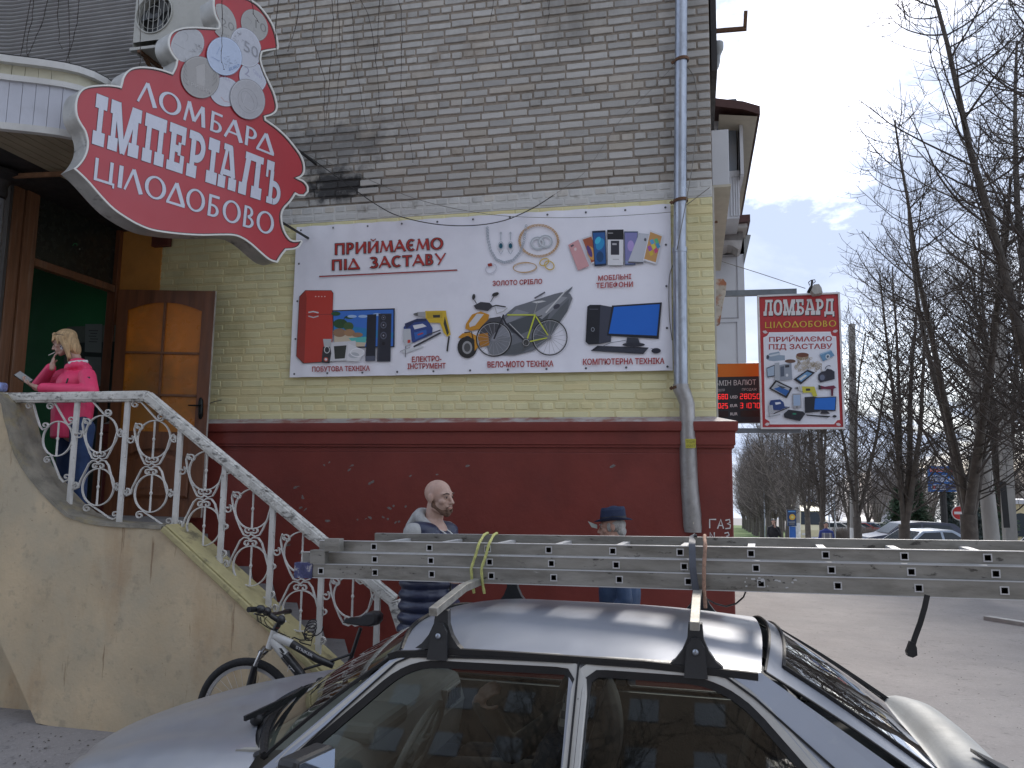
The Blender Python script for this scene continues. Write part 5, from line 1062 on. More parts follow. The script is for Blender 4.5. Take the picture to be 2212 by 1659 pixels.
ORD = ['leftmost', 'second', 'third', 'fourth', 'fifth', 'sixth', 'seventh', 'eighth', 'ninth', 'tenth', 'eleventh', 'twelfth', 'thirteenth', 'fourteenth']
VN = sorted([v for v in VN if len(v) > 1], key=lambda v: v[0][0]); zn_ = {}
for i, v in enumerate(VN):
    Yv = 6.6 if v[0][0] < 1000 else 7.4
    if v[0][0] < 200: Yv = 6.0
    if 450 < v[0][0] < 660: Yv = 5.6
    P_ = []
    for j in range(len(v)-1):
        for k in range(4):
            t = k/4; P_.append(UY(v[j][0]*(1-t)+v[j+1][0]*t+random.uniform(-1, 1), v[j][1]*(1-t)+v[j+1][1]*t, Yv+random.uniform(-.02, .02)))
    P_.append(UY(*v[-1], Yv)); P_.insert(0, P_[0]+Vector((0, .1, 1.2)))
    mb = MB(); mb.tube(P_, [.0034-.0016*q/len(P_) for q in range(len(P_))], 4)
    for q in range(2, len(P_), 3): mb.ball(tuple(P_[q]), .0055, 5, 3)
    o = mb.build("dry_vine", m_vine, None); xv = v[0][0]; wh = "the ribbed cladding" if xv < 200 else ("the red sign coins" if xv < 660 else "the grey bricks")
    zn_[wh] = zn_.get(wh, 0)+1; tag(o, f"{ORD[zn_[wh]-1]} thin dry vine from the left hanging before {wh}", "vine", "dry vine ends hanging from above")
# ================================================================ outside stairs with plastered wall
WY = 5.36
m_beige = M("beige_plaster", (.54, .43, .28), .85, var=.13, vs=1.3, bump=.5, bs=25,
            dirt=[((.40, .36, .27), 1.0, .42, .62, .7), ((.36, .21, .10), 1.1, .54, .78, .6, (2.2, 1, .6)), ((.20, .12, .06), 4.2, .64, .71, .8, (4.2, 1, .35)), ((.22, .15, .09), 22, .64, .70, .7), ((.30, .26, .19), 9, .56, .68, .55), ((.22, .17, .12), 1.7, .56, .8, .5)])
m_orw = M("orange_plaster_low", (.42, .22, .08), .85, var=.15, vs=2, bump=.4, bs=25, dirt=[((.16, .08, .04), 2.5, .5, .75, .7)])
m_cop = M("yellow_coping", (.40, .35, .18), .85, var=.2, vs=4, bump=.6, bs=30, dirt=[((.10, .09, .06), 5, .54, .66, .8), ((.3, .24, .1), 2, .5, .7, .6)])
z8 = lambda x, y: (x/2.765/1.736, (1450+y/2.765)/1.736)
st_ = thing("entrance_stairs", "beige plastered outside staircase with curved parapet and worn grey steps", "stairs", (-3.5, WY, 0))
crv = [(-700, 60), (-400, 60), (-150, 62), (-40, 100), (20, 180), (50, 330), (75, 450), (110, 570), (155, 700), (222, 840), (310, 950), (430, 1100), (560, 1240), (700, 1350), (860, 1412), (1020, 1442), (1250, 1460), (1480, 1470), (1680, 1482)]
CT = [UY(*z8(x, y), WY) for x, y in crv]
c_end = UY(667, 1441.5, WY); c_st = UY(350.5, 1146, WY); sl = (c_end-c_st); c_bot = c_st+sl*((c_st.z-.12)/(c_st.z-c_end.z))
bl = [UY(x, y, WY) for x, y in ((78, 1562), (40, 1475), (0, 1388), (-60, 1290), (-170, 1180))]
out = CT+[c_bot, Vector((c_bot.x, WY, -.1)), Vector((bl[0].x+.25, WY, -.1)), Vector((bl[0].x+.12, WY, .10))]+bl
mb = MB(); mb.prism(out, (0, .28, 0)); mb.build("parapet_wall", m_beige, st_, bevel=.01)
mb = MB(); A_, B_, C2, D2 = [], [], [], []
for i, p in enumerate(CT):
    t = (CT[min(i+1, len(CT)-1)]-CT[max(i-1, 0)]).normalized(); n_ = Vector((-t.z, 0, t.x)); n_ = n_ if n_.z > 0 else -n_
    j = .006*sin(i*2.3)
    A_.append(p+n_*.002+Vector((0, -.012+j, 0))); B_.append(p+n_*(.028+j)+Vector((0, -.006, 0))); C2.append(p+n_*.028+Vector((0, .30, 0))); D2.append(p+Vector((0, .30, 0)))
mb.strip(A_, B_); mb.strip(B_, C2); mb.strip(C2, D2); mb.build("parapet_top", M("weathered_top", (.21, .19, .15), .9, var=.3, vs=6, bump=.7, bs=35, dirt=[((.30, .24, .11), 3.5, .50, .66, .8), ((.06, .055, .05), 5, .55, .7, .7)]), st_, smooth=50)
mb = MB(); up = Vector((-sl.z, 0, sl.x)).normalized(); up = up if up.z > 0 else -up
a, b = c_st, c_bot
for (lo, hi, y0, y1) in ((.0, .045, -.03, .31), (.045, .062, -.012, .30)):
    mb.add([p+up*h+Vector((0, y, 0)) for p in (a, b) for h, y in ((lo, y0), (lo, y1), (hi, y1), (hi, y0))], [(0, 1, 2, 3), (7, 6, 5, 4), (0, 3, 7, 4), (3, 2, 6, 7), (2, 1, 5, 6), (1, 0, 4, 5)])
mb.build("coping", m_cop, st_, bevel=.008)
mb = MB(); mb.box2((-13, 5.8, -.1), (-4.6, 6.05, 1.4)); mb.box2((-13, 5.65, 1.36), (-6.66, 6.1, LZ-.21)); mb.build("lower_wall", m_orw, st_)
XS, NS, RI = c_st.x+.0, 9, LZ/9.2
TR_ = (c_bot.x-XS)/(NS)*1.0
mb = MB(); XF = fa_x = UY(552, 1232, PY).x+(UY(737, 1375, PY).x-UY(552, 1232, PY).x)*(LZ-UY(552, 1232, PY).z)/(UY(737, 1375, PY).z-UY(552, 1232, PY).z)
mb.prism([(XD-.02, WY+.281, LZ), (XS, WY+.281, LZ), (XF, PY-.002, LZ), (XD-.02, PY-.002, LZ)], (0, 0, -.16)); mb.build("landing", m_conc, st_, bevel=.012)
mb = MB(); mb.prism([(XD-.02, WY+.30, LZ-.161), (XS-.03, WY+.30, LZ-.161), (XF-.03, PY-.004, LZ-.161), (XD-.02, PY-.004, LZ-.161)], (0, 0, -LZ+.161)); mb.build("landing_base", m_beige, st_)
random.seed(2)
fa, fb = UY(552, 1232, PY), UY(737, 1375, PY)
def farx(z): return fa.x+(fb.x-fa.x)*(z-fa.z)/(fb.z-fa.z)
for i in range(1, NS):
    z = LZ-i*RI-random.uniform(0, .012); x0_, x1_ = XS+(i-1)*TR_, XS+i*TR_; f0, f1 = farx(z+RI), farx(z)
    mb = MB(); mb.prism([(x0_+.001, WY+.281, z), (x1_, WY+.281, z), (f1, PY-.003, z), (f0+.001, PY-.003, z)], (0, 0, -z-.1)); mb.build("step", m_conc, st_, bevel=.02)
# ================================================================ wrought iron railing
RYR = 5.5
m_wi = M("white_painted_iron", (.55, .54, .51), .55, var=.15, vs=8, bump=.3, bs=60, dirt=[((.10, .07, .05), 16, .60, .68, .85), ((.34, .33, .3), 5, .5, .7, .6)])
m_rail = M("worn_white_rail", (.56, .55, .51), .6, var=.2, vs=10, bump=.5, bs=60, dirt=[((.04, .035, .03), 9, .54, .64, .8, (1.2, 3, 3)), ((.2, .17, .14), 30, .56, .66, .7)])
rl = thing("stair_railing", "white wrought iron railing with scrolls and worn wooden handrail on the outside stairs", "railing", (-3, RYR, LZ))
R8 = lambda x, y, o=0.: UY(*z8(x, y), RYR+o)
R6 = lambda x, y: UY((700+x/1.468)/1.736, (1750+y/1.468)/1.736, RYR)
h = [R8(-300, 112), R8(20, 110), R8(1528, 108), R6(1142, 738), R6(1192, 895)]
hz = (h[1].z+h[2].z)/2; h[0].z = h[1].z = h[2].z = hz
for i in (0, 2, 3):
    a, b = (h[0], h[2]) if i == 0 else (h[i], h[i+1])
    mb = MB(); mb.beam(a, b, .075, .055 if i < 3 else .06); mb.beam(a-Vector((0, 0, .0)), b, .055, .085); mb.build("handrail", m_rail, rl, bevel=.006)
posts = [(R8(812, 165), R8(712, 1198)), (R8(1327, 155), R8(1233, 1432)), (R8(1872, 440), R8(1812, 1478)), (R6(207, 20), R6(182, 580)), (R6(473, 230), R6(452, 775)), (R6(742, 480), R6(728, 1030)), (R6(1050, 700), R6(1042, 1085))]
for a, b in posts:
    x = (a.x+b.x)/2; mb = MB(); mb.beam((x, RYR, b.z-.02), (x, RYR, a.z+.03), .042, .026, up=(0, 1, 0)); mb.build("post", m_wi, rl, bevel=.003)
def spiral(c, r, a0, turns, n=16, s=1):
    o = []
    for i in range(n+1):
        t = i/n; a = radians(a0)+s*2*PI*turns*t; q = r*(1-.72*t); o.append((c[0]+q*cos(a), c[1]+q*sin(a)))
    return o
def fl(pts, off, name, T, w=.018, th=.0085):
    P_ = [R8(x, y)+T for x, y in pts]
    mb = MB(); mb.tube([p+Vector((0, off, 0)) for p in P_], 0, 4, flat=(th, w), up=(0, 1, 0)); return mb
base = (1590, 545)
MOT = [  # name, points, offset in depth
    [(1408+52*cos(a/8*PI-2.6)*0, 0) for a in range(0)],
    spiral((1408, 185), 42, -30, -1.2)[::-1]*1+[(1465, 155), (1545, 245), (1625, 335), (1670, 358)]+spiral((1668, 318), 38, 80, -1.2),
    spiral((1442, 415), 42, 60, -1.15)[::-1]+[(1410, 380), (1398, 440), (1410, 540), (1440, 650), (1475, 740), (1505, 800), (1550, 815), (1588, 790)]+spiral((1614, 752), 34, 140, -1.0),
    spiral((1808, 535), 42, 60, 1.2)[::-1]+[(1800, 492), (1770, 520), (1735, 640), (1690, 740), (1655, 800), (1610, 815), (1570, 790)]+spiral((1543, 752), 34, 40, 1.0),
    spiral((1352, 552), 42, -60, 1.1)[::-1]+[(1370, 512), (1405, 530)],
    spiral((1312, 1092), 42, -80, 1.2)[::-1]+[(1312, 1134), (1355, 1110), (1375, 1040), (1420, 950), (1465, 860), (1505, 826), (1545, 832), (1570, 860)]+spiral((1598, 886), 32, -140, 1.0),
    spiral((1775, 1102), 42, -100, -1.2)[::-1]+[(1765, 1144), (1730, 1110), (1705, 1000), (1675, 880), (1640, 830), (1590, 826), (1562, 856)]+spiral((1530, 886), 32, -40, -1.0),
    spiral((1445, 1332), 42, -60, -1.2)[::-1]+[(1475, 1290), (1560, 1345), (1680, 1430), (1730, 1448)]+spiral((1748, 1395), 40, 90, -1.2),
]
MOT = [m for m in MOT if len(m) > 3]
cents = [(1045, 490), (1590, 545), (2135, 870), (2617, 1266), (3132, 1715), (3653, 2176)]
b0 = R8(*base)
for k, c in enumerate(cents):
    T = R8(*c)-b0
    for j, pts in enumerate(MOT):
        if k == 5 and j >= 4: continue
        if k >= 2 and j == 0: pts = [(x, y+(x-1408)*.25-0) for x, y in pts if x > 1560]
        if k >= 2 and j == len(MOT)-1: pts = [(x, y-20) for x, y in pts if x > 1640]
        fl(pts, .0015*j-.004, '', T).build("scroll", m_wi, rl, smooth=40)
    g = rl
    for (cx, cy, rx, ry) in ((1590, 545, 171, 187), (1540, 1105, 169, 187)):
        if k == 5 and cy > 900: continue
        rr = (R8(cx+rx, cy)-R8(cx-rx, cy)).length/2; cc = R8(cx, cy)+T
        if cy > 900: cc.x = (R8(1590, 545)+T).x+.008
        mb = MB(); mb.tube([cc+Vector((rr*cos(2*PI*i/36), .006, rr*sin(2*PI*i/36))) for i in range(36)], 0, 4, flat=(.0085, .018), up=(0, 1, 0), closed=True); mb.build("ring", m_wi, g, smooth=40)
        mb = MB(); mb.tube([cc+Vector((0, .006, z)) for z in (-rr, -.03, -.018, 0, .018, .03, rr)], [.009, .008, .006, .014, .006, .008, .009], 6); mb.build("spindle", m_wi, g, smooth=40)
# first, partly hidden panel beside the curved parapet
for j, pts in enumerate([spiral((305, 200), 36, -20, -1.2)[::-1]+[(345, 165), (380, 300), (415, 410), (445, 448)]+spiral((470, 400), 36, 100, -1.1), spiral((522, 205), 40, -20, -1.2)[::-1]+[(568, 165), (620, 260), (690, 380), (720, 395)]+spiral((738, 342), 36, 90, -1.2),
                         spiral((490, 760), 36, -60, -1.2)[::-1]+[(530, 715), (570, 820), (620, 950), (660, 990)]+spiral((690, 935), 36, 90, -1.1)]):
    fl(pts, .001*j, '', Vector((0, 0, 0))).build("scroll", m_wi, rl, smooth=40)
rr = (R8(745, 540)-R8(440, 540)).length/2; cc = R8(592, 538); mb = MB(); mb.tube([cc+Vector((rr*cos(2*PI*i/36), .006, rr*sin(2*PI*i/36))) for i in range(36)], 0, 4, flat=(.0085, .018), up=(0, 1, 0), closed=True); mb.build("ring", m_wi, g, smooth=40)
mb = MB(); mb.tube([cc+Vector((0, .006, z)) for z in (-rr, -.03, -.018, 0, .018, .03, rr)], [.009, .008, .006, .014, .006, .008, .009], 6); mb.build("spindle", m_wi, g, smooth=40)
# blue plastic item at the far left of the handrail
mb = MB(); a = UY(-4, 838, 5.6); mb.box((a.x-.02, 5.62, a.z+.01), (.12, .1, .08)); o = mb.build("plastic_bag", M("blue_white_plastic", (.25, .33, .6), .3, var=.5, vs=30), None, bevel=.02); tag(o, "crumpled blue and white plastic packet at the far left end of the handrail", "packet")
# ================================================================ the silver hatchback
m_paint = M("silver_car_paint", (.30, .32, .365), .42, .45, var=.05, vs=1.2, bump=0, coat=.15, dirt=[((.34, .33, .32), 1.3, .45, .85, .5), ((.40, .40, .40), 25, .60, .72, .25)])
m_hood = M("dusty_silver_paint", (.33, .345, .38), .36, .5, var=.06, vs=1.5, bump=.015, bs=300, coat=.25, dirt=[((.40, .39, .36), 1.1, .45, .65, .6), ((.46, .46, .47), 9, .66, .71, .25, (1, 3, 1))])
m_frame = M("pale_door_frame", (.46, .45, .42), .4, .25, var=.05, coat=.3)
m_rub = M("black_rubber", (.012, .012, .013), .55, var=.15, vs=20, spec=.4); m_blk = M("black_plastic", (.02, .021, .023), .5, var=.1)
m_cg = glass_mat("car_glass", (.62, .66, .65), .0); m_ws = glass_mat("windscreen", (.72, .78, .72), .03)
m_grey_in = M("grey_interior", (.20, .20, .18), .7, var=.08); m_seat = M("seat_fabric", (.025, .026, .03), .9, var=.2, vs=40); m_beige_in = M("dashboard_grey", (.30, .29, .26), .6, var=.06)
CT_ = Matrix.Translation((-.42, 3.4746, .058)) @ Matrix.Rotation(radians(-1.23), 4, 'Z') @ Matrix.Translation((-2.4, 0, 0))
def C(x, y, z): return CT_ @ Vector((x, y, z))
car = thing("parked_hatchback", "old silver five-door hatchback carrying a ladder on its roof rack", "car", tuple(C(2.4, 0, 0)))
def ysd(z, x=2.4, o=0.):        # near-side surface (mirrored for the far side)
    w = .80-(z-.90)*(.225/.415) if z > .9 else .80+.015*(1-((z-.6)/.3)**2)
    if x < 1.3: w -= .10*((1.3-x)/1.3)**2.2
    if x > 3.3: w -= .06*((x-3.3)/.7)**2
    return w+o
def SIDE(x, z, s=-1, o=0.): return C(x, s*ysd(z, x, o), z)
# --- bonnet
def cowlx(y): return 1.27-.27*(1-(abs(y)/.72)**2)            # windscreen foot, bowed forward in the middle
rows = []
NYH = 22
for i in range(15):
    t = i/14; r = []
    for j in range(NYH+1):
        q = -1+2*j/NYH; ym = ysd(.85, 1.25*t+.02)-.015; y = q*ym
        x0 = .06+.16*q*q; x1 = cowlx(min(.72, abs(y)))-.03; x = x0+(x1-x0)*t
        z = .70+.235*(1-(1-t)**1.7) + .022*(1-q*q) - .05*max(0, abs(q)-.86)/.14*(1) - .10*max(0, .12-t)/.12*1
        z -= .012*exp(-((abs(q)-.62)/.05)**2)
        r.append(C(x, y, z))
    rows.append(r)
mb = MB(); mb.grid(rows, flip=True); mb.build("bonnet", m_hood, car, smooth=50)
mb = MB(); p = C(.82, -.1, .9); mb.ball(tuple(p+Vector((0, 0, .025))), (.018, .014, .012)); mb.build("washer_jet", m_rub, car, smooth=60)
# --- lower body
for s in (-1, 1):
    xs_ = [.02, .15, .35, .6, .8, 1.0, 1.3, 1.7, 2.42, 2.9, 3.1, 3.3, 3.6, 3.80, 3.90]
    zs_ = [.22, .4, .6, .75, .86, .90]
    mb = MB(); rr_ = []
    for z in zs_:
        r = []
        for x in xs_:
            zz_ = min(z, .60+.235*(1-(1-min(1, x/1.25))**1.7)) if x < 1.28 else (min(z, .80) if x > 3.85 else z)
            w = ysd(min(zz_, .9), x); w -= .05*max(0, .45-z)
            if z > .60: w -= .0
            r.append(C(x, s*w, zz_))
        rr_.append(r)
    mb.grid(rr_, flip=(s > 0)); mb.build("body_side", m_paint, car, smooth=60)
mb = MB(); mb.grid([[C(.02, y, .22), C(.02, y, .58)] for y in (-.68, 0, .68)]); mb.build("end_panel", m_paint, car); mb = MB(); mb.grid([[C(3.90, y, .22), C(3.90, y, .80)] for y in (.74, 0, -.74)]); mb.build("end_panel", m_paint, car)
for x0 in (-.03, 3.93):
    mb = MB(); mb.box((x0+.05, 0, .47), (.14, 1.56, .2), T=CT_); mb.build("bumper", m_blk, car, bevel=.03)
mb = MB(); mb.box((2.0, 0, .2), (3.8, 1.4, .06), T=CT_); mb.build("underbody", m_blk, car)
def wheel_(x, s):
    w = MB(); T = CT_ @ Matrix.Translation((x, s*.70, .285-.03)) @ Matrix.Rotation(PI/2, 4, 'X')
    w.lathe([(.19, -.08), (.27, -.085), (.285, -.05), (.285, .05), (.27, .085), (.19, .08)], n=28, T=T); t_ = w.build("tyre", m_rub, car, smooth=40)
    w = MB(); w.lathe([(.19, -.06), (.18, -.02), (.05, -.03*1), (.05, .03), (.18, .02), (.19, .06)], n=24, T=T); w.build("rim", m_galv, t_, smooth=40)
for x in (.8, 3.26):
    for s in (-1, 1): wheel_(x, s)
for s in (-1, 1):
    mb = MB(); mb.box((.06, s*.5, .54), (.04, .3, .12), T=CT_); mb.build("headlight", glass_mat("lamp_glass", (.8, .8, .8), .3), car, bevel=.01)
# --- roof
GX = [1.735, 1.80, 1.95, 2.15, 2.42, 2.65, 2.85, 2.98, 3.05]
def gz(x): return 1.298+.022*sm(1.72, 2.0, x)-.012*sm(2.6, 3.05, x)
def rz(x, q):            # q: -1..1 across
    cr = 1.405-.045*max(0, (2.05-x)/.33)**2-.035*max(0, (x-2.5)/.55)**2
    return gz(x)+.0+(cr-gz(x))*(1-abs(q)**2.6)
def rfx(q): return 1.735-.075*(1-q*q)     # front edge bows forward
def rbx(q): return 3.045+.03*(1-q*q)
rows = []
for i in range(23):
    t = i/22; r = []
    for j in range(25):
        q = -1+2*j/24; x = rfx(q)+(rbx(q)-rfx(q))*t; w = ysd(gz(x), x)-.012
        r.append(C(x, q*w, rz(x, q)))
    rows.append(r)
mb = MB(); mb.grid(rows, flip=True); mb.build("roof", m_paint, car, smooth=50)
for s in (-1, 1):
    mb = MB(); G = [C(x, s*(ysd(gz(x), x)+.004), gz(x)-.006) for x in GX if x < 3.03]; G = [C(1.70, s*(ysd(gz(1.72))+.006), gz(1.72)-.018)]+G+[C(3.035, s*(ysd(gz(3.03))+.004), gz(3.03)-.008)]; mb.tube(G, 0, 4, flat=(.02, .024), up=(0, 0, 1)); mb.build("drip_rail", m_rub, car, smooth=40)
# --- windscreen
rows = []; NW = 10
for i in range(NW+1):
    t = i/NW; r = []
    for j in range(21):
        q = -1+2*j/20; yb, yt = .735, .555; y = q*(yb+(yt-yb)*t)
        xb = 1.28-.25*(1-q*q); xt = rfx(q)-.0; zb, zt_ = .925+.03*(1-q*q), rz(xt+.02, q)-.004
        r.append(C(xb+(xt-xb)*t, y, zb+(zt_-zb)*t+.018*sin(PI*t)))
    rows.append(r)
mb = MB(); mb.grid(rows, flip=True); mb.build("windscreen", m_ws, car, smooth=60)
mb = MB(); mb.tube([r[0]+Vector((0, 0, .004)) for r in rows], 0, 4, flat=(.022, .012), up=(0, 0, 1)); mb.tube([r[-1]+Vector((0, 0, .004)) for r in rows], 0, 4, flat=(.022, .012), up=(0, 0, 1)); mb.tube([p+Vector((0, 0, .006)) for p in rows[0]], .016, 6); mb.tube([p+Vector((0, 0, .003)) for p in rows[-1]], .01, 6)
mb.build("windscreen_seal", m_rub, car, smooth=50, kind="stuff")
# cowl with vents and wipers
mb = MB(); r1 = [p+Vector((-.02, 0, .008)) for p in rows[0]]; r2 = [C(cowlx(-.72+1.44*j/20)-.035, -.735+1.47*j/20, .922) for j in range(21)]; mb.strip(r2, r1); mb.build("cowl_panel", m_blk, car)
for (pv, e0, e1) in (((1.075, -.46, .965), (1.21, .10, 1.05), (1.14, -.20, 1.02)), ((1.06, .12, .975), (1.20, .62, 1.03), (1.13, .4, 1.0))):
    mb = MB(); P0, P1, P2 = C(*pv), C(*e0), C(*e1); mb.ball(tuple(P0), (.03, .025, .025), 8, 5); mb.beam(P0, P2+Vector((0, 0, .012)), .022, .014); mb.beam(P2+(P1-P2)*-1.1+Vector((0, 0, .0)), P1, .012, .02); mb.build("wiper", m_rub, car, smooth=40)
# --- side glazing and doors (near side s=-1, far side s=1)
def rsamp(P, n, rad=.0):
    """closed outline in (x, z), corners rounded, resampled to n points starting at the first"""
    out = []; m = len(P)
    for i in range(m):
        a, b, c = Vector(P[i-1]), Vector(P[i]), Vector(P[(i+1) % m]); r = rad if not isinstance(rad, list) else rad[i]
        if r <= 0: out.append(b); continue
        u = (a-b).normalized(); v = (c-b).normalized(); p0, p1 = b+u*min(r, (a-b).length*.45), b+v*min(r, (c-b).length*.45)
        for k in range(6): t = k/5; out.append(p0*(1-t)**2+b*2*t*(1-t)+p1*t*t)
    L_ = [0]
    for i in range(len(out)): L_.append(L_[-1]+(out[(i+1) % len(out)]-out[i]).length)
    res = []
    for k in range(n):
        d = L_[-1]*k/n; i = max(j for j in range(len(L_)-1) if L_[j] <= d+1e-9); t = (d-L_[i])/max(1e-9, L_[i+1]-L_[i]); res.append(out[i].lerp(out[(i+1) % len(out)], t))
    return res
def off2(P, d):
    n = len(P); area = sum(P[i][0]*P[(i+1) % n][1]-P[(i+1) % n][0]*P[i][1] for i in range(n)); s = 1 if area > 0 else -1; o = []
    for i in range(n):
        a, b, c = P[i-1], P[i], P[(i+1) % n]; t = (c-a).normalized(); o.append(Vector((b.x-t.y*s*d*-1*-1, b.y+t.x*s*d)))
    return o
FW = rsamp([(1.40, .90), (2.385, .90), (2.396, 1.262), (1.79, 1.252)], 72, [.02, .02, .03, .10])
RW = rsamp([(2.455, .90), (3.30, .90), (2.93, 1.262), (2.468, 1.262)], 72, [.02, .02, .14, .035])
def sring(a, b, oa, ob, s, mb): mb.strip([SIDE(p.x, p.y, s, oa) for p in a], [SIDE(p.x, p.y, s, ob) for p in b], closed=True, flip=(s < 0))
for s in (-1, 1):
    for nm, WN in (("front", FW), ("rear", RW)):
        seal = off2(WN, -.026); fr = off2(WN, -.026); fro = off2(WN, -.062)
        d = thing_door = None
        mb = MB(); sring(WN, seal, -.012, .003, s, mb); sring([p for p in off2(WN, .004)], WN, -.03, -.012, s, mb); mb.build("window_seal", m_rub, car, smooth=50)
        mb = MB(); sring(fr, fro, .0, .004, s, mb); sring(fro, off2(WN, -.066), .004, -.01, s, mb); mb.build("door_frame", m_frame, car, smooth=50)
        mb = MB(); n = len(WN); G = [SIDE(p.x, p.y, s, -.02) for p in WN]; mb.add(G, [tuple(range(n)) if s > 0 else tuple(range(n))[::-1]]); mb.build("side_window", m_cg, car)
    # pillars and cant rail behind the door frames
    mb = MB()
    out_f = [(1.315, .90), (1.745, 1.292), (3.035, 1.298), (3.60, .90)]
    def quad(P): mb.add([SIDE(x, z, s, o) for x, z, o in P], [tuple(range(len(P))) if s > 0 else tuple(range(len(P)))[::-1]])
    # A pillar
    PN = lambda nm: mb.build(nm, m_paint, car)
    quad([(1.30, .90, .004), (1.345, .90, .004), (1.765, 1.283, .004), (1.735, 1.296, .0)]); PN("pillar"); mb = MB()
    # C pillar panel: from the rear door edge to the hatch
    quad([(3.36, .90, .002), (3.62, .90, .0), (3.585, .985, -.002), (3.045, 1.312, .0), (2.93, 1.306, .004), (3.01, 1.26, .004)]); PN("pillar"); mb = MB()
    quad([(2.39, .90, -.006), (2.45, .90, -.006), (2.45, 1.30, -.006), (2.39, 1.30, -.006)])
    mb.build("pillar", m_paint, car)
    # gap lines
    mb = MB()
    for P in ([(1.37, .90), (1.56, 1.095), (1.735, 1.264), (1.79, 1.289), (2.1, 1.301), (2.40, 1.306)], [(2.413, .3), (2.413, .9), (2.423, 1.306)], [(2.43, 1.306), (2.85, 1.306), (2.93, 1.293), (3.02, 1.24), (3.25, 1.068), (3.40, .90)]):
        mb.tube([SIDE(x, z, s, .005) for x, z in P], 0, 4, flat=(.007, .007), up=(0, 1, 0))
    mb.build("door_gap", m_rub, car, kind="stuff")
    mb = MB(); mb.tube([SIDE(x, .895, s, .008) for x in (1.36, 1.8, 2.38)], 0, 4, flat=(.022, .014), up=(0, 0, 1)); mb.tube([SIDE(x, .895, s, .008) for x in (2.46, 3.0, 3.36)], 0, 4, flat=(.022, .014), up=(0, 0, 1)); mb.build("waist_seal", m_rub, car, kind="stuff")
    # wing mirror
    mb = MB(); b0 = [SIDE(1.44, .95, s, .02), SIDE(1.60, .95, s, .02)]
    T = CT_ @ Matrix.Translation((1.56, s*(.80+.14), .975)) @ Matrix.Rotation(radians(12*s), 4, 'Z')
    mb.box((0, 0, 0), (.09, .20, .125), T=T); mb.beam(C(1.55, s*.80, .93), C(1.56, s*.9, .95), .05, .04); m_ = mb.build("wing_mirror", m_blk, car, bevel=.02)
    mb = MB(); mb.box((.047, 0, 0), (.004, .175, .105), T=T); mb.build("mirror_glass", M("mirror", (.22, .25, .3), .06, .8, var=0, bump=0), m_)
# --- tailgate: frame, glass, spoiler
def hx(t, q): return 3.06+.045*(1-q*q)*(1-t)+(.60+.02*(1-q*q))*t
def hz_(t, q): w = rz(3.045, q); return w-.004+(.955+.02*(1-q*q)-w)*t+.012*sin(PI*t)
def hy(t, q): return q*(.545+.175*t)
hr = [[C(hx(t/12, q), hy(t/12, q), hz_(t/12, q)) for q in [-1+2*j/24 for j in range(25)]] for t in range(13)]
def sub(i0, i1, j0, j1, off=0.):
    o = []
    for i in range(i0, i1+1):
        r = []
        for j in range(j0, j1+1):
            r.append(hr[i][j]+Vector((.6*off, 0, .8*off)))
        o.append(r)
    return o
mb = MB(); mb.grid(sub(0, 1, 0, 24, .008), flip=True); mb.grid(sub(1, 12, 0, 2, .008), flip=True); mb.grid(sub(1, 12, 22, 24, .008), flip=True); mb.build("tailgate_frame", m_paint, car, smooth=40)
mb = MB()
for j in (2, 22): mb.tube([hr[i][j]+Vector((.006, 0, .012)) for i in range(1, 13)], 0, 4, flat=(.012, .014), up=(0, 0, 1))
mb.tube([p+Vector((.004, 0, .012)) for p in hr[1][2:23]], .007, 5); mb.tube([p+Vector((0, 0, .006)) for p in hr[0]], .006, 5)
for j in (0, 24): mb.tube([hr[i][j]+Vector((0, 0, .004)) for i in range(13)], .005, 5)
mb.build("tailgate_seal", m_rub, car, smooth=50, kind="stuff")
mb = MB(); mb.grid(sub(1, 12, 2, 22, .004), flip=True); mb.build("rear_window", glass_mat("rear_glass", (.55, .6, .58), .38, .02), car, smooth=60)
mb = MB(); sp = [(3.64, .955), (3.665, .995), (3.74, 1.008), (3.80, .995), (3.845, .96), (3.84, .93), (3.76, .90), (3.66, .90)]
rs_ = []
for j in range(21):
    q = -1+2*j/20; e = .05*abs(q)**6; rs_.append([C(x+.03*(1-q*q)-.06*abs(q)**4, q*.735, z-e*(1 if z > .94 else .2)) for x, z in sp+[sp[0]]])
mb.grid(rs_, flip=False); mb.add(rs_[0][:-1], [tuple(range(len(sp)))]); mb.add(rs_[-1][:-1], [tuple(range(len(sp)))[::-1]]); mb.build("spoiler", M("spoiler_paint", (.27, .28, .28), .55, .1, var=.08, dirt=[((.25, .25, .24), 5, .6, .75, .5)]), car, smooth=50)
mb = MB(); mb.prism([C(3.76, -.25, 1.022), C(3.86, -.30, .985), C(3.85, -.42, .985), C(3.78, -.33, 1.016)], (0, 0, .012)); mb.build("spoiler_insert", m_blk, car)
mb = MB()
for s in (-1, 1): mb.add([C(3.58, s*.72, .96), C(3.70, s*.73, .90), C(3.86, s*.74, .89), C(3.86, s*.74, .86), C(3.55, s*.76, .86)], [(0, 1, 2, 3, 4)])
mb.add([C(3.60, -.72, .93), C(3.60, .72, .93), C(3.86, .72, .90), C(3.86, -.72, .90)], [(0, 1, 2, 3)]); mb.build("tail_deck", m_paint, car)
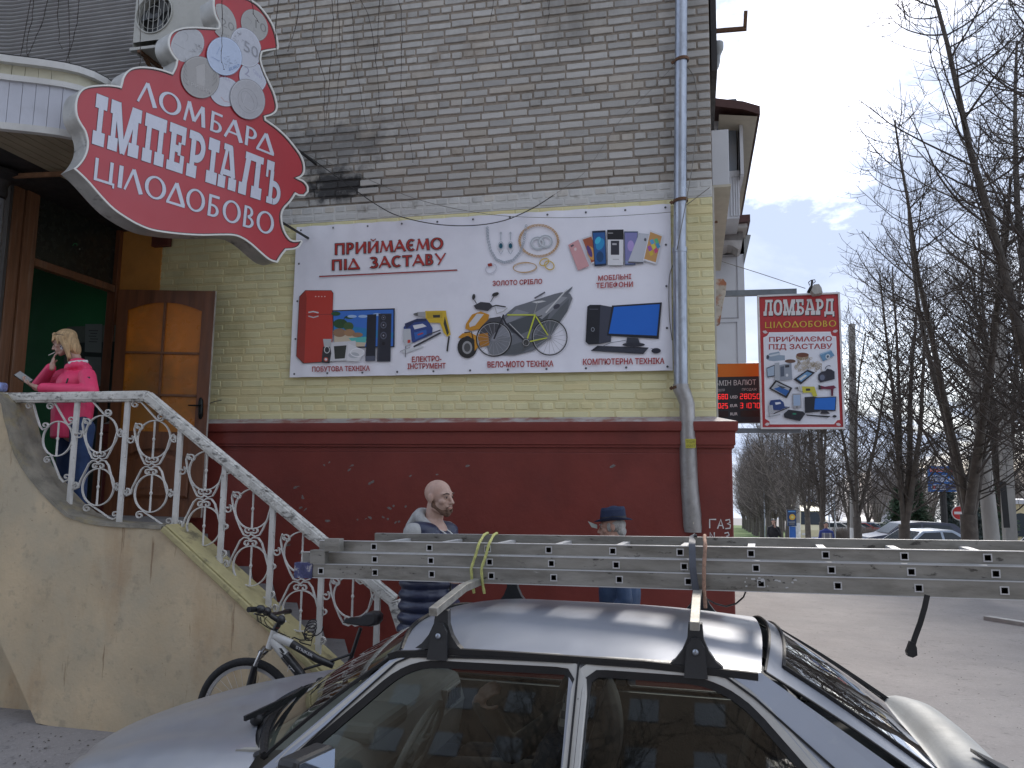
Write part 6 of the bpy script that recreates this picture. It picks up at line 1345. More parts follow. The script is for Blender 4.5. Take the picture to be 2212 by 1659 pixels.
# --- interior
mb = MB(); P_ = [(1.10, .86), (1.14, .93), (1.46, .955), (1.56, .93), (1.60, .80), (1.57, .62), (1.2, .62)]
mb.prism([C(x, -.70, z) for x, z in P_], CT_.to_3x3() @ Vector((0, 1.40, 0))); mb.build("dashboard", m_beige_in, car, bevel=.02)
mb = MB(); mb.box((1.585, .52, .86), (.03, .22, .10), T=CT_); mb.build("air_vent", m_frame, car, bevel=.006)
mb = MB()
for k in range(5): mb.box((1.603, .44+.04*k, .86), (.006, .028, .07), T=CT_)
mb.build("vent_slots", m_blk, car, kind="stuff")
mb = MB(); mb.box((1.50, -.33, .96), (.24, .36, .08), T=CT_); mb.build("instrument_hood", m_grey_in, car, bevel=.03)
TS = CT_ @ Matrix.Translation((1.73, -.34, .88)) @ Matrix.Rotation(radians(-66), 4, 'Y')
mb = MB(); mb.tube([(.185*cos(2*PI*i/32), .185*sin(2*PI*i/32), 0) for i in range(32)], .014, 8, closed=True, T=TS); sw = mb.build("steering_wheel", m_grey_in, car, smooth=60)
mb = MB(); mb.box((0, 0, .0), (.09, .13, .04), T=TS)
for a in (.3, PI-.3, -PI/2): mb.beam((.03*cos(a), .03*sin(a), 0), (.18*cos(a), .18*sin(a), 0), .03, .012, up=(0, 0, 1), T=TS)
mb.build("wheel_hub", m_grey_in, sw, bevel=.01)
m_hr = M("chequered_cover", (.16, .15, .14), .9, var=.1)
nt_ = m_hr.node_tree; ck = nt_.nodes.new("ShaderNodeTexChecker"); ck.inputs["Scale"].default_value = 36; ck.inputs[1].default_value = (.22, .21, .19, 1); ck.inputs[2].default_value = (.09, .09, .085, 1)
tcn = nt_.nodes.new("ShaderNodeTexCoord"); nt_.links.new(tcn.outputs["Object"], ck.inputs[0]); nt_.links.new(ck.outputs[0], nt_.nodes["Principled BSDF"].inputs["Base Color"])
def seat_(x, y, w=.48, rear=False):
    mb = MB(); mb.box((x-.05, y, .46), (.48, w, .16), T=CT_); g = mb.build("seat", m_seat, car, bevel=.05)
    T = CT_ @ Matrix.Translation((x+.24, y, .76)) @ Matrix.Rotation(radians(18), 4, 'Y'); mb = MB(); mb.box((0, 0, 0), (.13, w, .56), T=T); mb.build("backrest", m_seat, g, bevel=.05)
    if not rear: T = CT_ @ Matrix.Translation((x+.36, y, 1.10)) @ Matrix.Rotation(radians(12), 4, 'Y'); mb = MB(); mb.box((0, 0, 0), (.09, .27, .19), T=T); mb.build("headrest", m_hr, g, bevel=.035)
seat_(2.02, -.36); seat_(2.02, .36); seat_(2.85, 0, 1.25, True)
mb = MB(); mb.box((3.36, 0, .86), (.48, 1.2, .03), T=CT_); mb.build("parcel_shelf", M("shelf", (.06, .06, .06), .9), car)
mb = MB(); mb.box((2.3, 0, .3), (2.6, 1.4, .03), T=CT_); mb.build("cabin_floor", m_blk, car)
mb = MB()
for y in (-.76, .76): mb.box((2.35, y*.985, .72), (1.9, .03, .33), T=CT_)
mb.build("door_lining", m_grey_in, car)
mb = MB(); mb.tube([C(2.43, -.62, 1.2), C(2.38, -.60, .95), C(2.32, -.55, .6)], 0, 4, flat=(.045, .003), up=(1, 0, 0)); mb.build("seat_belt", M("belt", (.10, .10, .10), .7), car)
mb = MB(); mb.box((1.78, 0, 1.24), (.02, .22, .065), T=CT_); mb.build("rear_view_mirror", m_blk, car, bevel=.01)
mb = MB(); rows2 = [[C(1.76+.05*i*5, q*.54, rz(1.8+.25*i, q)-.03) for q in (-1, -.5, 0, .5, 1)] for i in range(6)]; mb.grid(rows2); mb.build("headlining", m_beige_in, car)
# ================================================================ roof rack, ladder and ropes
rk = thing("roof_rack", "two grey steel roof bars on black feet clamped to the silver car", "roof rack", tuple(C(2.4, 0, 1.4)))
m_bar = M("galvanised_bar", (.30, .29, .26), .5, .5, var=.2, vs=20, bump=.2, dirt=[((.12, .1, .08), 12, .55, .7, .6)])
def rackbar(xr):
    for s in (-1, 1):
        P_ = []; g = ysd(gz(xr))
        prof_ = [(-.095, 0), (-.07, .018), (-.045, .05), (-.028, .09), (-.024, .14), (.024, .14), (.028, .09), (.045, .05), (.07, .018), (.095, 0)]
        mb = MB(); mb.prism([C(xr+x, s*(g+.006-.16*z), gz(xr)+.004+z) for x, z in prof_], CT_.to_3x3() @ Vector((0, -s*.035, 0))); ft = mb.build("foot", m_blk, rk, bevel=.006)
        mb = MB(); mb.prism([C(xr+x, s*(g+.03-.16*z), gz(xr)-.03+z) for x, z in ((-.04, 0), (-.03, .10), (-.012, .13), (.012, .13), (.03, .10), (.04, 0))], CT_.to_3x3() @ Vector((0, -s*.03, 0))); mb.build("clamp_plate", m_blk, ft, bevel=.006)
        mb = MB(); mb.ball(tuple(C(xr, s*(g+.02), gz(xr)+.055)), (.011, .008, .011)); mb.build("bolt", m_galv, ft, smooth=60)
    z_ = gz(xr)+.172
    mb = MB()
    for a_, b_ in (((-.66, -.02), (-.30, .022)), ((-.30, .022), (.30, .022)), ((.30, .022), (.66, -.02))): mb.beam(C(xr, a_[0], z_+a_[1]), C(xr, b_[0], z_+b_[1]), .032, .03)
    mb.v = mb.v; mb.build("bar", m_bar, rk, bevel=.002)
rackbar(1.895); rackbar(2.83)
lt = .28; LD = Vector((cos(radians(-4.49))*cos(radians(1.166)), sin(radians(-4.49))*cos(radians(1.166)), sin(radians(1.166)))); LU = Vector((0, 0, 1)); LU = (LU-LD*LU.dot(LD)).normalized(); LS = LU.cross(LD)
LO = Vector((-.306, 3.348, 1.605))
m_alu = M("weathered_aluminium", (.28, .268, .24), .5, .4, var=.2, vs=5, bump=.12, bs=50, stretch=(.6, 2, 2), dirt=[((.13, .12, .10), 3, .46, .68, .75, (1, 5, 5)), ((.04, .035, .03), 13, .61, .68, .85, (1, 2.5, 2.5)), ((.45, .44, .42), 9, .68, .72, .6), ((.22, .07, .05), 6, .74, .76, .7)])
m_alue = M("aluminium_edge", (.52, .52, .52), .4, .3, var=.1)
ld_ = thing("extension_ladder", "long weathered three-section aluminium ladder strapped on the silver car", "ladder", tuple(LO))
def LPt(k, s, u): return LO+LD*(k*.28)+LS*s+LU*u
secs = [(-5.42, 10.0, 0., .0, .47, .033), (-5.42, 10.2, .028, .056, .42, .028), (-5.15, 10.0, .05, .111, .38, .026)]
hs = .0105
for si, (k0_, k1_, s0, u0, wd, hh) in enumerate(secs):
    kk = [k for k in range(-5, 11) if k0_+.2 < k-.06*si < k1_-.1]
    sec = MB(); sec_name = "ladder_section"
    root_ = None
    for side in (0, 1):
        sp_ = s0 if side == 0 else s0+wd-.022*0
        a0 = k0_+(.0 if side == 0 else .35*(1)); a1 = k1_ if side == 0 else 7.35
        mb = MB(); o_ = 0 if side == 0 else 1
        yf = sp_
        if side == 0:      # web plate with square rung sockets punched through
            xs_k = [a0]
            for k in kk: xs_k += [k-hs/.28*1.15-.06*si, k+hs/.28*1.15-.06*si]
            xs_k.append(a1)
            for i in range(len(xs_k)-1):
                if i % 2 == 0: mb.add([LPt(xs_k[i], yf, u0-hh), LPt(xs_k[i+1], yf, u0-hh), LPt(xs_k[i+1], yf, u0+hh), LPt(xs_k[i], yf, u0+hh)], [(0, 1, 2, 3)])
                else:
                    for (za, zb2) in ((-hh, -hs-.001), (hs+.001, hh)): mb.add([LPt(xs_k[i], yf, u0+za), LPt(xs_k[i+1], yf, u0+za), LPt(xs_k[i+1], yf, u0+zb2), LPt(xs_k[i], yf, u0+zb2)], [(0, 1, 2, 3)])
        else:
            u0 += .013
            mb.add([LPt(a0, yf, u0-hh), LPt(a1, yf, u0-hh), LPt(a1, yf, u0+hh), LPt(a0, yf, u0+hh)], [(0, 1, 2, 3)])
            mb.add([LPt(a0, yf-.004, u0-hh), LPt(a1, yf-.004, u0-hh), LPt(a1, yf-.004, u0+hh), LPt(a0, yf-.004, u0+hh)], [(0, 1, 2, 3)])
        fw = .022
        for u_ in (u0+hh, u0-hh+.003):
            mb.add([LPt(a0, yf-.002, u_), LPt(a1, yf-.002, u_), LPt(a1, yf+fw, u_), LPt(a0, yf+fw, u_), LPt(a0, yf-.002, u_-.003), LPt(a1, yf-.002, u_-.003), LPt(a1, yf+fw, u_-.003), LPt(a0, yf+fw, u_-.003)], [(0, 1, 2, 3), (4, 5, 1, 0), (7, 6, 5, 4), (5, 6, 2, 1), (4, 0, 3, 7)], 1)
        mb.build("rail", [m_alu, m_alue], ld_)
    u0 = secs[si][3]
    for k in kk:
        kc = k-.06*si; mb = MB(); n4 = [(-1, -1), (1, -1), (1, 1), (-1, 1)]
        wdt = wd if kc < 7.2 else wd
        for q, dr_ in ((hs, 0), (hs+.0045, 1)):
            A_ = [LPt(kc+x*q/.28*1.0, s0-.0015, u0+z*q) for x, z in n4]; B_ = [LPt(kc+x*q/.28, s0+wdt, u0+z*q) for x, z in n4]; mb.strip(A_, B_, closed=True, m=dr_)
        A_ = [LPt(kc+x*(hs+.0045)/.28, s0-.002, u0+z*(hs+.0045)) for x, z in n4]; B_ = [LPt(kc+x*hs/.28, s0-.002, u0+z*hs) for x, z in n4]; mb.strip(A_, B_, closed=True, m=1)
        mb.add([LPt(kc+x*hs/.28, s0+.05, u0+z*hs) for x, z in n4], [(0, 1, 2, 3)], 2)
        mb.build("rung", [m_rub, m_alue, m_rub], ld_)
for si, (k0_, col_) in enumerate([(-5.42, (.05, .06, .16)), (-5.42, None), (-5.15, None)]):
    s0, u0, hh = secs[si][2], secs[si][3], secs[si][5]
    if col_: mb = MB(); mb.add([LPt(k, s, u0+z) for s in (-.006, .03) for k, z in ((k0_-.08, -hh-.002), (k0_+.26, -hh-.002), (k0_+.26, hh+.003), (k0_-.08, hh+.003))], [(0, 1, 2, 3), (7, 6, 5, 4), (0, 3, 7, 4), (1, 5, 6, 2), (3, 2, 6, 7)]); mb.build("end_shoe", M("blue_shoe", (.05, .055, .14), .6, var=.5, vs=30, dirt=[((.4, .38, .36), 30, .55, .62, .8)]), ld_)
    else: mb = MB(); mb.add([LPt(k, s, u0+z) for s in (-.01, .034) for k, z in ((k0_+.22, -hh+.006), (k0_+.5, -hh+.006), (k0_+.5, hh+.012), (k0_+.22, hh+.012))], [(0, 1, 2, 3), (7, 6, 5, 4), (0, 3, 7, 4), (1, 5, 6, 2), (3, 2, 6, 7)]); mb.build("guide_bracket", m_alu, ld_, bevel=.003)
art = Art(lambda k, u: LPt(k, -.0022, u), -LS, .0002)
random.seed(5)
for (k, u, w, h, c) in ((-4.35, .0, .3, .02, (.22, .2, .18)), (2.1, .0, .33, .021, (.5, .5, .5)),):
    for i in range(26): x, y = k+random.uniform(-w, w), u+random.uniform(-h, h); art.k = 1+i % 6; q = random.uniform(.01, .05); art.poly([(x, y), (x+q, y+random.uniform(-.003, .003)), (x+q*.8, y+.006), (x, y+.005)], c if i % 3 else (.1, .09, .08))
art.mb.build("sticker_remains", m_print, ld_, col=True)
# ropes and straps
def rope(name, pts, r, mat, label, cat="rope", flat=None):
    Q = []
    P_ = [Vector(p) for p in pts]
    for i in range(len(P_)-1):
        for k in range(3): Q.append(P_[i].lerp(P_[i+1], k/3))
    Q.append(P_[-1]); mb = MB(); mb.tube(Q, [r*(1+.18*(i % 2)) for i in range(len(Q))], 6, flat=flat, up=(0, 1, 0) if flat else None); o = mb.build(name, mat, None, smooth=60); tag(o, label, cat); return o
m_yr = M("yellow_rope", (.42, .42, .14), .8, var=.3, vs=60, bump=.5, bs=300); m_or = M("orange_rope", (.33, .20, .14), .9, var=.4, vs=60, bump=.5, bs=300)
for dk, lb_ in ((-2.27, "left-hand strand of yellow rope tying the ladder to the front roof bar"), (-2.10, "right-hand strand of yellow rope tying the ladder to the front roof bar")):
    rope("yellow_rope", [LPt(dk+.0, -.012, -.075), LPt(dk-.03, -.014, -.03), LPt(dk-.05, -.012, .03), LPt(dk-.0, .012, .09), LPt(dk+.02, .035, .135), LPt(dk-.13, .22, .16), LPt(dk-.32, .43, .158), LPt(dk-.33, .445, .05), LPt(dk-.3, .44, -.06)], .006, m_yr, lb_)
rope("orange_rope", [LPt(1.23, -.014, -.10), LPt(1.22, -.016, -.02), LPt(1.23, -.012, .06), LPt(1.25, .03, .145), LPt(1.2, .2, .16), LPt(1.15, .43, .158), LPt(1.15, .44, .02)], .007, m_or, "faded orange rope tying the ladder to the rear roof bar")
rope("grey_strap", [LPt(1.12, -.012, -.06), LPt(1.09, -.012, .0), LPt(1.07, -.010, .06), LPt(1.06, .035, .146), LPt(1.02, .2, .16), LPt(.98, .43, .158), LPt(.98, .44, .02)], .007, M("strap", (.06, .065, .08), .7), "dark strap beside the orange rope on the rear roof bar", "strap", flat=(.022, .003))
rope("strap_tail", [UY(x, y, 3.55) for x, y in ((1495, 1268), (1520, 1290), (1545, 1304), (1568, 1310), (1590, 1304), (1606, 1290), (1614, 1270))], .01, m_rub, "loose black strap loop lying on the rear of the car roof", "strap", flat=(.004, .026))
pa, pb_ = LPt(7.0, .03, -.03), UY(1970, 1415, 3.2)
hs_ = thing("hanging_strap", "black strap with a thick end hanging down from the ladder over the road", "strap", tuple(pa))
mb = MB(); P_ = [UY(x, y, 3.14) for x, y in ((2003, 1285), (1998, 1310), (1988, 1345), (1976, 1378), (1970, 1398))]; mb.tube(P_, 0, 4, flat=(.018, .006), up=(0, 1, 0)); mb.build("webbing", m_rub, hs_, smooth=40)
mb = MB(); mb.prism([UY(x, y, 3.13) for x, y in ((1966, 1386), (1976, 1388), (1981, 1400), (1982, 1416), (1972, 1421), (1960, 1417), (1958, 1408))], (0, .02, 0)); mb.build("buckle", m_rub, hs_, bevel=.004)
# ================================================================ people
m_skin = M("skin", (.40, .24, .18), .5, var=.10, vs=18, bump=.1, bs=120, dirt=[((.42, .17, .12), 14, .5, .75, .5)])
m_pale = M("pale_skin", (.43, .285, .225), .5, var=.10, vs=18, bump=.1, bs=120, dirt=[((.44, .22, .17), 14, .5, .75, .35)])
def caps(mb, p0, p1, r0, r1, n=12):
    p0, p1 = Vector(p0), Vector(p1); d = p1-p0; L_ = d.length; d.normalize(); P_ = []; R_ = []
    for a in (-80, -50, -20): P_.append(p0+d*r0*sin(radians(a))); R_.append(r0*cos(radians(a)))
    for t in (.0, .5, 1.0): P_.append(p0.lerp(p1, t)); R_.append(r0+(r1-r0)*t)
    for a in (20, 50, 80): P_.append(p1+d*r1*sin(radians(a))); R_.append(r1*cos(radians(a)))
    mb.tube(P_, R_, n)
def blob(parts, name, mat, parent, vox=.006, sm_=4, T=None, col=None):
    mb = MB()
    for q in parts:
        if q[0] == 'c': caps(mb, *q[1:])
        else:
            c, r = q[1], q[2]; R3 = q[3] if len(q) > 3 else Matrix.Identity(4)
            mb.ball((0, 0, 0), r, 20, 14, T=Matrix.Translation(c) @ R3)
    if T is not None: mb.v = [tuple(T @ Vector(p)) for p in mb.v]
    o = mb.build(name, mat, parent); bpy.context.view_layer.objects.active = o
    r = o.modifiers.new("r", 'REMESH'); r.mode = 'VOXEL'; r.voxel_size = vox; r.use_smooth_shade = True
    s = o.modifiers.new("s", 'SMOOTH'); s.factor = .5; s.iterations = sm_
    return o
def headparts(T, s=1., woman=False):
    def t(p): return T @ (Vector(p)*s)
    R = T.to_3x3().to_4x4(); e = lambda c, r: ('e', t(c), tuple(x*s for x in r), R); c = lambda a, b, r0, r1: ('c', t(a), t(b), r0*s, r1*s)
    P_ = [e((0, -.014, .035), (.075, .096, .084)), e((0, .012, .02), (.068, .082, .07)), e((0, .022, -.035), (.058, .068, .07)), e((0, .045, -.078), (.036, .034, .030)), e((0, .066, -.094), (.021, .02, .018)),
          c((-.05, .0, -.062), (-.018, .062, -.092), .018, .016), c((.05, .0, -.062), (.018, .062, -.092), .018, .016),
          c((0, .086, .016), (0, .110, -.022), .009, .012), e((0, .110, -.026), (.015, .014, .012)), e((.013, .099, -.03), (.008, .012, .008)), e((-.013, .099, -.03), (.008, .012, .008)),
          c((-.046, .066, .03), (-.012, .089, .026), .011, .010), c((.046, .066, .03), (.012, .089, .026), .011, .010), e((.037, .056, -.018), (.026, .026, .022)), e((-.037, .056, -.018), (.026, .026, .022)),
          e((0, .084, -.05), (.030, .014, .016)), e((0, .094, -.054), (.022, .008, .0055)), e((0, .091, -.066), (.019, .009, .0065)), c((0, -.03, -.05), (0, -.05, -.17), .058 if not woman else .048, .062 if not woman else .05)]
    for k in (-1, 1): P_ += [e((k*.077, -.008, .002), (.009, .018, .030)), e((k*.080, -.018, .006), (.007, .012, .024)), e((k*.03, .080, .008), (.013, .009, .009))]
    return P_
def face_bits(T, parent, brow, s=1., lip=(.35, .12, .10), eye=True):
    def t(p): return T @ (Vector(p)*s)
    for k in (-1, 1):
        if eye:
            mb = MB(); mb.ball(tuple(t((k*.030, .0872, .007))), (.0055*s,)*3, 8, 6); mb.build("eye", M("eye_dark", (.03, .02, .015), .2, var=0, bump=0), parent, smooth=60)
            mb = MB(); mb.tube([t((k*.044, .080, .012)), t((k*.03, .0905, .0145)), t((k*.016, .088, .011))], .0022*s, 5); mb.build("eyelid", brow, parent)
        mb = MB(); mb.tube([t((k*.054, .073, .028)), t((k*.035, .094, .036)), t((k*.014, .098, .030))], [.002*s, .004*s, .003*s], 6); mb.build("eyebrow", brow, parent, smooth=60)
    mb = MB(); mb.tube([t((-.021, .093, -.0600)), t((0, .1015, -.0595)), t((.021, .093, -.0600))], [.001*s, .0024*s, .001*s], 6); mb.build("mouth", M("lip", lip, .5, var=0, bump=0), parent, smooth=60)
def face_T(c, az, pitch=0., roll=0.):      # face looks along azimuth az (degrees from +X, anticlockwise)
    return Matrix.Translation(c) @ Matrix.Rotation(radians(az-90), 4, 'Z') @ Matrix.Rotation(radians(pitch), 4, 'X') @ Matrix.Rotation(radians(roll), 4, 'Y')
def hand(wrist, dirv, up, s=1., curl=.6, spread=.0, r=.0085, thumb=1):
    """palm plus five unequal bent fingers; dirv: wrist to knuckles, up: back of the hand"""
    d = Vector(dirv).normalized(); u = Vector(up); u = (u-d*u.dot(d)).normalized(); x = d.cross(u)*thumb; w = Vector(wrist); P_ = []
    R = Matrix((x, d, u)).transposed().to_4x4(); P_.append(('e', w+d*.045*s, (.040*s, .05*s, .017*s), R)); P_.append(('c', w-d*.03*s, w+d*.02*s, .024*s, .026*s))
    for i, (o, L_) in enumerate(((-.030, .068), (-.010, .078), (.010, .072), (.029, .056))):
        p = w+d*.082*s+x*o*s; a = radians(12)*(.5 if i else 1); cd_ = curl*(.85+.12*i); seg_ = [L_*.45, L_*.32, L_*.24]; v = (d+x*spread*(i-1.5)*.2).normalized(); rr = r*s*(1 if i < 3 else .88)
        for k, q in enumerate(seg_):
            v = (v*cos(cd_*.75)-u*sin(cd_*.75)) if k else (v*cos(cd_*.45)-u*sin(cd_*.45)); v.normalize(); n_ = p+v*q*s; P_.append(('c', p, n_, rr, rr*.9)); p = n_
    p = w+d*.018*s-x*.034*s; v = (d*.75-x*.65-u*.25).normalized()
    for q in (.040, .030, .024): n_ = p+v*q*s; P_.append(('c', p, n_, r*1.15*s, r*1.0*s)); p = n_; v = (v+x*.28-u*.18).normalized()
    return P_
# ---------------------------------------------------------------- bald man in a quilted waistcoat
mz = Vector((-1.715, 5.12, 0)); mhc = UY(949, 1076, 5.12); az = -22
bm = thing("person", "bald bearded man in navy quilted waistcoat over a grey hooded sweatshirt", "person", (mhc.x-.03, mhc.y, .1))
TH = face_T(mhc, az, -1, 3); s_ = 1.03
hx_, hy2, hz2 = mhc
nb = mhc+Vector((-.055, .02, -.175)); fwd = Vector((cos(radians(az)), sin(radians(az)), 0)); lft = Vector((-fwd.y, fwd.x, 0))
sh_z = hz2-.235; body = headparts(TH, s_); cz = hz2-.95
hipc = nb-fwd*.01; hipc.z = hz2-.93
def P3(f_, l_, z): return Vector((nb.x, nb.y, 0))+fwd*f_+lft*l_+Vector((0, 0, z))
for k in (-1, 1):
    body += [('c', P3(0, k*.09, hipc.z), P3(.01, k*.11, .58), .085, .06), ('c', P3(.01, k*.11, .58), P3(-.02, k*.12, .2), .058, .04), ('c', P3(-.03, k*.12, .14), P3(.14, k*.13, .13), .04, .035),
             ('c', P3(0, k*.18, sh_z), P3(-.02, k*.21, sh_z-.25), .052, .042), ('c', P3(-.02, k*.21, sh_z-.25), P3(.19, k*.12, sh_z-.24), .04, .03)]
    body += hand(P3(.20, k*.12, sh_z-.24), fwd+Vector((0, 0, .2)), lft*k, curl=.8, thumb=k)
body += [('e', P3(0, 0, sh_z-.16), (.15, .15, .28)), ('e', P3(0, 0, hipc.z), (.14, .14, .14))]
bd = blob(body, "body", m_pale, bm, .0055, 3)
brow_m = M("dark_brow", (.06, .035, .025), .8, var=0, bump=0); face_bits(TH, bm, brow_m, s_)
m_beard = M("short_beard", (.13, .075, .05), .9, var=.3, vs=60, bump=.6, bs=350)
def t_(T, p, s=1): return T @ (Vector(p)*s)
RT = TH.to_3x3().to_4x4()
bp = [('e', t_(TH, (0, .046, -.081), s_), (.0395, .0365, .033), RT), ('e', t_(TH, (0, .067, -.098), s_), (.024, .0235, .022), RT)]
for k in (-1, 1): bp += [('c', t_(TH, (k*.058, -.002, -.045), s_), t_(TH, (k*.022, .062, -.094), s_), .0155, .0185), ('c', t_(TH, (k*.066, -.004, -.01), s_), t_(TH, (k*.058, -.002, -.045), s_), .006, .0145), ('c', t_(TH, (k*.026, .088, -.066), s_), t_(TH, (k*.018, .085, -.088), s_), .006, .010), ('c', t_(TH, (k*.006, .1005, -.047), s_), t_(TH, (k*.026, .089, -.056), s_), .0035, .0045)]
blob(bp, "beard", m_beard, bm, .004, 2)
m_hood = M("grey_marl", (.36, .36, .35), .95, var=.10, vs=40, bump=.5, bs=180); m_navy = M("navy_quilted_nylon", (.012, .018, .05), .38, var=.15, vs=9, bump=.35, bs=26, spec=.6)
hp = []
for a in range(0, 360, 15):       # the hood lying in folds round the neck, higher behind
    c_, s2 = cos(radians(a)), sin(radians(a)); back = (1-c_)/2
    hp.append(('c', P3(.078*c_-.012, .078*s2, nb.z+.10*back-.03), P3(.078*cos(radians(a+15))-.012, .078*sin(radians(a+15)), nb.z+.10*(1-cos(radians(a+15)))/2-.03), .024+.016*back, .024+.016*back))
    hp.append(('e', P3(.07*c_-.015, .08*s2, nb.z-.045), (.045, .045, .04)))
hp += [('e', P3(-.115, 0, nb.z+.015), (.05, .085, .085)), ('e', P3(-.135, -.03, nb.z-.03), (.05, .07, .05)), ('c', P3(-.10, -.06, nb.z+.06), P3(-.13, -.08, nb.z-.02), .022, .03)]
blob(hp, "hood", m_hood, bm, .008, 5)
sl_ = []
for k in (-1, 1): sl_ += [('c', P3(-.01, k*.165, sh_z+.0), P3(-.02, k*.215, sh_z-.24), .068, .056), ('c', P3(-.02, k*.215, sh_z-.24), P3(.17, k*.13, sh_z-.23), .054, .040), ('e', P3(-.01, k*.17, sh_z+.01), (.07, .07, .065))]
for k, sp_ in ((1, sl_[:3]), (-1, sl_[3:])): blob(sp_, "sleeve", m_hood, bm, .009, 3)
vp = []
for i in range(9):                 # quilted rings
    z = nb.z-.085-i*.074; t = i/8; vp.append(('e', P3(.005, 0, z), (.165+.022*t, .165+.02*t, .060)))
    for k in (-1, 1): vp.append(('e', P3(-.005, k*.085, z), (.145+.02*t, .125, .058)))
vp += [('e', P3(-.005, k*.10, sh_z+.02), (.125, .095, .062)) for k in (-1, 1)]
blob(vp, "waistcoat", m_navy, bm, .008, 16)
mb = MB(); 
for k, e_ in ((1, .0), (-1, .035)): mb.tube([P3(.105, k*.035, nb.z-.035), P3(.155, k*.03, nb.z-.06), P3(.175+e_, k*.03, nb.z-.10), P3(.20+e_*1.6, k*.03, nb.z-.125)], .0055, 6)
mb.build("drawstring", M("white_cord", (.55, .55, .52), .8), bm, smooth=60, kind="stuff")
mb = MB(); mb.tube([P3(.152, .0, nb.z-.12), P3(.172, 0, nb.z-.3), P3(.178, 0, nb.z-.62)], 0, 4, flat=(.012, .008), up=(0, 1, 0)); mb.build("zip", m_blk, bm)
tr_ = []
for k in (-1, 1): tr_ += [('c', P3(0, k*.09, hipc.z), P3(.01, k*.11, .58), .105, .08), ('c', P3(.01, k*.11, .58), P3(-.02, k*.12, .17), .078, .065)]
blob(tr_, "trousers", M("black_cloth", (.012, .012, .014), .8, var=.2, vs=10), bm, .012, 3)
# ---------------------------------------------------------------- old man in a hat
hhc = UY(1322, 1140, 6.5); az2 = 183; hm = thing("person", "grey-haired man in dark blue trilby hat and blue jacket walking by the red plinth", "person", (hhc.x, hhc.y, .1)); TH = face_T(hhc, az2, -6); s_ = 1.0
fwd = Vector((cos(radians(az2)), sin(radians(az2)), 0)); lft = Vector((-fwd.y, fwd.x, 0)); nb = hhc-fwd*.06+Vector((0, 0, -.18)); hzz = hhc.z
body = headparts(TH, s_); sh_z = hzz-.26
for k in (-1, 1):
    body += [('c', P3(0, k*.09, .95), P3(.05*k, k*.10, .52), .08, .055), ('c', P3(.05*k, k*.10, .52), P3(.02+.08*k, k*.10, .18), .052, .038), ('c', P3(.02+.08*k, k*.1, .14), P3(.18+.08*k, k*.1, .13), .04, .034), ('c', P3(0, k*.17, sh_z), P3(-.05, k*.2, sh_z-.28), .052, .042), ('c', P3(-.05, k*.2, sh_z-.28), P3(.1, k*.18, sh_z-.46), .04, .03)]
    body += hand(P3(.1, k*.18, sh_z-.47), fwd*.5-Vector((0, 0, .8)), lft*k, curl=.5, thumb=k)
body += [('e', P3(0, 0, sh_z-.15), (.14, .14, .28)), ('e', P3(0, 0, .95), (.13, .13, .14))]
blob(body, "body", m_skin, hm, .006, 3); m_gh = M("grey_hair", (.36, .35, .33), .85, var=.35, vs=60, bump=.8, bs=220, stretch=(1, 1, .4)); face_bits(TH, hm, m_gh, s_)
R = TH.to_3x3().to_4x4(); blob([('e', t_(TH, (0, -.035, .02)), (.083, .080, .066), R), ('e', t_(TH, (0, -.065, -.035)), (.064, .048, .05), R), ('e', t_(TH, (.062, .016, .01)), (.016, .022, .04), R), ('e', t_(TH, (-.062, .016, .01)), (.016, .022, .04), R)], "hair", m_gh, hm, .005, 1)
m_hat = M("dark_blue_felt", (.012, .022, .06), .8, var=.15, vs=12, bump=.3, bs=150)
TT = TH @ Matrix.Rotation(radians(4), 4, 'X'); mb = MB(); NB = 36
def ho(rx, ry, z, dip=0.): return [TT @ Vector((rx*cos(2*PI*i/NB), ry*sin(2*PI*i/NB)-.012, z+dip*(abs(cos(2*PI*i/NB))**2)-.012*(sin(2*PI*i/NB) > .0)*abs(sin(2*PI*i/NB)))) for i in range(NB)]
prf = [ho(.088, .106, .062), ho(.128, .152, .060, .022), ho(.131, .156, .064, .026), ho(.090, .108, .070, .004), ho(.088, .105, .095), ho(.083, .100, .150, -.004), ho(.072, .090, .172, -.008), ho(.040, .060, .165, .012)]
for a, b in zip(prf, prf[1:]): mb.strip(a, b, closed=True)
mb.add(prf[-1], [tuple(range(NB))]); mb.build("hat", m_hat, hm, smooth=50)
mb = MB(); mb.strip(ho(.0915, .1085, .070, .004), ho(.0895, .1065, .097), closed=True); mb.build("hat_band", M("hat_band", (.006, .008, .018), .5), hm, smooth=50)
m_bj = M("blue_jacket_cloth", (.02, .045, .10), .6, var=.15, vs=8, bump=.4, bs=30)
jk = [('e', P3(0, 0, sh_z-.02), (.15, .15, .10)), ('e', P3(0, 0, sh_z-.25), (.17, .17, .3))]
for a in range(0, 360, 20): c_, s2 = cos(radians(a)), sin(radians(a)); jk.append(('e', P3(.075*c_, .085*s2, nb.z+.025+.03*(1-c_)/2), (.028, .028, .055)))
for k in (-1, 1): jk += [('e', P3(0, k*.15, sh_z), (.08, .08, .075)), ('c', P3(0, k*.18, sh_z), P3(-.05, k*.21, sh_z-.28), .07, .06), ('c', P3(-.05, k*.21, sh_z-.28), P3(.1, k*.19, sh_z-.44), .058, .045)]
blob(jk, "jacket", m_bj, hm, .009, 3)
tr_ = []
for k in (-1, 1): tr_ += [('c', P3(0, k*.09, .95), P3(.05*k, k*.10, .52), .095, .075), ('c', P3(.05*k, k*.10, .52), P3(.02+.08*k, k*.10, .2), .074, .06)]
blob(tr_, "trousers", M("dark_trousers", (.02, .02, .03), .8), hm, .014, 3)
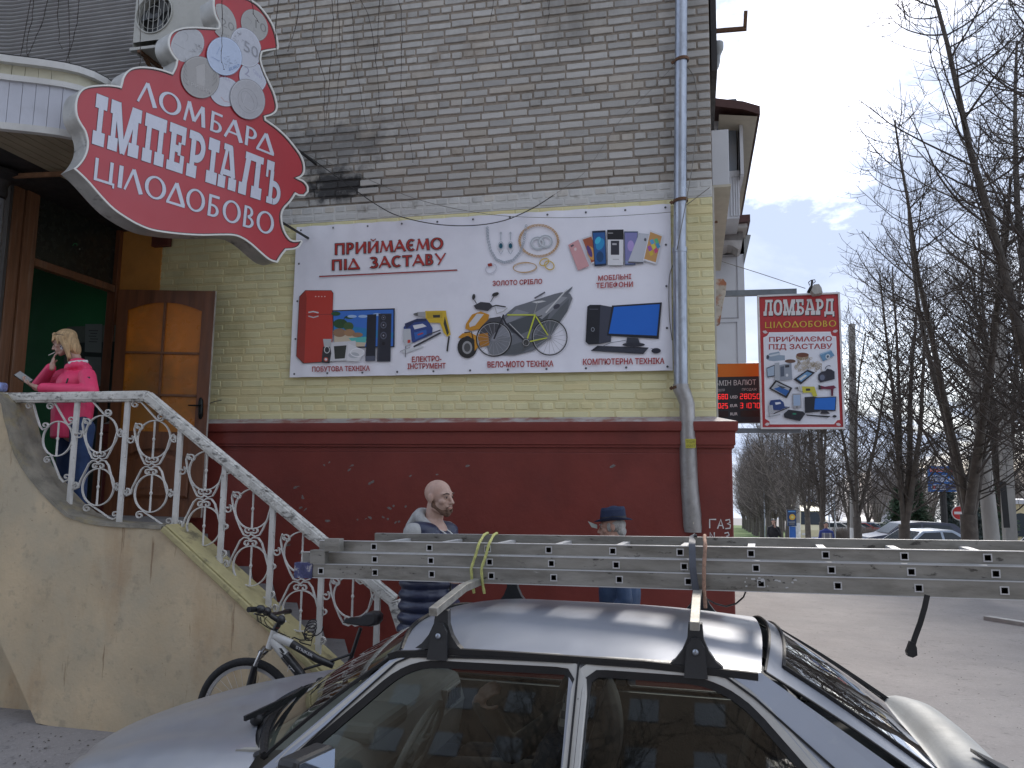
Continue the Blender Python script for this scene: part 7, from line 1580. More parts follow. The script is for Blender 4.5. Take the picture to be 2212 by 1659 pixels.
mb = MB(); a = t_(TH, (0, .10, -.06)); mb.prism([UY(x, y, a.y-.03) for x, y in ((1270, 1126), (1290, 1134), (1290, 1142), (1278, 1139))], (0, .004, 0)); o = mb.build("paper_mask", M("grey_paper", (.3, .33, .3), .8), hm)
# ---------------------------------------------------------------- woman on the landing
WYY = 6.0
wm_ = thing("person", "blonde woman in pink jacket smoking and looking at her phone on the stair landing", "person", (UY(160, 1000, WYY).x, WYY, LZ))
whc = UY(140, 741, WYY); az3 = 208; TH = face_T(whc, az3, -20); s_ = .95
W_ = lambda x, y, Y_=WYY: UY(x, y, Y_)
lsh, rsh = W_(188, 812, WYY-.13), W_(138, 812, WYY+.18); lel, rel = W_(196, 846, WYY-.22), W_(84, 832, WYY+.05); lwr, rwr = W_(80, 838, WYY-.30), W_(113, 790, WYY-.06)
body = headparts(TH, s_, True)[:-1 if False else None]
nk = W_(160, 793)
body += [('e', W_(165, 860), (.12, .13, .22)), ('e', W_(160, 925), (.11, .11, .13)), ('c', lsh, lel, .05, .042), ('c', lel, lwr, .042, .028), ('c', rsh, rel, .05, .042), ('c', rel, rwr, .042, .026)]
for k, xx in ((-1, 150), (1, 178)):
    a = W_(xx, 950, WYY-.06*k); b = Vector((a.x, a.y, LZ+.45)); c = Vector((a.x+.01, a.y+.02, LZ+.08)); body += [('c', a, b, .08, .055), ('c', b, c, .052, .038), ('c', c-Vector((0, 0, .03)), c+Vector((-.12, -.05, -.04)), .036, .03)]
hd = W_(50, 822, WYY-.36)
lh = hand(lwr-Vector((.0, 0, .0)), (hd-lwr), Vector((.1, .3, -1)), s=.92, curl=.55, thumb=-1, r=.009); mo = TH @ Vector((0, .105, -.06))
rh = hand(rwr, (mo-rwr+Vector((0, 0, -.01))), Vector((-.6, -.6, .3)), s=.9, curl=.42, spread=.6, thumb=1, r=.0088)
blob(body+lh+rh, "body", m_pale, wm_, .005, 2)
m_bh = M("blonde_hair", (.52, .36, .19), .6, var=.35, vs=14, bump=.7, bs=80, stretch=(6, 6, .7), dirt=[((.30, .18, .08), 3, .5, .7, .6, (10, 10, 1))]); face_bits(TH, wm_, M("brown_brow", (.14, .08, .04), .8, var=0), s_, (.38, .13, .12))
R = TH.to_3x3().to_4x4(); h_ = lambda p: t_(TH, p, s_)
hr_ = [('e', h_((0, -.022, .050)), (.086, .100, .080), R), ('e', h_((0, -.055, -.01)), (.080, .065, .09), R), ('e', h_((0, -.07, -.07)), (.075, .05, .08), R)]
for k in (-1, 1): hr_ += [('c', h_((k*.070, .012, .055)), h_((k*.083, -.012, -.04)), .026, .024), ('c', h_((k*.083, -.018, -.04)), h_((k*.070, -.012, -.16)), .027, .018), ('c', h_((k*.072, .035, .055)), h_((k*.073, .045, -.005)), .015, .008)]
for i in range(-4, 5): hr_.append(('c', h_((i*.013, .052, .098)), h_((i*.0155, .094-.0009*i*i, .040)), .016, .008))
hr_ += [('c', h_((.078, -.0, -.08)), h_((.070, .035, -.165)), .020, .009), ('c', h_((-.02, -.07, -.1)), h_((.03, -.05, -.17)), .03, .015)]
blob(hr_, "hair", m_bh, wm_, .005, 2)
gl = MB(); G_ = lambda p: t_(TH, p, s_)
for k in (-1, 1): gl.tube([G_((k*.030+.024*cos(a*PI/6), .073-.004*abs(k), .100+.015*sin(a*PI/6))) for a in range(12)], .0022, 5, closed=True); gl.tube([G_((k*.054, .068, .102)), G_((k*.084, .03, .085)), G_((k*.092, -.03, .055))], .003, 5)
gl.tube([G_((-.008, .077, .102)), G_((.008, .077, .102))], .002, 5); gl.build("glasses", m_blk, wm_, smooth=60)
mb = MB()
for k in (-1, 1): mb.add([G_((k*.030+.022*cos(a*PI/6), .0735, .100+.013*sin(a*PI/6))) for a in range(12)], [tuple(range(12))])
mb.build("lens", M("lens", (.5, .55, .55), .1, var=0, bump=0), wm_, kind="stuff")
mb = MB(); 
for k in (-1, 1): mb.add([G_((k*.076, .012, -.012)), G_((k*.072, .034, -.035)), G_((k*.066, .038, -.065)), G_((k*.068, .02, -.07)), G_((k*.076, .002, -.035))], [(0, 1, 2, 3, 4)])
mb.build("face_mask", M("patterned_mask", (.5, .5, .52), .8, var=.6, vs=90, dirt=[((.03, .03, .04), 70, .5, .55, .9)]), wm_)
m_pink = M("pink_jacket", (.74, .05, .15), .55, var=.10, vs=7, bump=.55, bs=16, dirt=[((.6, .035, .11), 5, .5, .75, .5)])
jk = [('e', W_(163, 830), (.16, .155, .13)), ('c', W_(162, 850), W_(156, 905), .168, .165), ('c', lsh, lel, .074, .068), ('c', lel, lwr+(lel-lwr)*.12, .066, .050), ('c', rsh, rel, .072, .062), ('c', rel, rwr+(rel-rwr)*.12, .060, .046), ('e', nk+Vector((.04, .03, -.01)), (.10, .10, .06)), ('e', nk+Vector((.035, .01, .035)), (.078, .082, .05))]
for a in range(0, 360, 9):
    c_, s2 = cos(radians(a)), sin(radians(a)); jk.append(('c', W_(155, 890)+Vector((.132*c_, .125*s2, .0)), W_(153, 944)+Vector((.150*c_, .14*s2, .0)), .036, .018))
for a in range(0, 360, 24): c_, s2 = cos(radians(a)), sin(radians(a)); jk.append(('e', nk+Vector((.075*c_+.03, .075*s2+.0, .0+.02*c_)), (.028, .028, .035)))
blob(jk, "jacket", m_pink, wm_, .0075, 2)
mb = MB(); mb.tube([W_(147, 817, WYY-.17), W_(140, 838, WYY-.18), W_(135, 850, WYY-.18)], 0, 4, flat=(.012, .006), up=(0, 1, 0)); mb.build("pocket_zip", m_blk, wm_); mb = MB(); q = W_(191, 817, WYY-.215); mb.box(tuple(q), (.03, .008, .028)); mb.build("sleeve_badge", m_blk, wm_, bevel=.004)
mb = MB(); mb.tube([nk+Vector((.02, -.09, .02)), nk+Vector((.09, -.05, .04)), nk+Vector((.12, .02, .05))], .016, 8); mb.build("collar_lining", M("white_lining", (.6, .6, .6), .8), wm_, smooth=60)
tr_ = []
for k, xx in ((-1, 150), (1, 178)): a = W_(xx, 925, WYY-.06*k); b = Vector((a.x, a.y, LZ+.45)); tr_ += [('c', a, b, .105, .076), ('c', b, Vector((a.x+.01, a.y+.02, LZ+.07)), .074, .062)]
blob(tr_, "jeans", M("blue_jeans", (.02, .045, .12), .85, var=.2, vs=9, bump=.3, bs=60), wm_, .010, 3)
ph = thing("phone", "smartphone in a dark case held in the blonde woman's hand", "phone", tuple(hd)); 
T = Matrix.Translation(hd+Vector((-.0, -.0, .025))) @ Matrix.Rotation(radians(20), 4, 'Z') @ Matrix.Rotation(radians(34), 4, 'Y') @ Matrix.Rotation(radians(48), 4, 'X')
mb = MB(); mb.box((0, 0, 0), (.14, .07, .010), T=T); mb.build("case", m_blk, ph, bevel=.004); mb = MB(); mb.box((0, 0, .0058), (.13, .063, .001), T=T); mb.build("screen", M("screen_glass", (.25, .25, .24), .15, var=0, bump=0), ph)
mb = MB(); cg_ = TH @ Vector((0, .100, -.058)); mb.tube([cg_, cg_+(rwr-cg_).normalized()*.02+Vector((-.045, -.02, -.012))], .0036, 6); o = mb.build("cigarette", M("cigarette", (.6, .6, .58), .7), None); tag(o, "white cigarette held at the blonde woman's lips", "cigarette")
# ---------------------------------------------------------------- passenger inside the car: only a forearm and hand show
pf = thing("person", "passenger in grey jacket sitting in the silver car with one hand raised", "person", tuple(C(2.1, .36, .5)))
def side_pt(px, py, y_):      # point on the sight line at a given distance across the car
    O_ = CT_.inverted() @ CP; d = CT_.inverted().to_3x3() @ ray(px, py); return C(*(O_+d*((y_-O_.y)/d.y)))
w1, w2 = side_pt(1035, 1512, .05), side_pt(1052, 1492, .0)
TH = Matrix.Translation(C(2.30, .47, 1.20)) @ Matrix.Rotation(radians(90-1), 4, 'Z')
pb = headparts(TH, .95)+[('e', C(2.30, .44, .78), (.15, .18, .25)), ('c', C(2.24, .22, .90), C(2.0, .14, .74), .05, .04), ('c', C(2.0, .14, .74), w1, .04, .028)]
for k in (.28, .5): pb += [('c', C(2.15, k, .56), C(1.72, k, .56), .08, .06), ('c', C(1.72, k, .56), C(1.62, k, .32), .05, .04)]
pb += hand(w1, w2-w1, Vector((-.5, -.8, .3)), s=.95, curl=.8, thumb=-1)
blob(pb, "body", m_pale, pf, .006, 2)
blob([('e', C(2.30, .44, .80), (.17, .21, .29)), ('c', C(2.24, .20, .90), C(2.0, .14, .74), .065, .055), ('c', C(2.0, .14, .74), w1-(w1-C(2.0, .14, .74))*.08, .053, .042)], "jacket", M("grey_jacket", (.11, .11, .105), .8, var=.15), pf, .009, 2)
blob([('e', t_(TH, (0, -.03, .045)), (.085, .09, .08))], "hair", m_blk, pf, .01, 1)
blob([q for k in (.28, .5) for q in (('c', C(2.18, k, .57), C(1.71, k, .57), .10, .078), ('c', C(1.71, k, .57), C(1.62, k, .36), .068, .056))], "trousers", M("passenger_trousers", (.03, .03, .035), .85), pf, .012, 2)
# ================================================================ bicycle against the stair wall
BKY = 5.0
zb6 = lambda x, y: ((600+x/2.458)/1.736, (2150+y/2.458)/1.736)
BP = lambda x, y, o=0.: UY(*zb6(x, y), BKY+o)
bk = thing("bicycle", "white and black mountain bike leaning by the beige stair wall behind the car bonnet", "bicycle", tuple(UY(600, 1560, BKY)))
ax = UY(531, 1537, BKY); R_w = .325
m_tyre = M("bike_tyre", (.014, .014, .015), .8, var=.2, vs=30, bump=.6, bs=120); m_rimb = M("bike_rim", (.5, .5, .5), .35, .6, var=.1); m_fw_ = M("bike_white", (.55, .55, .53), .35, var=.05, coat=.3); m_fb = M("bike_black", (.012, .012, .014), .35, var=.1, coat=.3); m_chr = M("chrome", (.5, .5, .5), .2, 1, var=.05, bump=0)
def bwheel(c, turn=0.):
    T = Matrix.Translation(c) @ Matrix.Rotation(turn, 4, 'Z')
    mb = MB(); mb.tube([(R_w*cos(2*PI*i/56), 0, R_w*sin(2*PI*i/56)) for i in range(56)], .027, 12, closed=True, T=T); w = mb.build("wheel", m_tyre, bk, smooth=60)
    mb = MB()
    for y in (-.014, .014): mb.strip([T @ Vector(((R_w-.024)*cos(2*PI*i/56), y, (R_w-.024)*sin(2*PI*i/56))) for i in range(56)], [T @ Vector(((R_w-.046)*cos(2*PI*i/56), y*.8, (R_w-.046)*sin(2*PI*i/56))) for i in range(56)], closed=True)
    mb.strip([T @ Vector(((R_w-.046)*cos(2*PI*i/56), -.011, (R_w-.046)*sin(2*PI*i/56))) for i in range(56)], [T @ Vector(((R_w-.046)*cos(2*PI*i/56), .011, (R_w-.046)*sin(2*PI*i/56))) for i in range(56)], closed=True); mb.build("rim", m_rimb, w, smooth=60)
    mb = MB()
    for i in range(32): a = 2*PI*i/32; b = a+(.35 if i % 2 else -.35); mb.tube([(.02*cos(b), .02*(1 if i % 4 < 2 else -1), .02*sin(b)), ((R_w-.044)*cos(a), 0, (R_w-.044)*sin(a))], .0012, 3, T=T)
    mb.tube([(0, -.04, 0), (0, .04, 0)], .02, 10, T=T); mb.build("spokes", m_rimb, w, kind="stuff")
bwheel(ax, .10); rx = ax+Vector((1.05, .12, 0)); bwheel(rx, .08)
ht, hb_ = BP(1058, 520), BP(1005, 690)
bb_ = Vector((ax.x+.62, BKY+.07, ax.z-.05)); st0 = BP(1560, 850, .06); st1 = Vector((st0.x+.04, BKY+.08, st0.z-.03))
def tb(name, pts, r, mat, n=10): mb = MB(); mb.tube(pts, r, n); return mb.build(name, mat, bk, smooth=60)
tb("head_tube", [ht, hb_], .024, m_fw_, 14); tb("down_tube", [BP(1035, 610), BP(1150, 750, .0), BP(1270, 900, .02)], [.030, .034, .034], m_fw_, 14); tb("down_tube_lower", [BP(1150, 750), BP(1275, 905, .02), bb_], [.0345, .0345, .03], m_fb, 14)
tb("top_tube", [BP(1050, 580), BP(1220, 650, .01)], [.028, .026], m_fw_, 14); tb("top_tube_rear", [BP(1215, 648, .01), BP(1450, 790, .03), BP(1600, 850, .06)], [.0275, .026, .022], m_fb, 14)
sa_, sb_ = BP(1850, 500, .10), BP(1740, 840, .09); tb("seat_post", [sa_, sb_], .014, m_fb); tb("seat_tube", [sb_+(sa_-sb_)*.15, bb_], .018, m_fb); tb("shock_stay", [BP(1330, 885, .05), BP(1560, 815, .05), BP(1760, 745, .06)], [.008, .01, .008], m_fb); tb("chain_stay", [bb_, rx], .012, m_fb); tb("seat_stay", [sb_, rx], .010, m_fb)
mb = MB(); mb.lathe([(.09, -.004), (.095, 0), (.09, .004)], T=Matrix.Translation(bb_-Vector((0, .06, 0))) @ Matrix.Rotation(PI/2, 4, 'X'), n=24); mb.build("chain_ring", m_fb, bk); mb = MB(); mb.beam(bb_-Vector((0, .07, 0)), bb_+Vector((.1, -.08, -.13)), .02, .012); mb.beam(bb_+Vector((.1, -.13, -.13)), bb_+Vector((.1, -.08, -.13)), .09, .02); mb.build("crank", m_fb, bk)
cr_ = BP(985, 705)
for o_ in (-.055, .055):
    tb("fork_leg", [cr_+Vector((-.01, o_*.9, .0)), BP(905, 790, o_), BP(870, 870, o_)], .016, m_chr); tb("fork_lower", [BP(875, 850, o_), ax+Vector((0, o_, 0))], .021, m_fb)
mb = MB(); mb.tube([cr_+Vector((-.012, -.06, -.005)), BP(960, 690), cr_+Vector((-.012, .06, -.005))], .018, 8); mb.build("fork_crown", m_chr, bk, smooth=60); tb("fork_brace", [BP(905, 760, -.055), BP(945, 745, -.01), BP(955, 755, .05)], .009, m_fb)
tb("stem", [ht, BP(1085, 480), BP(1105, 440), BP(1040, 400, -.02), BP(1000, 372, -.03)], [.02, .022, .022, .018, .016], m_fb, 12)
tb("handlebar", [BP(885, 332, -.20), BP(960, 350, -.12), BP(1005, 375, -.03), BP(1060, 375, .08), BP(1120, 360, .2), BP(1180, 355, .30)], .0125, m_fb, 10)
tb("grip", [BP(818, 334, -.27), BP(880, 332, -.20)], .018, m_rub, 12); tb("grip", [BP(1150, 357, .27), BP(1195, 350, .36)], .018, m_rub, 12)
mb = MB(); mb.ball(tuple(BP(925, 332, -.19)), (.035, .03, .03)); mb.ball(tuple(BP(985, 352, -.06)), (.03, .03, .03)); mb.ball(tuple(BP(1115, 430)), (.032, .03, .035)); mb.beam(BP(960, 395, -.1), BP(870, 372, -.17), .012, .01); mb.build("shifter", m_fb, bk, smooth=60)
mb = MB(); mb.ball(tuple(BP(1080, 495)), (.022, .022, .014)); mb.build("head_cap", M("dark_red", (.10, .015, .01), .4), bk, smooth=60)
mb = MB()
for pts in ([(890, 370), (905, 440), (990, 500), (1100, 550), (1200, 590)], [(925, 400), (935, 460), (1010, 510), (1090, 545)], [(985, 400), (960, 430), (985, 480), (1060, 530), (1160, 570)]):
    mb.tube([BP(x, y, -.06) for x, y in pts], .003, 5)
mb.build("brake_cable", m_rub, bk, smooth=60, kind="stuff")
SD = [(1690, 455), (1700, 425), (1760, 405), (1850, 402), (1900, 365), (1960, 345), (2020, 350), (2048, 385), (2046, 430), (2020, 468), (1960, 485), (1860, 480), (1760, 470)]
mb = MB(); R0 = [BP(x, y, .10) for x, y in SD]; cS = sum((p for p in R0), Vector((0, 0, 0)))/len(R0)
lay_ = []
for o_, k in ((-.055, .72), (-.05, .9), (-.02, 1.0), (.02, 1.0), (.05, .9), (.055, .72)): lay_.append([Vector((cS.x+(p.x-cS.x)*(k+.0), p.y+o_*(.35+.65*sm(cS.x-.12, cS.x+.05, p.x)), cS.z+(p.z-cS.z)*k)) for p in R0])
for a, b in zip(lay_, lay_[1:]): mb.strip(a, b, closed=True)
mb.add(lay_[0], [tuple(range(len(SD)))]); mb.add(lay_[-1], [tuple(range(len(SD)))[::-1]]); mb.build("saddle", M("saddle_vinyl", (.016, .016, .019), .4, var=.1), bk, smooth=60)
art = Art(lambda x, y: BP(x, y, -.038), (0, -1, 0)); art.text("STRIKER", 1250, 690, 1405, 775, 26, (.5, .5, .5), .02, slant=.3); art.poly([(1095, 690), (1120, 688), (1150, 730), (1130, 740)], (.02, .02, .02)); art.poly([(1100, 725), (1140, 745), (1190, 800), (1170, 800)], (.02, .02, .02)); art.ring(1172, 790, 20, 12, 5, (.02, .02, .02), 40); art.line([(1175, 905), (1190, 845), (1240, 905)], 6, (.55, .55, .55)); art.line([(1185, 880), (1215, 878)], 5, (.55, .55, .55)); art.mb.build("frame_lettering", m_print, bk, col=True)
mb = MB(); pt = []
for i in range(120):
    t = i/119; a = t*2*PI*5; c = BP(1385-(1385-1350)*t, 455+150*t, -.02)+Vector((0, .03, 0)); r = .022+.010*sin(t*PI); pt.append(c+Vector((r*1.3*cos(a), r*.6*sin(a), r*sin(a)*.8)))
mb.tube(pt, .0035, 5); mb.tube([BP(x, y, -.03) for x, y in ((1215, 600), (1240, 592), (1290, 615), (1340, 615), (1350, 570), (1310, 540), (1340, 600), (1400, 620), (1390, 665), (1300, 640), (1285, 625))], .0045, 6); mb.tube([BP(x, y, .0) for x, y in ((1400, 580), (1450, 570), (1490, 540), (1505, 490))], .004, 5)
o = mb.build("spiral_lock", m_rub, None, smooth=60); tag(o, "black coiled cable lock looped round the bicycle frame and the railing", "bicycle lock")
# ================================================================ the street
m_bark = M("bark", (.095, .082, .070), .95, var=.25, vs=6, bump=.6, bs=50, dirt=[((.14, .125, .10), 3, .52, .72, .6)])
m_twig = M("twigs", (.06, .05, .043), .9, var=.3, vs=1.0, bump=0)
m_twf = M("haze_paled_twigs", (.17, .145, .13), .95, var=.2, vs=.5, bump=0)  # paler than the near twigs: distance haze put into the colour
def gtree(seed, Ht=13., stems=4, fork=2.3, r0=.24, sub=1.0, spread=.55, nshoot=26, tw=5, n3=3, minr=.006):
    """a tree cut back long ago: short trunk, rising stems, dense shoots that curve upwards"""
    random.seed(seed); trunk = MB(); crown = MB(); rnd = random.uniform
    def limb(p, d, L_, ra, rb, n, k, up=.10, wob=.12, mb=crown):
        pts = [Vector(p)]; d = Vector(d).normalized(); st = L_/n
        for i in range(n):
            d = (d+Vector((rnd(-wob, wob), rnd(-wob, wob), up+rnd(-wob, wob)*.5))).normalized(); pts.append(pts[-1]+d*st)
        mb.tube(pts, [ra+(rb-ra)*i/n for i in range(n+1)], k, cap=False); return pts
    base = [Vector((0, 0, -.3)), Vector((0, 0, 0)), Vector((rnd(-.04, .04), rnd(-.04, .04), .6)), Vector((rnd(-.08, .08), rnd(-.08, .08), fork))]
    trunk.tube(base, [r0*1.5, r0*1.25, r0*1.02, r0*.95], 10)
    for s in range(stems):
        a = 2*PI*s/stems+rnd(-.4, .4); tl = spread*rnd(.35, 1) if s else .08; rs_ = r0*rnd(.50, .68)
        d = Vector((cos(a)*tl, sin(a)*tl, 1)); Ls = (Ht-fork)*rnd(.72, .95) if s else (Ht-fork)*.92
        pts = limb(base[-1]-Vector((0, 0, rnd(0, .5))), d, Ls, rs_, rs_*.22, 10, 7, .07, .06, trunk)
        for q in range(nshoot):
            t = (q+rnd(0, 1))/nshoot; t = .06+.92*t; f = t*10; i = min(int(f), 9); p = pts[i].lerp(pts[i+1], f-i); rr = rs_*(1-.78*t)
            a2 = rnd(0, 2*PI); out_ = Vector((cos(a2), sin(a2), rnd(.05, .55))); Lb = rnd(2.0, 4.3)*(1-.5*t)*sub; rb = min(rr*.45, rnd(.016, .034))
            bp_ = limb(p, out_, Lb, rb, .008, 7, 4, .13, .12)
            for _ in range(tw):
                j = random.randint(1, 6); b = bp_[j].lerp(bp_[j+1], rnd(0, 1)); dd = (bp_[j+1]-bp_[j]).normalized(); sd_ = dd.cross(Vector((rnd(-1, 1), rnd(-1, 1), rnd(-1, 1)))).normalized()
                tp = limb(b, dd*.45+sd_*.9, rnd(.45, 1.15)*sub, .009, .005, 4, n3, .17, .14)
                for _ in range(2 if tw > 3 else 1):
                    j2 = random.randint(1, 3); dd2 = (tp[j2+1]-tp[j2]).normalized(); s3 = dd2.cross(Vector((rnd(-1, 1), rnd(-1, 1), rnd(-1, 1)))).normalized(); limb(tp[j2], dd2*.5+s3*.8, rnd(.18, .45)*sub, .006, minr*.7, 2, 3, .2, .1)
    return trunk, crown
TP = []
for k, a in enumerate([dict(seed=3, Ht=15, stems=4, r0=.23, nshoot=50, tw=8, spread=.40), dict(seed=8, Ht=13, stems=4, r0=.20, nshoot=44, tw=8, spread=.26, fork=1.9), dict(seed=15, Ht=12, stems=3, r0=.19, nshoot=44, tw=8, spread=.3, fork=2.2), dict(seed=27, Ht=12, stems=4, r0=.24, nshoot=30, tw=5, spread=.5, fork=2.0)]):
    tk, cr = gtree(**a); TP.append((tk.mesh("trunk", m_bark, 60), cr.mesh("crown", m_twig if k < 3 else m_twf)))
def tree(k, x, y, rot, sc, label, group="bare roadside trees", name="bare_tree"):
    e = bpy.data.objects.new(name, None); COL.objects.link(e); e.location = (x, y, GZ(x, y)-.05); e.rotation_euler = (0, 0, rot); e.scale = (sc,)*3; e["label"] = label; e["category"] = "tree"; e["group"] = group
    for nm, me in zip(("trunk", "crown"), TP[k]): o = bpy.data.objects.new(nm, me); COL.objects.link(o); o.parent = e
    return e
def at(px, Yd): p = UY(px, 1150, Yd); return p.x, Yd
for k, px, Yd, rot, sc, lb in [
    (0, 2092, 21, 3.3, .84, "big forked bare tree with pale pruning scars standing before the round concrete lamp post"),
    (1, 1953, 27, 2.1, .86, "bare tree with four rising stems just left of the blue billboard"),
    (2, 1856, 33, 4.0, .84, "slim bare tree beside the left-hand white-footed lamp post"),
    (1, 1780, 40, 1.0, .84, "bare double-stemmed tree behind the walker in the blue vest"),
    (2, 1746, 46, 5.2, .82, "thin bare tree forking low between minibus and blue-vested walker"),
    (0, 2290, 16.5, 2.9, .98, "large bare tree at the right picture edge with thick limbs leaning left across the sky"),
    (1, 2176, 27, 4.4, .92, "bare tree standing farther off behind the square power pole"),
    (2, 2246, 32, 2.2, 1.0, "slender bare tree in the background at the right picture edge"),
    (3, 1702, 52, .3, .8, "bare tree with whitewashed foot beside the blue advertising lightbox")]:
    x, y = at(px, Yd); tree(k, x, y, rot, sc, lb)
wl = MB()
# the alley of trees running away left of the road
n_ = 0; W1 = ['nearest', 'second', 'third', 'fourth', 'fifth', 'sixth', 'seventh', 'eighth', 'ninth', 'tenth']
for r_, (pxa, ya, pxb, yb, num) in enumerate([(1688, 60, 1618, 125, 9), (1660, 56, 1606, 118, 8)]):
    xa, xb = UY(pxa, 1150, ya).x, UY(pxb, 1150, yb).x
    for i in range(num):
        t = i/(num-1); x = xa+(xb-xa)*t; y = ya+(yb-ya)*t; random.seed(i+40*r_)
        tree((2, 3, 1)[i % 3], x, y, random.uniform(0, 6), random.uniform(.7, .82), f"{W1[i]} bare tree in the {'roadside' if r_ == 0 else 'wall-side'} row of the pavement alley", "bare trees of the pavement alley")
# wood beyond the road: single trees seen through one another
random.seed(77)
for i in range(60):
    px = random.uniform(1625, 2330); Yd = random.uniform(70, 135); x = UY(px, 1150, Yd).x
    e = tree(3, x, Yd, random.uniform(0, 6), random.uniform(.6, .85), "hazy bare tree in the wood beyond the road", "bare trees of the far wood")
# trees behind the camera that the car glass mirrors
for k, x, y, rot in ((0, 3.2, -6.5, 1.2), (1, -3.5, -9, 3.0), (2, 8, -9, 0), (1, -9.5, -12, 5)): tree(k, x, y, rot, 1., "bare tree standing across the road behind the photographer", "bare trees behind the photographer")
fh = thing("apartment_block", "brown brick apartment block across the road, mirrored in the car windows", "building", (-8, -28, 0)); mb = MB(); mb.box2((-26, -40, -1), (9, -28, 31)); mb.build("wall", M("far_brick", (.16, .13, .10), .9, var=.2, vs=2), fh)
mb = MB()
for ix in range(10):
    for iz in range(10): mb.box((-24+ix*3.3, -27.98, 1.8+iz*3), (1.5, .06, 1.4))
mb.build("windows", m_bglass, fh, kind="stuff"); mb = MB(); mb.box2((-26.3, -40.3, 31), (9.3, -27.7, 31.5)); mb.build("roof", m_brown, fh)
# ---------------------------------------------------------------- verges, road, kerbs, markings
def gsheet(name, poly_rows, mat, off, kind="structure", mk=None):
    mb = MB(); mb.grid([[(x, y, GZ(x, y)+off) for x, y in r] for r in poly_rows]); o = mb.build(name, mat, None, smooth=60); o["kind"] = kind; return o
m_grass = M("grass", (.075, .13, .022), .95, var=.35, vs=1.5, bump=.8, bs=60, dirt=[((.16, .14, .07), 1.2, .5, .7, .7)])
m_road = M("road_surface", (.36, .35, .34), .9, var=.08, vs=.5, bump=.3, bs=90)
m_kerb = M("kerb_stone", (.42, .41, .39), .85, var=.15)
m_mark = M("road_paint", (.62, .62, .6), .7, var=.1)
def band(pa, pb, ys_): return [[(UY(pa(y), 1150, y).x, y), (UY(pb(y), 1150, y).x, y)] for y in ys_]
YS = [26, 30, 35, 40, 46, 53, 60, 70, 85, 105, 130, 160]
xr0 = lambda y: 2.0+ (y-8)*.085        # street edge line on the left (m)
def sband(x0, x1, ys_): return [[(x0(y)+(x1(y)-x0(y))*t, y) for t in (0, .25, .5, .75, 1)] for y in ys_]
gsheet("grass_verge", sband(lambda y: .6+y*.03, lambda y: .105*y, YS[3:]), m_grass, .05)
gsheet("road", sband(lambda y: .11*y, lambda y: 1+y*.2, YS[3:]), m_road, .006)
gsheet("grass_island", sband(lambda y: 1.2+y*.2, lambda y: 3+y*.23, YS[3:]), m_grass, .06)
gsheet("park_grass", sband(lambda y: 20+y*.18, lambda y: 90+y*.5, YS[2:]), m_grass, .03)
for x0 in (lambda y: .1075*y, lambda y: 1.1+y*.2):
    mb = MB(); P_ = [(x0(y), y) for y in YS[3:]]; mb.tube([(x, y, GZ(x, y)+.03) for x, y in P_], 0, 4, flat=(.18, .14), up=(0, 0, 1)); o = mb.build("kerb", m_kerb, None); o["kind"] = "structure"
mb = MB()
for i in range(12): y = 46+i*6; x = .5+y*.155; mb.add([(x-.07, y, GZ(x, y)+.013), (x+.07, y, GZ(x, y)+.013), (x+.07+.46, y+3, GZ(x, y+3)+.013), (x-.07+.46, y+3, GZ(x, y+3)+.013)], [(0, 1, 2, 3)])
o = mb.build("road_marking", m_mark, None); o["kind"] = "structure"
mb = MB(); kp = [UZ(2130, 1302, -.02), UZ(2212, 1318, -.03), UZ(2500, 1360, -.08)]; mb.tube([(p.x, p.y, GZ(p.x, p.y)+.02) for p in kp], 0, 4, flat=(.15, .1), up=(0, 0, 1)); o = mb.build("kerb", m_kerb, None); o["kind"] = "structure"
# ---------------------------------------------------------------- lamp posts and poles
m_cp = M("concrete_pole", (.30, .29, .27), .9, var=.2, vs=3, bump=.4, bs=30, stretch=(1, 1, .3), dirt=[((.12, .11, .1), 2, .55, .75, .6)]); m_wf = M("whitewash", (.6, .6, .58), .9)
def pole(px0, y0, px1, y1, Yd, r0, r1, label, white=True, sq=False, lamp=True):
    b, t = UY(px0, y0, Yd), UY(px1, y1, Yd); b = Vector((b.x+(b.x-t.x)*.1, Yd, GZ(b.x, Yd)-.2)); e = thing("lamp_post", label, "lamp post", tuple(b), "lamp posts and poles along the road"); b = b.copy()
    mb = MB(); mb.tube([b, b.lerp(t, .5), t], [r0, (r0+r1)/2, r1], 4 if sq else 14); mb.build("shaft", m_cp, e, smooth=None if sq else 60)
    if white: mb = MB(); mb.tube([b, b.lerp(t, .16)], [r0*1.04, r0*1.0], 14); mb.build("whitewashed_foot", m_wf, e, smooth=60)
    if lamp: mb = MB(); mb.tube([t-Vector((0, 0, .1)), t+Vector((-.1, 0, .5)), t+Vector((-1.3, 0, .9))], .05, 6); mb.box(tuple(t+Vector((-1.5, 0, .9))), (.6, .25, .12)); mb.build("lamp_arm", m_galv, e)
pole(2145, 1160, 2100, 740, 23, .205, .137, "thick round concrete post leaning left behind the big forked tree", white=False, lamp=False)
pole(2182, 1180, 2158, 700, 24.3, .21, .16, "square concrete power pole with a dark cable slot at the right", white=False, sq=True, lamp=False)
pole(1846, 1150, 1840, 700, 34, .19, .13, "round lamp post with white foot between two bare trees, middle distance", lamp=False)
pole(1722, 1140, 1717, 860, 56, .2, .14, "far lamp post with white foot beside the minibus")
mb = MB(); a, b = UY(2175, 1140, 24.0), UY(2166, 1040, 24.0); mb.beam(a, b, .15, .03); o = mb.build("cable_slot", m_rub, None); tag(o, "dark rubber cable cover strapped on the square concrete pole", "cable cover")
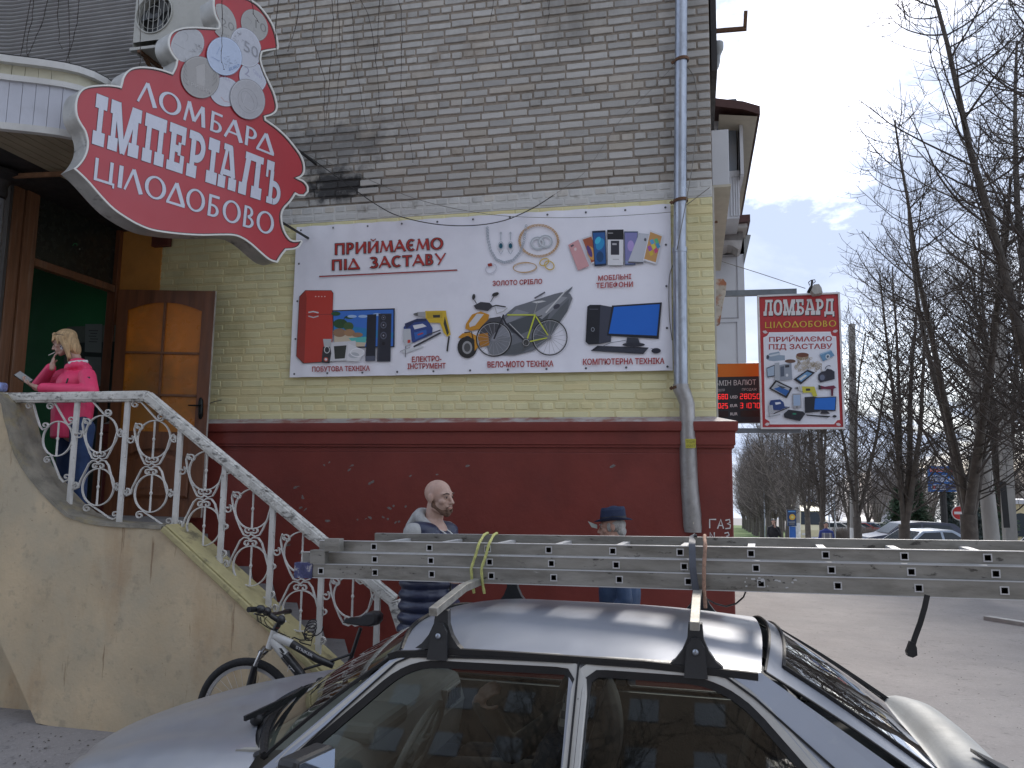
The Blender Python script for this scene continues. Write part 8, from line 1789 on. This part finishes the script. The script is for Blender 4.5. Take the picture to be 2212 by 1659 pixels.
for px in (1791, 1803, 1652): a, b = UY(px, 1140, 62), UY(px-1, 1060, 62); mb = MB(); mb.tube([Vector((a.x, 62, GZ(a.x, 62))), b], .045, 6); o = mb.build("thin_pole", m_galv, None); tag(o, {1791: "left-hand one of two thin pale poles beyond the road", 1803: "right-hand one of two thin pale poles beyond the road", 1652: "thin dark pole on the pavement near the man in black"}[px], "pole")
# ---------------------------------------------------------------- far billboard, advertising box, road sign
zq = lambda x, y: ((2700+x/1.94)/1.736, (1700+y/1.94)/1.736)
BYD = 42
bbd = thing("billboard", "blue roadside billboard with red and white lettering behind the bare trees", "billboard", tuple(UY(2030, 1060, BYD)))
a, b = UY(*zq(1516, 92), BYD), UY(*zq(1735, 280), BYD); mb = MB(); mb.box2((a.x, BYD, b.z), (b.x, BYD+.3, a.z)); mb.build("panel", M("billboard_back", (.05, .10, .2), .5), bbd)
A = Art(lambda x, y: UY(*zq(x, y), BYD-.01), (0, -1, 0), .004); A.poly([(1516, 92), (1735, 92), (1735, 280), (1516, 280)], (.015, .10, .32)); A.poly([(1526, 112), (1700, 112), (1700, 134), (1526, 134)], (.45, .05, .03)); A.text("ГОТУЙСЯ ДО РЕ", 1528, 131, 1698, 131, 15, (.6, .6, .6)); A.text("ВЕСНОЮ", 1530, 182, 1652, 182, 24, (.6, .62, .66), .02); A.text("БЕЗКОШТОВНО", 1530, 206, 1712, 206, 22, (.6, .62, .66), .02)
A.poly([(1545, 228), (1720, 228), (1722, 262), (1545, 264), (1536, 246)], (.6, .6, .62)); A.poly([(1549, 232), (1716, 232), (1716, 258), (1549, 260), (1542, 246)], (.02, .03, .09)); A.ell(1556, 246, 9, 9, (.6, .1, .08)); A.text("PROKK", 1572, 252, 1640, 252, 12, (.6, .6, .6)); A.mb.build("print", m_print, bbd, col=True)
mb = MB(); c = (a.x+b.x)/2; mb.tube([(c, BYD+.2, GZ(c, BYD)), (c, BYD+.2, b.z)], .16, 10); mb.build("leg", m_dark, bbd)
AYD = 50; ab = thing("advertising_box", "blue advertising lightbox with an orange disc standing on the grass verge", "advertising box", tuple(UY(1712, 1150, AYD)))
a, b = UY(*zq(487, 410), AYD), UY(*zq(557, 530), AYD); mb = MB(); mb.box2((a.x, AYD, b.z), (b.x, AYD+.25, a.z)); mb.build("cabinet", M("ad_dark", (.02, .03, .07), .4), ab); mb = MB(); q, q2 = UY(*zq(505, 532), AYD), UY(*zq(552, 570), AYD); mb.box2((q.x, AYD, GZ(q.x, AYD)-.1), (q2.x, AYD+.2, q.z)); mb.build("plinth", M("ad_blue", (.03, .12, .4), .4), ab)
A = Art(lambda x, y: UY(*zq(x, y), AYD-.01), (0, -1, 0), .004); A.poly([(490, 413), (554, 413), (554, 527), (490, 527)], (.02, .05, .13)); A.ell(526, 464, 22, 22, (.6, .35, .05)); A.ell(526, 464, 10, 10, (.6, .55, .2)); A.poly([(496, 418), (548, 418), (548, 428), (496, 428)], (.1, .25, .5)); A.line([(498, 500), (546, 500)], 5, (.4, .4, .4)); A.line([(502, 514), (542, 514)], 4, (.35, .3, .2)); A.mb.build("print", m_print, ab, col=True)
WYD = 75; wb = thing("billboard", "small white far billboard with blue foot line hidden among the alley trees", "billboard", tuple(UY(1710, 1060, WYD))); a, b = UY(*zq(622, 262), WYD), UY(*zq(700, 355), WYD); mb = MB(); mb.box2((a.x, WYD, b.z), (b.x, WYD+.3, a.z)); mb.build("panel", M("white_board", (.6, .6, .62), .5), wb); c2 = UY(*zq(622, 330), WYD); mb = MB(); mb.box2((a.x+.05, WYD-.03, b.z+.05), (b.x-.1, WYD-.003, c2.z)); mb.build("strip", M("blue_strip", (.04, .12, .4), .5), wb); mb = MB(); c = (a.x+b.x)/2; mb.tube([(c, WYD+.2, GZ(c, WYD)-.1), (c, WYD+.2, b.z)], .14, 8); mb.build("leg", m_dark, wb)
SYD = 34; ns = thing("no_entry_sign", "red and white no entry sign on a thin grey post before the firs", "road sign", tuple(UY(2075, 1150, SYD))); c = UY(*zq(1742, 434), SYD)
mb = MB(); mb.tube([(c.x+.1, SYD+.03, GZ(c.x, SYD)-.1), (c.x+.02, SYD+.03, c.z+.1)], .035, 8); mb.build("post", m_galv, ns); mb = MB(); T = Matrix.Translation(c) @ Matrix.Rotation(PI/2, 4, 'X'); mb.lathe([(.28, -.012), (.28, .0)], n=28, T=T); mb.build("disc", M("sign_white", (.65, .65, .65), .4), ns)
A = Art(lambda x, y: c+Vector((x, -.014, -y)), (0, -1, 0), .003); A.ell(0, 0, .25, .25, (.45, .02, .02)); A.poly([(-.19, -.05), (.19, -.05), (.19, .05), (-.19, .05)], (.68, .68, .68)); A.mb.build("print", m_print, ns, col=True)
# ---------------------------------------------------------------- vehicles
m_vg = M("vehicle_glass", (.02, .028, .036), .25, var=0, bump=0, spec=.3)
def vehicle(name, label, cat, x, y, rot, paint, prof, win, wpos, W_=1.75, group=None, wr=.33, lights=True, z=None):
    """side outline (x along, z up) with tucked-in roof, glazed cabin, wheels, lights"""
    z = GZ(x, y) if z is None else z; e = thing(name, label, cat, (x, y, z), group, rot); T = Matrix.Translation((x, y, z)) @ Matrix.Rotation(rot, 4, 'Z'); zr_ = max(p[1] for p in prof)
    def hw(zz): return W_/2*(1-.22*max(0, (zz-.95)/(zr_-.95))**1.3) if zz > .95 else W_/2*(1-.04*(.95-zz))
    L_ = [T @ Vector((p[0], -hw(p[1]), p[1])) for p in prof]; R_ = [T @ Vector((p[0], hw(p[1]), p[1])) for p in prof]; L2 = [T @ Vector((p[0], -hw(p[1])*.9, p[1]+.0)) for p in prof]
    mb = MB(); mb.strip(L_, R_, closed=True, flip=True); mb.add(L_, [tuple(range(len(L_)))[::-1]]); mb.add(R_, [tuple(range(len(R_)))]); mb.build("body", paint, e, smooth=35, bevel=.03)
    for w in win:
        for s in (-1, 1): mb = MB(); mb.prism([T @ Vector((p[0], s*(hw(p[1])+.006), p[1])) for p in w], T.to_3x3() @ Vector((0, -s*.03, 0))); mb.build("side_window", m_vg, e)
    fr = [p for p in prof if p[1] > .85]; xs_ = sorted(fr, key=lambda p: p[0])
    for q in range(len(prof)):
        a, b = prof[q], prof[(q+1) % len(prof)]
        if min(a[1], b[1]) > .85 and abs(a[1]-b[1]) > .28:
            o = Vector((a[1]-b[1], 0, b[0]-a[0])).normalized()*-.008; o = o if (o.x > 0) == ((a[0]+b[0]) > 0) else -o; lr = lambda t: Vector((a[0]+(b[0]-a[0])*t, 0, a[1]+(b[1]-a[1])*t)); P_ = []
            for t, s in ((.08, -1), (.08, 1), (.92, 1), (.92, -1)): p = lr(t); P_.append(T @ (Vector((p.x, s*hw(p.z)*.90, p.z))+o+Vector((0, 0, .012))))
            mb = MB(); mb.add(P_, [(0, 1, 2, 3)]); mb.build("windscreen" if (a[0]+b[0]) < 0 else "rear_window", m_vg, e)
    for wx in wpos:
        for s in (-1, 1): mb = MB(); mb.lathe([(.19, -.10), (wr, -.10), (wr, .10), (.19, .1)], n=18, T=T @ Matrix.Translation((wx, s*(W_/2-.09), wr)) @ Matrix.Rotation(PI/2, 4, 'X'), m=0); mb.lathe([(.05, -.107), (.19, -.105), (.19, .105), (.05, .107)], n=12, T=T @ Matrix.Translation((wx, s*(W_/2-.09), wr)) @ Matrix.Rotation(PI/2, 4, 'X'), m=1); mb.build("wheel", [m_rub, m_galv], e, smooth=40)
    x0, x1 = min(p[0] for p in prof), max(p[0] for p in prof)
    for s in (-1, 1):
        mb = MB(); mb.box((x0+.05, s*W_*.36, .68), (.1, .30, .15), T=T); mb.build("headlight", M("headlamp", (.6, .6, .58), .15, var=0) if s < 0 else bpy.data.materials["headlamp"], e, bevel=.02)
        mb = MB(); mb.box((x1-.05, s*W_*.40, .85), (.1, .16, .24), T=T); mb.build("tail_light", M("tail_red", (.3, .02, .02), .2, var=0) if s < 0 else bpy.data.materials["tail_red"], e, bevel=.02)
    mb = MB(); mb.box((x0-.012, 0, .45), (.02, .5, .11), T=T); mb.build("number_plate", M("plate", (.6, .6, .6), .4, var=0), e); return e
suv = [(-2.3, .35), (-2.33, .7), (-2.2, .95), (-1.35, 1.10), (-.65, 1.6), (.2, 1.68), (1.6, 1.62), (2.15, 1.15), (2.3, .8), (2.28, .35)]
vehicle("parked_suv", "dark navy sport utility car parked across the road behind the tree trunk", "car", at(1968, 40)[0], 40, .12, M("navy_paint", (.012, .018, .045), .35, .1, var=0, coat=.3), suv, [[(-1.2, 1.12), (-.6, 1.52), (.15, 1.58), (.15, 1.12)], [(.25, 1.12), (.25, 1.58), (1.4, 1.53), (1.65, 1.2)]], (-1.45, 1.4), 1.85, wr=.37)
sed = [(-2.15, .3), (-2.18, .62), (-2.0, .82), (-1.1, .95), (-.45, 1.38), (.7, 1.42), (1.45, 1.02), (2.1, .92), (2.18, .6), (2.15, .3)]
SW_ = [[(-.95, .97), (-.4, 1.32), (.2, 1.35), (.2, .97)], [(.3, .97), (.3, 1.35), (.65, 1.34), (1.2, 1.0)]]
vehicle("parked_car", "pale blue-grey saloon showing only its roof in front of the navy car", "car", at(1992, 31)[0], 31, .35, M("pale_blue_paint", (.30, .37, .48), .4, .1, var=0, coat=.6), sed, SW_, (-1.35, 1.3), 1.7)
van = [(-1.95, .35), (-1.98, .8), (-1.75, 1.05), (-1.25, 1.15), (-.7, 1.72), (1.9, 1.80), (2.0, 1.6), (2.02, .35)]
vx = UY(2290, 1180, 24); vehicle("parked_van", "small white panel van with dark side windows cut by the right picture edge", "van", vx.x+.6, 24, .25, M("white_van_paint", (.62, .62, .62), .3, 0, var=.03, coat=.5), van, [[(-1.05, 1.15), (-.62, 1.6), (-.1, 1.64), (-.1, 1.15)], [(0, 1.15), (0, 1.64), (.85, 1.66), (.85, 1.15)]], (-1.25, 1.25), 1.75)
bus = [(-3.0, .4), (-3.05, 1.0), (-2.85, 1.25), (-2.3, 2.35), (-1.8, 2.55), (2.9, 2.6), (3.0, 2.4), (3.0, .4)]
vehicle("minibus", "cream yellow minibus coming up the road beside the blue lightbox", "minibus", at(1742, 64)[0], 64, PI/2+.05, M("cream_bus", (.62, .56, .36), .35, 0, var=.04, coat=.3), bus, [[(-2.1, 1.35), (-1.9, 2.15), (-1.0, 2.2), (-1.0, 1.35)], [(-.8, 1.35), (-.8, 2.2), (2.6, 2.2), (2.6, 1.35)]], (-2.1, 1.9), 2.0, wr=.38)
PC = [((.55, .55, .56), "white"), ((.04, .04, .05), "black"), ((.25, .27, .3), "grey"), ((.3, .03, .03), "red"), ((.05, .09, .2), "blue"), ((.5, .5, .48), "silver"), ((.12, .14, .13), "dark green"), ((.42, .4, .36), "beige")]
ORD2 = ["first", "second", "third", "fourth", "fifth", "sixth", "seventh", "eighth", "ninth", "tenth"]
for i, px in enumerate((1792, 1810, 1828, 1846, 1864, 1882, 1900, 2050)):
    c, nm = PC[i % 8]; vehicle("parked_car", f"{ORD2[i]} far parked car from the left, {nm}, in the row below the wood", "car", UY(px, 1130, 78+i).x, 78+i, .3+(i % 3)*.2, M(f"far_paint_{nm}".replace(' ', '_'), c, .3, .1, var=0, coat=.5), sed, SW_, (-1.35, 1.3), 1.7, "cars parked below the far wood")
# ---------------------------------------------------------------- two people walking up the pavement
def walker(px, py, Yd, label, top, stripe=None, cap=False, legs=(.02, .02, .03)):
    hc = UY(px, py, Yd); hd_ = 1.62; e = thing("person", label, "person", (hc.x, Yd, hc.z-hd_)); z0 = hc.z-hd_; T = Matrix.Translation(hc) @ Matrix.Rotation(PI, 4, 'Z')
    pp = headparts(T, 1.0)
    def V(x, y, z): return Vector((hc.x+x, Yd+y, z0+z))
    for k in (-1, 1): pp += [('c', V(k*.09, 0, .9), V(k*.1, -.08*k, .5), .08, .06), ('c', V(k*.1, -.08*k, .5), V(k*.1, .05*k, .12), .055, .04), ('c', V(k*.1, .05*k, .06), V(k*.1, .05*k-.14, .05), .04, .035), ('c', V(k*.18, 0, 1.36), V(k*.24, .0, 1.08), .05, .045)]
    if stripe: pp += [('c', V(k*.24, 0, 1.08), V(k*.18, -.16, .92), .04, .03) for k in (-1, 1)]+hand(V(.18, -.17, .91), (0, -.6, -.7), (1, 0, 0))+hand(V(-.18, -.17, .91), (0, -.6, -.7), (-1, 0, 0))
    else: pp += [('c', V(.24, 0, 1.08), V(.03, -.16, 1.42), .04, .03), ('c', V(-.24, 0, 1.08), V(-.2, -.1, .85), .04, .03)]+hand(V(.03, -.17, 1.42), (-.1, .1, 1), (0, -1, 0), s=.9)+hand(V(-.2, -.1, .84), (0, -.2, -1), (-1, 0, 0))
    pp += [('e', V(0, 0, 1.2), (.15, .11, .3)), ('e', V(0, 0, .92), (.14, .11, .12))]
    blob(pp, "body", m_skin, e, .012, 2)
    jk = [('e', V(0, 0, 1.2), (.20, .14, .31)), ('e', V(0, 0, .95), (.19, .14, .16)), ('e', V(0, 0, 1.40), (.17, .12, .08))]
    for k in (-1, 1): jk.append(('c', V(k*.18, 0, 1.36), V(k*.24, 0, 1.08), .07, .06)); jk.append(('c', V(k*.24, 0, 1.08), V(k*.18, -.15, .93), .058, .048) if stripe or k < 0 else ('c', V(k*.24, 0, 1.08), V(.04, -.15, 1.38), .058, .046))
    blob(jk, "jacket", M("jacket_"+str(px), top, .7, var=.1), e, .015, 2)
    tr_ = []
    for k in (-1, 1): tr_ += [('c', V(k*.09, 0, .9), V(k*.1, -.08*k, .5), .10, .08), ('c', V(k*.1, -.08*k, .5), V(k*.1, .05*k, .12), .075, .06)]
    blob(tr_, "trousers", M("trousers_"+str(px), legs, .8), e, .016, 2)
    blob([('e', hc+Vector((0, .02, .05)), (.088, .10, .075))]+([('e', hc+Vector((0, 0, -.01)), (.09, .085, .09))] if False else []), "cap" if cap else "hair", m_blk, e, .012, 1)
    if stripe:
        mb = MB(); mb.box(tuple(V(0, -.135, 1.22)), (.36, .04, .24), col=stripe); mb.build("chest_panel", M("grey_panel", stripe, .8), e, bevel=.02)
        for k in (-1, 1): mb = MB(); mb.box(tuple(V(k*.10, -.158, 1.13)), (.03, .02, .42)); mb.build("reflective_strip", m_wf, e)
        mb = MB(); mb.box(tuple(V(-.33, -.05, .98)), (.30, .18, .34)); mb.build("blue_bag", M("bag_blue", (.03, .06, .35), .6), e, bevel=.04)
    else: mb = MB(); mb.box(tuple(V(-.36, 0, .62)), (.28, .12, .25)); mb.build("bag", m_blk, e, bevel=.03)
    return e
walker(1671, 1127, 34, "man in black jacket and dark cap raising a hand to his mouth on the pavement", (.012, .012, .016), None, True)
walker(1784.5, 1134, 31, "man in blue and grey work vest carrying a blue bag along the kerb", (.03, .05, .22), (.2, .2, .24), True, (.02, .03, .09))
# ---------------------------------------------------------------- firs, bushes, far buildings
m_fir = M("fir_needles", (.022, .045, .020), .9, var=.4, vs=1.2, bump=0); m_fir2 = M("blue_fir_needles", (.035, .05, .045), .9, var=.4, vs=1.2, bump=0)
def fir(seed, Ht, R_, mat):
    random.seed(seed); mb = MB(); tk = MB(); tk.tube([(0, 0, 0), (0, 0, Ht*.95)], [.16, .03], 8)
    n = 0
    for i in range(60):
        t = i/60; z = .6+(Ht-.8)*t; r = R_*(1-t)**.85*random.uniform(.75, 1.1)
        for k in range(int(9-4*t)):
            a = random.uniform(0, 2*PI); d = Vector((cos(a), sin(a), random.uniform(-.28, -.02))); tip = Vector((0, 0, z))+d*r
            for q in range(9):
                s_ = (q+1)/9; c = Vector((0, 0, z)).lerp(tip, s_)+Vector((random.uniform(-.12, .12), random.uniform(-.12, .12), random.uniform(-.1, .04))); w = .16*(1.15-s_*.6)
                for _ in range(2):
                    u = Vector((random.uniform(-1, 1), random.uniform(-1, 1), random.uniform(-.6, .3))).normalized()*w*1.5; v = u.orthogonal().normalized()*w*.5; mb.add([c-v, c+v, c+u], [(0, 1, 2)])
    return tk.mesh("trunk", m_bark, 60), mb.mesh("crown", mat)
fm = [fir(1, 5.6, 1.9, m_fir), fir(2, 7.5, 2.2, m_fir2)]
for k, px, Yd, sc, lb in ((0, 1985, 47, .72, "dark green low fir under the blue billboard"), (1, 2052, 46, .58, "bluish fir between the billboard and the no entry sign"), (1, 2110, 44, .68, "dark fir tree behind the leaning round concrete post"), (0, 2150, 47, .8, "small fir in the shade between the two concrete posts"), (0, 1940, 54, .7, "small far fir just left of the blue billboard")):
    x, y = at(px, Yd); e = bpy.data.objects.new("fir_tree", None); COL.objects.link(e); e.location = (x, y, GZ(x, y)); e.scale = (sc,)*3; e["label"] = lb; e["category"] = "fir tree"; e["group"] = "firs beyond the road"
    for nm, me in zip(("trunk", "crown"), fm[k]): o = bpy.data.objects.new(nm, me); COL.objects.link(o); o.parent = e
random.seed(5); bmsh = MB()
for i in range(700):
    a, b = random.uniform(0, 2*PI), random.uniform(0, 1); r = 1.0*sqrt(random.random()); z = random.uniform(.3, 1.3)*(1-.35*r*r); p = Vector((r*cos(a)*1.0, r*sin(a), z)); bmsh.tube([Vector((p.x*.4, p.y*.4, max(0, z-.5))), p, p+Vector((random.uniform(-.12, .12), random.uniform(-.12, .12), .12))], [.012, .008, .004], 3, cap=False)
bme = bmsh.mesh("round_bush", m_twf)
for i, px in enumerate((1762, 1818, 1842, 1866, 1890, 1912)):
    x = UY(px, 1130, 66).x; o = bpy.data.objects.new("round_bush", bme); COL.objects.link(o); o.location = (x, 66+i, GZ(x, 66+i)); o.scale = (.75, .75, .9); tag(o, f"{ORD2[i]} round clipped leafless bush from the left before the parked cars", "bush", "clipped bushes before the far car park")
fb_ = thing("low_building", "low cream building with arched windows beyond the poles at the right edge", "building", tuple(UY(2200, 1110, 55)))
a, b = UY(2168, 1088, 55), UY(2420, 1150, 55); mb = MB(); mb.box2((a.x, 55, -2.4), (b.x, 62, a.z)); mb.build("wall", M("cream_wall", (.5, .42, .25), .8), fb_); mb = MB(); mb.box2((a.x-.2, 54.8, a.z), (b.x, 62.2, a.z+.25)); mb.build("roof", M("pale_roof", (.4, .4, .42), .6), fb_)
for i in range(6): x = a.x+.9+i*1.8; mb = MB(); mb.prism([(x+.45*cos(PI*t/8), 54.97, a.z-1.0+.45*sin(PI*t/8)) for t in range(9)]+[(x-.45, 54.97, a.z-2.0), (x+.45, 54.97, a.z-2.0)], (0, .02, 0)); mb.build("window", m_vg, fb_)
tb_ = thing("tower_block", "pale far tower block just showing through the wood", "building", tuple(UY(1960, 1040, 260)))
a, b = UY(1905, 1010, 260), UY(2000, 1100, 260); mb = MB(); mb.box2((a.x, 260, -12), (b.x, 275, a.z)); mb.build("wall", M("far_wall", (.42, .42, .44), .9), tb_)
